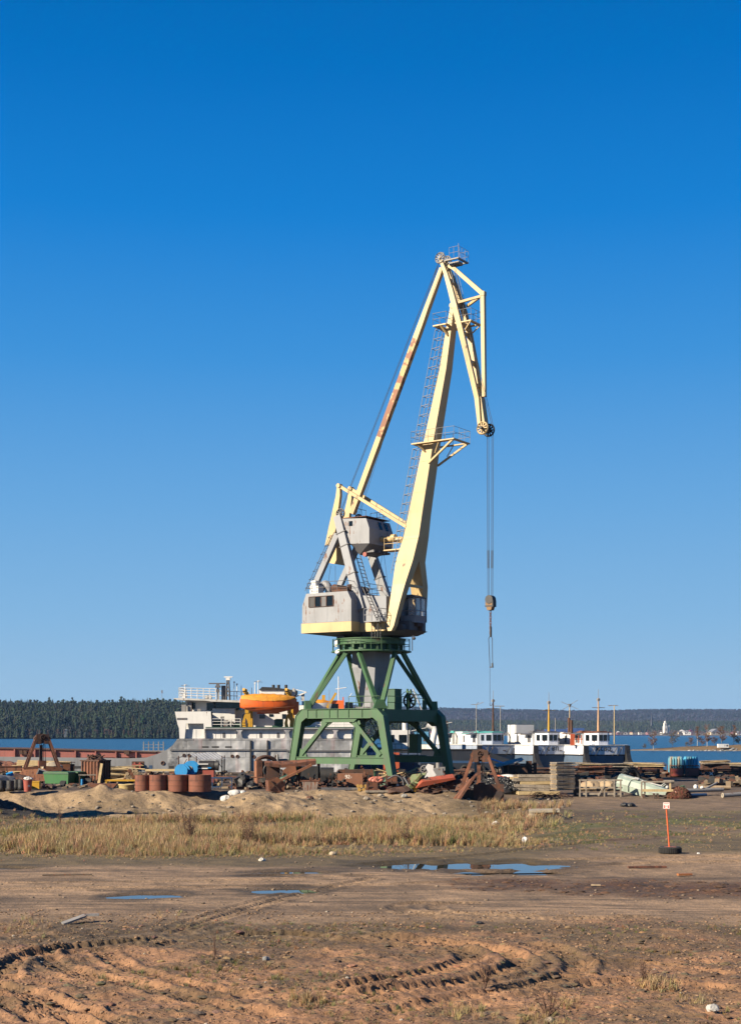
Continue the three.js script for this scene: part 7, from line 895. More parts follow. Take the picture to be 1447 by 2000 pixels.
  { const secs = []; for (let i = 0; i <= 14; i++) { const t = i / 14, w = 0.78 * (t < 0.55 ? 1 : Math.pow(1 - (t - 0.55) / 0.45, 0.6)) + 0.03, hh = 1.0 - 0.25 * t * t, x = -2.0 + 4.7 * t; secs.push([V(x + 0.1, 0, w * 1.0), V(x, hh * 0.55, w * 0.98), V(x - 0.02, hh * 0.93, w * 0.7), V(x - 0.05, hh, 0.0), V(x - 0.02, hh * 0.93, -w * 0.7), V(x, hh * 0.55, -w * 0.98), V(x + 0.1, 0, -w)]); } part('hull', loft(secs), weathered([0.5, 0.6, 0.5], { rust: 0.1, rustCol: [0.3, 0.33, 0.28], vary: 0.12, tile: 3, rough: 0.5 }), ub); part('keel', [bx(3.2, 0.08, 0.07, -0.1, 1.0, 0), bx(0.35, 0.12, 0.3, -0.6, 1.05, 0)], M.whiteDirty, ub); part('rope', curve([V(-0.9, 0.1, 0.85), V(-1.0, 0.6, 0.83), V(-0.85, 1.0, 0.45), V(-0.3, 1.04, 0.1), V(0.1, 1.0, -0.3)], 0.025, 20, 5), M.rope, ub); part('strake', [1, -1].map((s) => curve(secs.map((r) => r[s > 0 ? 1 : 5].clone().multiplyScalar(1.005)), 0.025, 24, 4)), M.whiteDirty, ub); }
  const tyre = (label, pos, r, turn, tilt) => { const o = thing('tractor_tyre', label, 'tyre', pos, turn); const body = new THREE.TorusGeometry(r * 0.74, r * 0.27, 12, 36); body.scale(1, 1, 1.15); const lugs = []; for (let i = 0; i < 22; i++) { const a = i * Math.PI / 11; for (const s of [-1, 1]) lugs.push(bx(r * 0.16, r * 0.1, r * 0.34, Math.cos(a + s * 0.07) * r * 0.99, Math.sin(a + s * 0.07) * r * 0.99, s * r * 0.15, 0, 0, a).translate(0, 0, 0)); } const c = part('carcass', move([body], 0, r, 0, 0, tilt), M.rubber, o); part('tread', move(lugs, 0, r, 0, 0, tilt), M.rubber, o); return o; };
  tyre('huge black tractor tyre standing behind the upturned boat', [X(1232, 124), H(X(1232, 124), 124, false) - 0.1, -124], 0.98, 0.5, -0.2); tyre('dark smaller tyre leaning beside the huge tyre', [X(1209, 121), H(X(1209, 121), 121, false) - 0.15, -121], 0.68, 0.25, -0.15); tyre('black tyre half hidden behind the bow of the upturned boat', [X(1268, 122), H(X(1268, 122), 122, false) - 0.25, -122], 0.62, 0.9, -0.3);
  solo('brown_soil_heap', 'brown earthy heap between the rack and the huge tyre', 'heap', [lumpy(1.3, 94, 0.5, 4, 0.75), lumpy(0.9, 95, 0.5, 3, 0.8).translate(-1.2, 0.1, 0.2)], M.wood, [X(1180, 121), H(X(1180, 121), 121, false), -121]);
  reseed(871); const ch = thing('chain_heap', 'heap of rusty anchor chain beside the upturned boat', 'chain heap', at(1323, 112.5, 0)); const lk = new THREE.TorusGeometry(0.1, 0.035, 5, 9).scale(1, 1.4, 1); part('mound', lumpy(0.85, 96, 0.4, 3, 0.85), M.rustDark, ch); const li = []; for (let i = 0; i < 420; i++) { const a = rr(0, Math.PI), e = Math.acos(rnd()), r = 0.92; const p = V(Math.cos(a) * Math.sin(e) * r * 1.05, Math.cos(e) * r * 0.85, Math.sin(a) * Math.sin(e) * r); li.push([new THREE.Matrix4().compose(p, new THREE.Quaternion().setFromEuler(new THREE.Euler(rr(0, 6), rr(0, 6), rr(0, 6))), V(1, 1, 1)), rgb([rr(0.07, 0.17), rr(0.03, 0.06), 0.025])]); } instances('chain_link', join(lk), leafM, li, null, null, ch);
  const net = (label, px, s) => solo('green_net', label, 'net', Array.from({ length: 16 }, (_, i) => curve([V(-0.5 + i * 0.05, 0, rr(-0.2, 0.2)), V(rr(-0.3, 0.3), 0.6, rr(-0.2, 0.2)), V(0.5 - i * 0.04, 0.05, rr(-0.2, 0.2))], 0.025, 8, 4)), weathered([0.09, 0.15, 0.09], { tile: 1 }), at(px, 116, 0.35)).scale.setScalar(s); net('green net bundle on the frame behind the upturned boat', 1297, 0.9); net('smaller green net bundle beside the chain heap', 1331, 0.7); solo('white_rods', 'few white rods leaning beside the net bundle', 'rods', [rod(V(-0.4, 0, 0), V(0.3, 0.5, 0), 0.035), rod(V(-0.2, 0, 0.1), V(0.4, 0.4, 0), 0.03), lumpy(0.14, 97, 0.3, 2).translate(0.5, 0.15, 0)], M.whiteDirty, at(1290, 115.6, 0.5));
  // pipes and logs
  const pipe = (label, pxa, pxb, Z, r, tilt, m, y = 0) => { const a = V(X(pxa, Z), 0, 0), b = V(X(pxb, Z), tilt, -1.2), o = thing('steel_pipe', label, 'pipe', [0, H(X(pxa, Z), Z) + r + y, -Z]); part('tube', rod(a, b, r, 16), m, o); const g = new THREE.TorusGeometry(r * 0.92, r * 0.3, 6, 18); g.rotateY(Math.PI / 2 + 0.3); g.translate(a.x - 0.02, a.y, 0); part('pipe_end', g, M.concrete, o); };
  pipe('long blue-grey pipe lying beside the chain heap', 1341, 1418, 113.5, 0.16, 0.05, M.steel, 0.35); pipe('nearest blue-grey pipe running out of the picture', 1411, 1480, 111.5, 0.17, 0.12, M.steel, 0.05); pipe('thin blue-grey pipe sloping up behind the long pipe', 1372, 1407, 115, 0.09, 0.55, M.steel, 0.35); pipe('dark blue pipe below the long pipe', 1330, 1385, 112.8, 0.14, 0.0, M.bluePaint, 0.02);
  const log = (label, pxa, pxb, Z, m, y) => { const o = thing('log', label, 'log', [0, H(X(pxa, Z), Z) + 0.15 + y, -Z]); part('stem', rod(V(X(pxa, Z), 0, 0), V(X(pxb, Z), 0, -0.3), 0.19, 12, 0.17), m, o); part('cut_end', cyl(0.175, 0.175, 0.02, 0, 0, 0, 12, 0, Math.PI / 2).translate(X(pxa, Z) - 0.01, 0, 0), M.woodPale, o); };
  log('pale peeled log lying alone on the dirt near the pipes', 1362, 1427, 121, M.wood, 0.05); log('long weathered log along the dirt behind the peeled log', 1392, 1480, 133, M.woodGrey, 0); log('short grey log behind the net bundles', 1283, 1316, 130, M.woodGrey, 0.1);
  solo('white_bits', 'white scraps of plastic beside the long pipe', 'litter', [lumpy(0.2, 98, 0.6, 2), lumpy(0.13, 99, 0.6, 2).translate(0.5, -0.05, 0)], M.white, at(1358, 114, 0.75)); solo('dark_box', 'flat dark stones lying on the dirt right of the rack', 'stones', [lumpy(0.3, 100, 0.5, 2, 0.6), lumpy(0.33, 101, 0.5, 2, 0.6).translate(0.45, 0, 0)], M.black, at(1219, 104, 0.1)); 
  // gas cylinder cages
  const cage = thing('cylinder_cage', 'red steel cage of grey and blue gas cylinders', 'cylinder cage', [X(1318, 149), H(X(1318, 149), 149, false), -149]);
  cage.scale.setScalar(1.25); part('panel', bx(1.1, 0.62, 0.06, 0, 0.42, 0.5), M.redPaint, cage); part('rail', [bx(1.16, 0.06, 0.06, 0, 0.98, 0.52), bx(1.16, 0.06, 0.06, 0, 0.74, 0.52), bx(0.06, 1.0, 0.06, -0.56, 0.5, 0.52), bx(0.06, 1.0, 0.06, 0.56, 0.5, 0.52), bx(0.06, 1.0, 0.06, -0.56, 0.5, -0.5), bx(0.06, 1.0, 0.06, 0.56, 0.5, -0.5), bx(1.16, 0.06, 1.0, 0, 0.08, 0)], M.rust, cage);
  const cg = new THREE.LatheGeometry([[0, 0], [0.11, 0], [0.11, 1.2], [0.095, 1.32], [0.05, 1.4], [0.045, 1.5], [0, 1.5]].map(([a, b]) => new THREE.Vector2(a, b)), 14), cgj = join(cg), tealC = weathered([0.09, 0.3, 0.4], { tile: 1, rust: 0.08 }), blueC = weathered([0.05, 0.42, 0.68], { tile: 1, rust: 0.05 }), greyC = weathered([0.3, 0.28, 0.22], { tile: 1, rust: 0.15 }), gM = [greyC, tealC, tealC, greyC, tealC];
  for (let j = 0; j < 3; j++) for (let i = 0; i < 5; i++) piece('gas_cylinder', cgj, gM[(i + j * 2) % 5], cage, [-0.44 + i * 0.22 + (j % 2) * 0.02, 0.22, 0.32 - j * 0.3]);
  const cage2 = copy(cage, 'red steel cage of bright blue gas cylinders', [X(1348, 149), H(X(1348, 149), 149, false), -149], 0.03); cage2.children.forEach((c, i) => { if (c.name === 'gas_cylinder') c.material = i % 5 < 3 ? blueC : tealC; });
  // rusty steel stock between the boards and the water
  const xp = thing('marked_post', 'rust-red post with a white X painted board', 'post', [X(1387.5, 140), QUAY, -140]); part('post', bx(0.32, 0.85, 0.25, 0, 0.42, 0), M.rustLight, xp); part('board', bx(0.36, 0.34, 0.05, 0, 0.62, 0.15), M.rust, xp); part('painted_cross', [bx(0.42, 0.09, 0.02, 0, 0.62, 0.19, 0, 0, 0.75), bx(0.42, 0.09, 0.022, 0, 0.62, 0.19, 0, 0, -0.75)], M.white, xp);
  const rk = (label, px, Z, w, h, n, mats, turn = 0) => { const o = thing('steel_stock', label, 'steel stock', [X(px, Z), H(X(px, Z), Z, false), -Z], turn); for (let i = 0; i < n; i++) piece('beam', join(bx(w * rr(0.75, 1.05), h / n * 0.72, rr(0.2, 0.5))), mats[i % mats.length], o, [rr(-0.2, 0.2) * w * 0.4, h * (i + 0.5) / n, rr(-0.4, 0.4)], [0, rr(-0.06, 0.06), rr(-0.015, 0.015)]); for (const x of [-0.42, 0.42]) piece('post', join(bx(0.25, h * 1.05, 0.3)), M.rust, o, [x * w, h * 0.52, 0.5]); return o; };
  reseed(881);
  rk('rack of rusty beams with orange ends behind the grey beams', 1050, 146, 4.4, 1.1, 6, [M.rustDark, M.rust, M.rustDark]); rk('rack of rusty beams behind the board stack', 1150, 148, 5.2, 1.2, 7, [M.rustDark, M.rustLight, M.rust, M.rustDark]); rk('low rusty stock behind the huge tyre', 1215, 146, 4.2, 1.1, 5, [M.rust, M.rustDark]); rk('dark red steel stock left of the gas cylinders', 1264, 146, 2.4, 0.9, 5, [M.rustDark, M.redPaint, M.rustDark]); rk('stock of rusty channels right of the marked post', 1418, 142, 2.9, 1.05, 6, [M.rustLight, M.rustDark, M.rust]); rk('low rusty stock at the picture edge by the water', 1452, 150, 3.2, 0.9, 5, [M.rustDark, M.rust]); rk('rusty stock between the cylinder cages and the marked post', 1374, 155, 2.2, 0.8, 5, [M.rustDark, M.rustDark, M.rust]); rk('dark rusty stock left of the large grab', 880, 150, 4.0, 0.8, 4, [M.rustDark]); rk('stack of red-brown sections behind the lean-to', 1025, 138, 2.2, 1.7, 6, [M.rust, M.rustDark]);
  const wp = (label, px, Z, w, h, n, turn) => { const o = thing('plank_pile', label, 'plank pile', [X(px, Z), H(X(px, Z), Z, false), -Z], turn); for (let i = 0; i < n; i++) piece('plank', join(bx(w * rr(0.7, 1.05), 0.09, rr(0.18, 0.3))), [M.woodPale, M.woodGrey, M.woodDark, M.wood][i % 4], o, [rr(-0.3, 0.3), h + (i % 6) * 0.07, -0.6 + rr(0, 1.2)], [rr(-0.05, 0.05), rr(-0.12, 0.12), rr(-0.05, 0.05)]); piece('bearer', join(bx(w * 0.85, h, 0.9)), M.rustDark, o, [0, h / 2, 0]); };
  wp('pale plank pile on rusty bearers behind the board stack', 1178, 154, 6.4, 0.95, 22, 0.05); wp('grey plank pile beside the water right of the tugs', 1262, 158, 4.2, 0.95, 14, -0.05); wp('brown plank pile above the cylinder cages by the water', 1395, 158, 3.6, 1.2, 14, 0.08); wp('dark plank pile at the picture edge by the water', 1430, 160, 3.2, 0.9, 10, 0);
  // clutter covering the ground along the water
  reseed(891); const cl = []; for (let i = 0; i < 900; i++) { const Z = rr(126, 164), px = rr(860, 1500), x = X(px, Z); if (px > 1285 && px < 1372 && Z < 149) continue; cl.push([new THREE.Matrix4().compose(V(x, QUAY + rr(0.02, 0.35), -Z), new THREE.Quaternion().setFromEuler(new THREE.Euler(rr(-0.4, 0.4), rr(0, 3), rr(-0.3, 0.3))), V(rr(0.3, 1.6), rr(0.08, 0.4), rr(0.2, 0.6))), rgb([[0.06, 0.03, 0.02], [0.12, 0.05, 0.03], [0.03, 0.03, 0.03], [0.2, 0.15, 0.1]][Math.floor(rnd() * 4)])]); }
  instances('scrap_litter', join(bx(1, 1, 1)), leafM, cl, 'scattered rusty offcuts covering the yard towards the water', 'scrap');
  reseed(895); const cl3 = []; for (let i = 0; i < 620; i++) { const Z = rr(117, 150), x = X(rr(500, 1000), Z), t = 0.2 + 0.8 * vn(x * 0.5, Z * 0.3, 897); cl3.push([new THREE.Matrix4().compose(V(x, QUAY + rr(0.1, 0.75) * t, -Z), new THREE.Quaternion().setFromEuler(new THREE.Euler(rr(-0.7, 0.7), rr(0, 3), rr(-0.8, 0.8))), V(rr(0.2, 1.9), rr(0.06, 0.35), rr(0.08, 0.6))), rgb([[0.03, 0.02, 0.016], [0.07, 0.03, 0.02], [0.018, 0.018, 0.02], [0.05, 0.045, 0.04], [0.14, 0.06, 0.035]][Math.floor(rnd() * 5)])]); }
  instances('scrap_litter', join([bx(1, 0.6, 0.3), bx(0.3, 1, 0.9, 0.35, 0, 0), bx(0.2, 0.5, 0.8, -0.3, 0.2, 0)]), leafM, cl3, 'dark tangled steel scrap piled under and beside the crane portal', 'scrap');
  reseed(893); const cl2 = []; for (let i = 0; i < 700; i++) { const Z = rr(115, 164), x = X(rr(-40, 860), Z); cl2.push([new THREE.Matrix4().compose(V(x, QUAY + rr(0.0, 0.2), -Z), new THREE.Quaternion().setFromEuler(new THREE.Euler(rr(-0.4, 0.4), rr(0, 3), rr(-0.3, 0.3))), V(rr(0.2, 1.1), rr(0.06, 0.3), rr(0.15, 0.5))), rgb([[0.06, 0.03, 0.02], [0.12, 0.05, 0.03], [0.03, 0.03, 0.03], [0.2, 0.15, 0.1]][Math.floor(rnd() * 4)])]); }
  instances('scrap_litter', join(bx(1, 1, 1)), leafM, cl2, 'scattered offcuts and bits under and left of the crane', 'scrap');
}
// ---------- foreground: sign, litter, plants, stones ----------
{
  const gx = X(1307, 70), gh = H(gx, 70), o = thing('warning_sign', 'small red and white warning sign on an orange pole set in a tyre', 'sign', [gx, gh, -70]);
  const b = V(0, 0.05, 0), t = V(-0.17, 2.35, 0); part('pole', rod(b, t, 0.036, 10), weathered([0.75, 0.13, 0.03], { rust: 0.06, tile: 1 }), o);
  const c = document.createElement('canvas'); c.width = 96; c.height = 96; const k = c.getContext('2d'); k.fillStyle = '#f3d9d0'; k.fillRect(0, 0, 96, 96); k.fillStyle = '#c43a2c'; k.fillRect(8, 12, 80, 7); k.fillStyle = '#d8291c'; k.fillRect(9, 40, 78, 48); k.fillStyle = '#f6e8e2'; k.fillRect(22, 46, 54, 16); k.fillRect(26, 72, 46, 13); const tx = new THREE.CanvasTexture(c); tx.colorSpace = THREE.SRGBColorSpace;
  const pl = part('board', bx(0.31, 0.31, 0.02, -0.17, 2.36, 0.045), M.white, o); const f = new THREE.Mesh(new THREE.PlaneGeometry(0.3, 0.3), new THREE.MeshStandardMaterial({ map: tx, roughness: 0.5 })); f.name = 'sign_face'; f.position.set(-0.17, 2.36, 0.0575); pl.add(f);
  const ty = thing('lorry_tyre', 'black lorry tyre lying flat as the base of the sign', 'tyre', [gx + 0.02, gh, -70]); const prof = [[0.3, 0.02], [0.46, 0], [0.53, 0.05], [0.545, 0.17], [0.53, 0.3], [0.46, 0.35], [0.3, 0.33], [0.27, 0.3]]; part('carcass', new THREE.LatheGeometry(prof.map(([a, d]) => new THREE.Vector2(a, d)), 40), M.rubber, ty); part('tread', Array.from({ length: 40 }, (_, i) => { const a = i * Math.PI / 20; return bx(0.035, 0.26, 0.05, Math.cos(a) * 0.545, 0.17, Math.sin(a) * 0.545, 0, -a); }), M.rubber, ty); part('orange_fill', cyl(0.3, 0.3, 0.06, 0, 0.3, 0, 24), weathered([0.6, 0.2, 0.1], { rust: 0.3, tile: 1 }), ty);
}
{ // dry grass
  const tuft = (seed, n, h, lean, wd) => { reseed(seed); const t = []; for (let i = 0; i < n; i++) { const a = rr(0, 6.28), r = rr(0, 0.14), l = rr(0.02, lean) , H2 = h * rr(0.45, 1), b = V(Math.cos(a) * r, 0, Math.sin(a) * r), d = V(Math.cos(a + rr(-0.8, 0.8)), 0, Math.sin(a + rr(-0.8, 0.8))), w = V(-d.z, 0, d.x).multiplyScalar(wd); const m = b.clone().addScaledVector(d, l * 0.35 * H2).setY(H2 * 0.6), e = b.clone().addScaledVector(d, l * H2).setY(H2); t.push(b.clone().sub(w), b.clone().add(w), m.clone().add(w.clone().multiplyScalar(0.8)), b.clone().sub(w), m.clone().add(w.clone().multiplyScalar(0.8)), m.clone().sub(w.clone().multiplyScalar(0.8)), m.clone().sub(w.clone().multiplyScalar(0.8)), m.clone().add(w.clone().multiplyScalar(0.8)), e); } const g = new THREE.BufferGeometry().setFromPoints(t); g.computeVertexNormals(); return boxUV(g); };
  const gm = new THREE.MeshPhysicalMaterial({ color: 0xffffff, roughness: 0.9, transmission: 0.25, thickness: 0 });
  const geos = [tuft(911, 20, 0.9, 0.35, 0.011), tuft(912, 16, 0.75, 0.6, 0.012), tuft(913, 22, 0.4, 0.9, 0.013)], lists = [[], [], []];
  reseed(921); let n = 0;
  const put = (x, Z, kind, s, c) => { lists[kind].push([mtx(x, H(x, Z, false) - 0.03, -Z, s * rr(0.8, 1.25), s, rr(0, 6.28)), rgb(c)]); };
  const straw = () => mix3([0.6, 0.43, 0.215], [0.36, 0.235, 0.105], rnd()).map((q) => q * rr(0.75, 1.15));
  for (let i = 0; i < 60000; i++) {
    const Z = 61.5 + 37 * Math.pow(rnd(), 0.9), x = rr(-0.3, 0.3) * Z, right = sst(2.5, 12, x + 9 * (fbm(x * 0.25, Z * 0.3, 931, 3) - 0.5));
    const pxx = x / Z * F + 723, e0 = 62.6 + 0.0048 * pxx, edge = (wetAt(x, Z) > 0.05 ? 0 : 1) * sst(e0, e0 + 3.5, Z + 2.2 * (vn(x * 0.25, 3, 933) - 0.5)) * (1 - sst(95.5, 98.5, Z + 2 * (vn(x * 0.4, 7, 935) - 0.5))), d = fbm(x * 0.13, Z * 0.22, 937, 4), green = sst(0.54, 0.68, fbm(x * 0.2 + 30, Z * 0.3, 941, 3)) + (Z < e0 + 4 ? 0.5 : 0);
    if (rnd() > edge * (0.14 + 1.1 * sst(0.4, 0.62, d)) * (1 - 0.82 * right)) continue;
    const tall = sst(0.4, 0.6, d) * (1 - right) * sst(e0, e0 + 6, Z), k = rnd() < tall * 0.8 ? 0 : rnd() < 0.5 ? 1 : 2;
    put(x, Z, k, (k === 2 ? rr(0.6, 1.2) : rr(0.5, 1.2) * (0.45 + 0.75 * tall)) * (1 - 0.45 * right) * (0.26 + 0.5 * sst(e0, e0 + 10, Z)), rnd() < green * 0.5 ? [rr(0.12, 0.2), rr(0.13, 0.19), 0.04] : straw());
  }
  for (let i = 0; i < 1600; i++) { const Z = 84 + 22 * rnd(), x = X(rr(940, 1130), Z); if (rnd() < sst(960, 1130, x / Z * F + 723)) continue; if (fbm(x * 0.5, Z * 0.5, 943, 3) < 0.5) continue; put(x, Z, 1, rr(0.7, 1.1), straw()); }
  for (let i = 0; i < 3200; i++) { const Z = 72 + 28 * rnd(), x = X(rr(980, 1447), Z); if (fbm(x * 0.35 + 70, Z * 0.4, 154, 3) < 0.54) continue; put(x, Z, 2, rr(0.2, 0.42), rnd() < 0.5 ? straw().map((q) => q * 0.7) : [rr(0.12, 0.18), rr(0.13, 0.18), 0.04]); }
  for (let i = 0; i < 5200; i++) { const Z = 28 + 16 * rnd(), x = rr(-0.3, 0.3) * Z, f = fbm(x * 0.3 + 5, Z * 0.35, 145, 4); if (f < 0.5 || rnd() > sst(0.5, 0.66, f)) continue; put(x, Z, 2, rr(0.15, 0.4), rnd() < 0.25 ? [rr(0.1, 0.18), rr(0.12, 0.17), 0.03] : [rr(0.16, 0.34), rr(0.12, 0.22), rr(0.05, 0.09)]); }
  for (const [px, py, r, c, s] of [[1285, 1926, 0.5, 60, 0.55], [595, 1955, 0.5, 50, 0.5], [1100, 1960, 0.5, 40, 0.4], [340, 1806, 2.2, 50, 0.35], [60, 1810, 1.6, 60, 0.42], [1060, 1985, 0.7, 60, 0.4], [900, 1975, 0.8, 60, 0.4], [1360, 1955, 0.5, 30, 0.35], [1300, 1832, 0.25, 20, 0.3]]) for (let i = 0; i < c; i++) { const Z = gz(py), x = X(px, Z) + (rnd() + rnd() - 1) * r, z = Z + (rnd() + rnd() - 1) * r * 1.5; put(x, z, rnd() < 0.5 ? 1 : 2, s * rr(0.5, 1.1), straw()); }
  ['tall dry straw-coloured grass in the belt before the sand bank', 'bent dry grass mixed through the belt before the sand bank', 'low tufts of grass over the belt and the bare soil'].forEach((l, i) => instances('dry_grass', geos[i], gm, lists[i], l, 'grass'));
  // bare shrubs
  const shrub = (label, px, py, h, seed, w = 0.55, n = 15) => { const Z = gz(py), x = X(px, Z), o = thing('bare_shrub', label, 'shrub', [x, H(x, Z, false), -Z]); reseed(seed); const tw = [], st = []; for (let i = 0; i < n; i++) { const a = rr(0, 6.28), e = V(Math.cos(a) * w * h * rr(0.2, 0.6), h * rr(0.55, 1), Math.sin(a) * w * h * rr(0.2, 0.6)), m = e.clone().multiplyScalar(0.5).setY(e.y * 0.42); st.push(rod(V(rr(-0.05, 0.05), 0, rr(-0.05, 0.05)), m, 0.012, 4), rod(m, e, 0.009, 4, 0.004)); for (let k = 0; k < 9; k++) { const q = (k < 4 ? V(0, 0, 0).lerp(m, rr(0.5, 1)) : m.clone().lerp(e, rr(0, 1))), f = q.clone().add(V(rr(-1, 1), rr(0.1, 1), rr(-1, 1)).multiplyScalar(h * 0.16)); tw.push(rod(q, f, 0.006, 3, 0.003)); for (let u = 0; u < 3; u++) { const z = q.clone().lerp(f, rr(0.3, 1)); tw.push(rod(z, z.clone().add(V(rr(-1, 1), rr(0, 1), rr(-1, 1)).multiplyScalar(h * 0.07)), 0.004, 3, 0.002)); } } } part('stem', st, flat([0.12, 0.065, 0.045], 0.9), o); part('twig', tw, flat([0.17, 0.095, 0.06], 0.95), o); return o; };
  shrub('reddish bare shrub standing tallest in the dry grass', 368, 1652, 2.5, 951, 0.6, 18); shrub('bare shrub in the grass right of the tallest shrub', 486, 1652, 2.1, 952, 0.5, 14); shrub('small bare shrub in the grass near the big puddle', 790, 1650, 1.6, 953, 0.4, 9); shrub('thin bare shrub at the sand foot by the large grab', 938, 1600, 1.5, 954, 0.4, 8); shrub('thin twiggy sapling in the red soil beside the looping tracks', 946, 1932, 0.85, 955, 0.4, 5); shrub('low branching shrub at the bottom of the red soil', 1071, 1986, 0.75, 956, 0.9, 9); shrub('low reddish shrub right of the looping tracks', 1258, 1918, 0.6, 957, 0.8, 8); shrub('single thin twig in the soil left of the looping tracks', 421, 1874, 0.65, 958, 0.15, 3); shrub('leaning dead twigs before the tall grass at left', 118, 1610, 1.6, 959, 0.2, 5);
}
{ // stones and soil lumps
  reseed(961); const sg = [join(lumpy(1, 110, 0.5, 1, 0.7)), join(lumpy(1, 111, 0.6, 2, 0.6))], sm = new THREE.MeshStandardMaterial({ color: 0xffffff, roughness: 0.95 }), l1 = [], l2 = [];
  for (let i = 0; i < 13000; i++) { const Z = 27 + 20 * Math.pow(rnd(), 0.8), x = rr(-0.29, 0.29) * Z; if (vn(x * 0.6, Z * 0.6, 965) < 0.42) continue; const s = 0.008 + 0.035 * Math.pow(rnd(), 3.5), g = rr(0.12, 0.36), pale = rnd() < 0.018; l1.push([mtx(x, H(x, Z) + s * 0.2, -Z, s * 1.2, s, rr(0, 6)), rgb(pale ? [0.42, 0.37, 0.3] : [g, g * 0.62, g * 0.36])]); }
  for (let i = 0; i < 1300; i++) { const Z = 45 + 40 * Math.pow(rnd(), 1.4), x = rr(-0.29, 0.29) * Z, s = 0.012 + 0.05 * Math.pow(rnd(), 4), g = rr(0.16, 0.4); l1.push([mtx(x, H(x, Z) + s * 0.2, -Z, s * 1.3, s, rr(0, 6)), rgb([g * 0.8, g * 0.58, g * 0.4])]); }
  for (let i = 0; i < 3400; i++) { const Z = 27 + 18 * rnd(), x = rr(-0.29, 0.29) * Z, f = fbm(x * 0.5 + 50, Z * 0.9, 146, 4); if (rnd() > 0.15 + sst(0.45, 0.62, f)) continue; const s = 0.02 + 0.09 * Math.pow(rnd(), 3); l2.push([mtx(x, H(x, Z) - s * 0.1, -Z, s * 1.3, s * 0.8, rr(0, 6)), rgb(mix3([0.34, 0.19, 0.1], [0.13, 0.09, 0.055], sst(0.42, 0.6, f)).map((q) => q * rr(0.8, 1.1)))]); }
  for (let i = 0; i < 1500; i++) { const Z = 48 + 9 * rnd(), x = rr(3, 21), r = rustAt(x, Z); if (rnd() > r) continue; const s = 0.03 + 0.12 * Math.pow(rnd(), 3); l2.push([mtx(x, H(x, Z) - s * 0.1, -Z, s * 1.4, s * 0.7, rr(0, 6)), rgb(mix3([0.06, 0.034, 0.02], [0.14, 0.065, 0.03], rnd()))]); }
  for (let i = 0; i < 900; i++) { const Z = 97 + 14 * rnd(), x = X(rr(-10, 1100), Z), s = 0.03 + 0.13 * Math.pow(rnd(), 4), g = rr(0.14, 0.34); l1.push([mtx(x, H(x, Z) + s * 0.2, -Z, s * 1.2, s, rr(0, 6)), rgb([g, g * 0.85, g * 0.68])]); }
  instances('gravel', sg[0], sm, l1, 'small stones scattered over the soil and road', 'gravel'); instances('soil_clods', sg[1], sm, l2, 'clods of churned soil over the foreground and rusty patch', 'soil');
  const stone = (label, px, py, s, c, seed, Zf) => { const Z = Zf || gz(py), x = X(px, Z); solo('stone', label, 'stone', lumpy(s, seed, 0.45, 3, 0.7), flat(c, 0.9), [x, H(x, Z) + s * 0.35, -Z]); };
  stone('pale boulder-like stone near the bottom right of the soil', 1390, 1976, 0.13, [0.5, 0.48, 0.44], 121); stone('flat tan stone at the bottom of the red soil', 1073, 1994, 0.09, [0.45, 0.36, 0.27], 122); stone('white square stone at the grass edge by the road', 512, 1684, 0.14, [0.6, 0.57, 0.5], 123); stone('pale stone in the grass edge left of the big puddle', 650, 1672, 0.17, [0.5, 0.4, 0.28], 124); stone('pale round stone among the left foreground tracks', 308, 1944, 0.07, [0.5, 0.44, 0.36], 125); stone('grey stone on the sand slope below the scrap trailer', 716, 1570, 0.22, [0.28, 0.24, 0.19], 126, 106); stone('pale grey stone on the sand below the yellow bucket', 790, 1561, 0.24, [0.31, 0.30, 0.27], 127, 108); stone('round stone on the sand under the sill of the trailer', 744, 1561, 0.24, [0.31, 0.26, 0.20], 128, 108); stone('rusty flat stone half buried in the sand mound', 605, 1567, 0.3, [0.16, 0.08, 0.05], 129, 106); stone('dark stone in the middle of the foreground soil', 520, 1880, 0.1, [0.2, 0.2, 0.2], 130); stone('white pebble on the road left of the sign', 1363, 1668, 0.07, [0.7, 0.7, 0.68], 131);
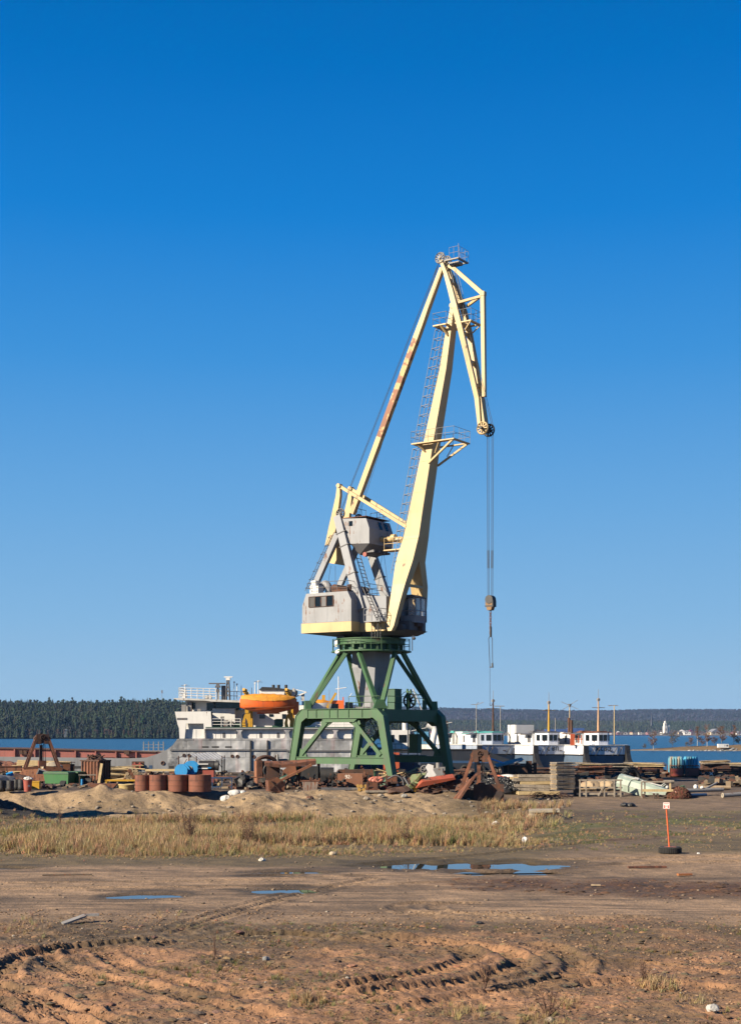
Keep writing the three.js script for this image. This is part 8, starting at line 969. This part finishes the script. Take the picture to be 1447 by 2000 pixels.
  const bag = (label, px, py, s, seed) => { const Z = gz(py), x = X(px, Z); solo('litter_bag', label, 'plastic bag', lumpy(s, seed, 0.9, 3, 0.9), M.white, [x, H(x, Z) + s * 0.8, -Z]); }; bag('white plastic bag snagged in the grass below the large grab', 969, 1618, 0.23, 141); bag('small white plastic bag in the grass edge by the soil ridge', 1023, 1645, 0.16, 142);
  const put = (label, cat, name, px, py, g, m, turn = 0, dy = 0.03) => { const Z = gz(py), x = X(px, Z); return solo(name, label, cat, g, m, [x, H(x, Z) + dy, -Z], turn); };
  put('weathered grey board sticking out of the mossy bank', 'board', 'loose_board', 145, 1806, [bx(0.75, 0.06, 0.2, 0, 0.1, 0, 0.2, 0.55, 0.18), bx(0.5, 0.06, 0.18, 0.45, 0.2, -0.35, 0, 0.1, 0)], M.steel); put('broken tan stick lying by the dark clod', 'stick', 'wood_stick', 509, 1829, [bx(0.36, 0.05, 0.07, 0, 0.04, 0)], M.wood, 0.1); put('long thin stick lying on the left road', 'stick', 'wood_stick', 132, 1717, [rod(V(-1, 0.05, 0), V(1, 0.07, 0.05), 0.035)], M.woodDark); put('rust-brown plank on the road behind the rusty soil', 'plank', 'loose_plank', 1263, 1697, [bx(1.7, 0.07, 0.18, 0, 0.04, 0)], M.rust, 0.12); put('short orange plank at the edge of the rusty soil', 'plank', 'loose_plank', 1336, 1711, [bx(0.62, 0.08, 0.18, 0, 0.05, 0)], weathered([0.42, 0.16, 0.05], { tile: 1 }), 0.25); put('pinkish chip of wood on the rusty soil', 'chip', 'wood_chip', 1163, 1732, [bx(0.36, 0.05, 0.16, 0, 0.04, 0)], M.wood, -0.2); put('dark broken chunk lying on the road middle', 'chunk', 'dark_chunk', 936, 1806, [lumpy(0.11, 143, 0.5, 2, 0.5)], M.black);
  const Zs = 94, sl = thing('broken_slab', 'broken concrete slab with rusty brick edge in the grass', 'slab', [X(1062, Zs), H(X(1062, Zs), Zs) - 0.05, -Zs], -0.1); part('top_slab', bx(2.0, 0.14, 1.2, 0, 0.52, 0, 0.05, 0, 0.02), M.concrete, sl); part('rusty_edge', bx(1.8, 0.36, 1.0, 0.05, 0.27, 0.02), M.rust, sl); part('broken_corner', lumpy(0.35, 144, 0.5, 3, 0.7).translate(-0.8, 0.1, 0.5), M.concrete, sl);
}
renderer.render(scene, camera);
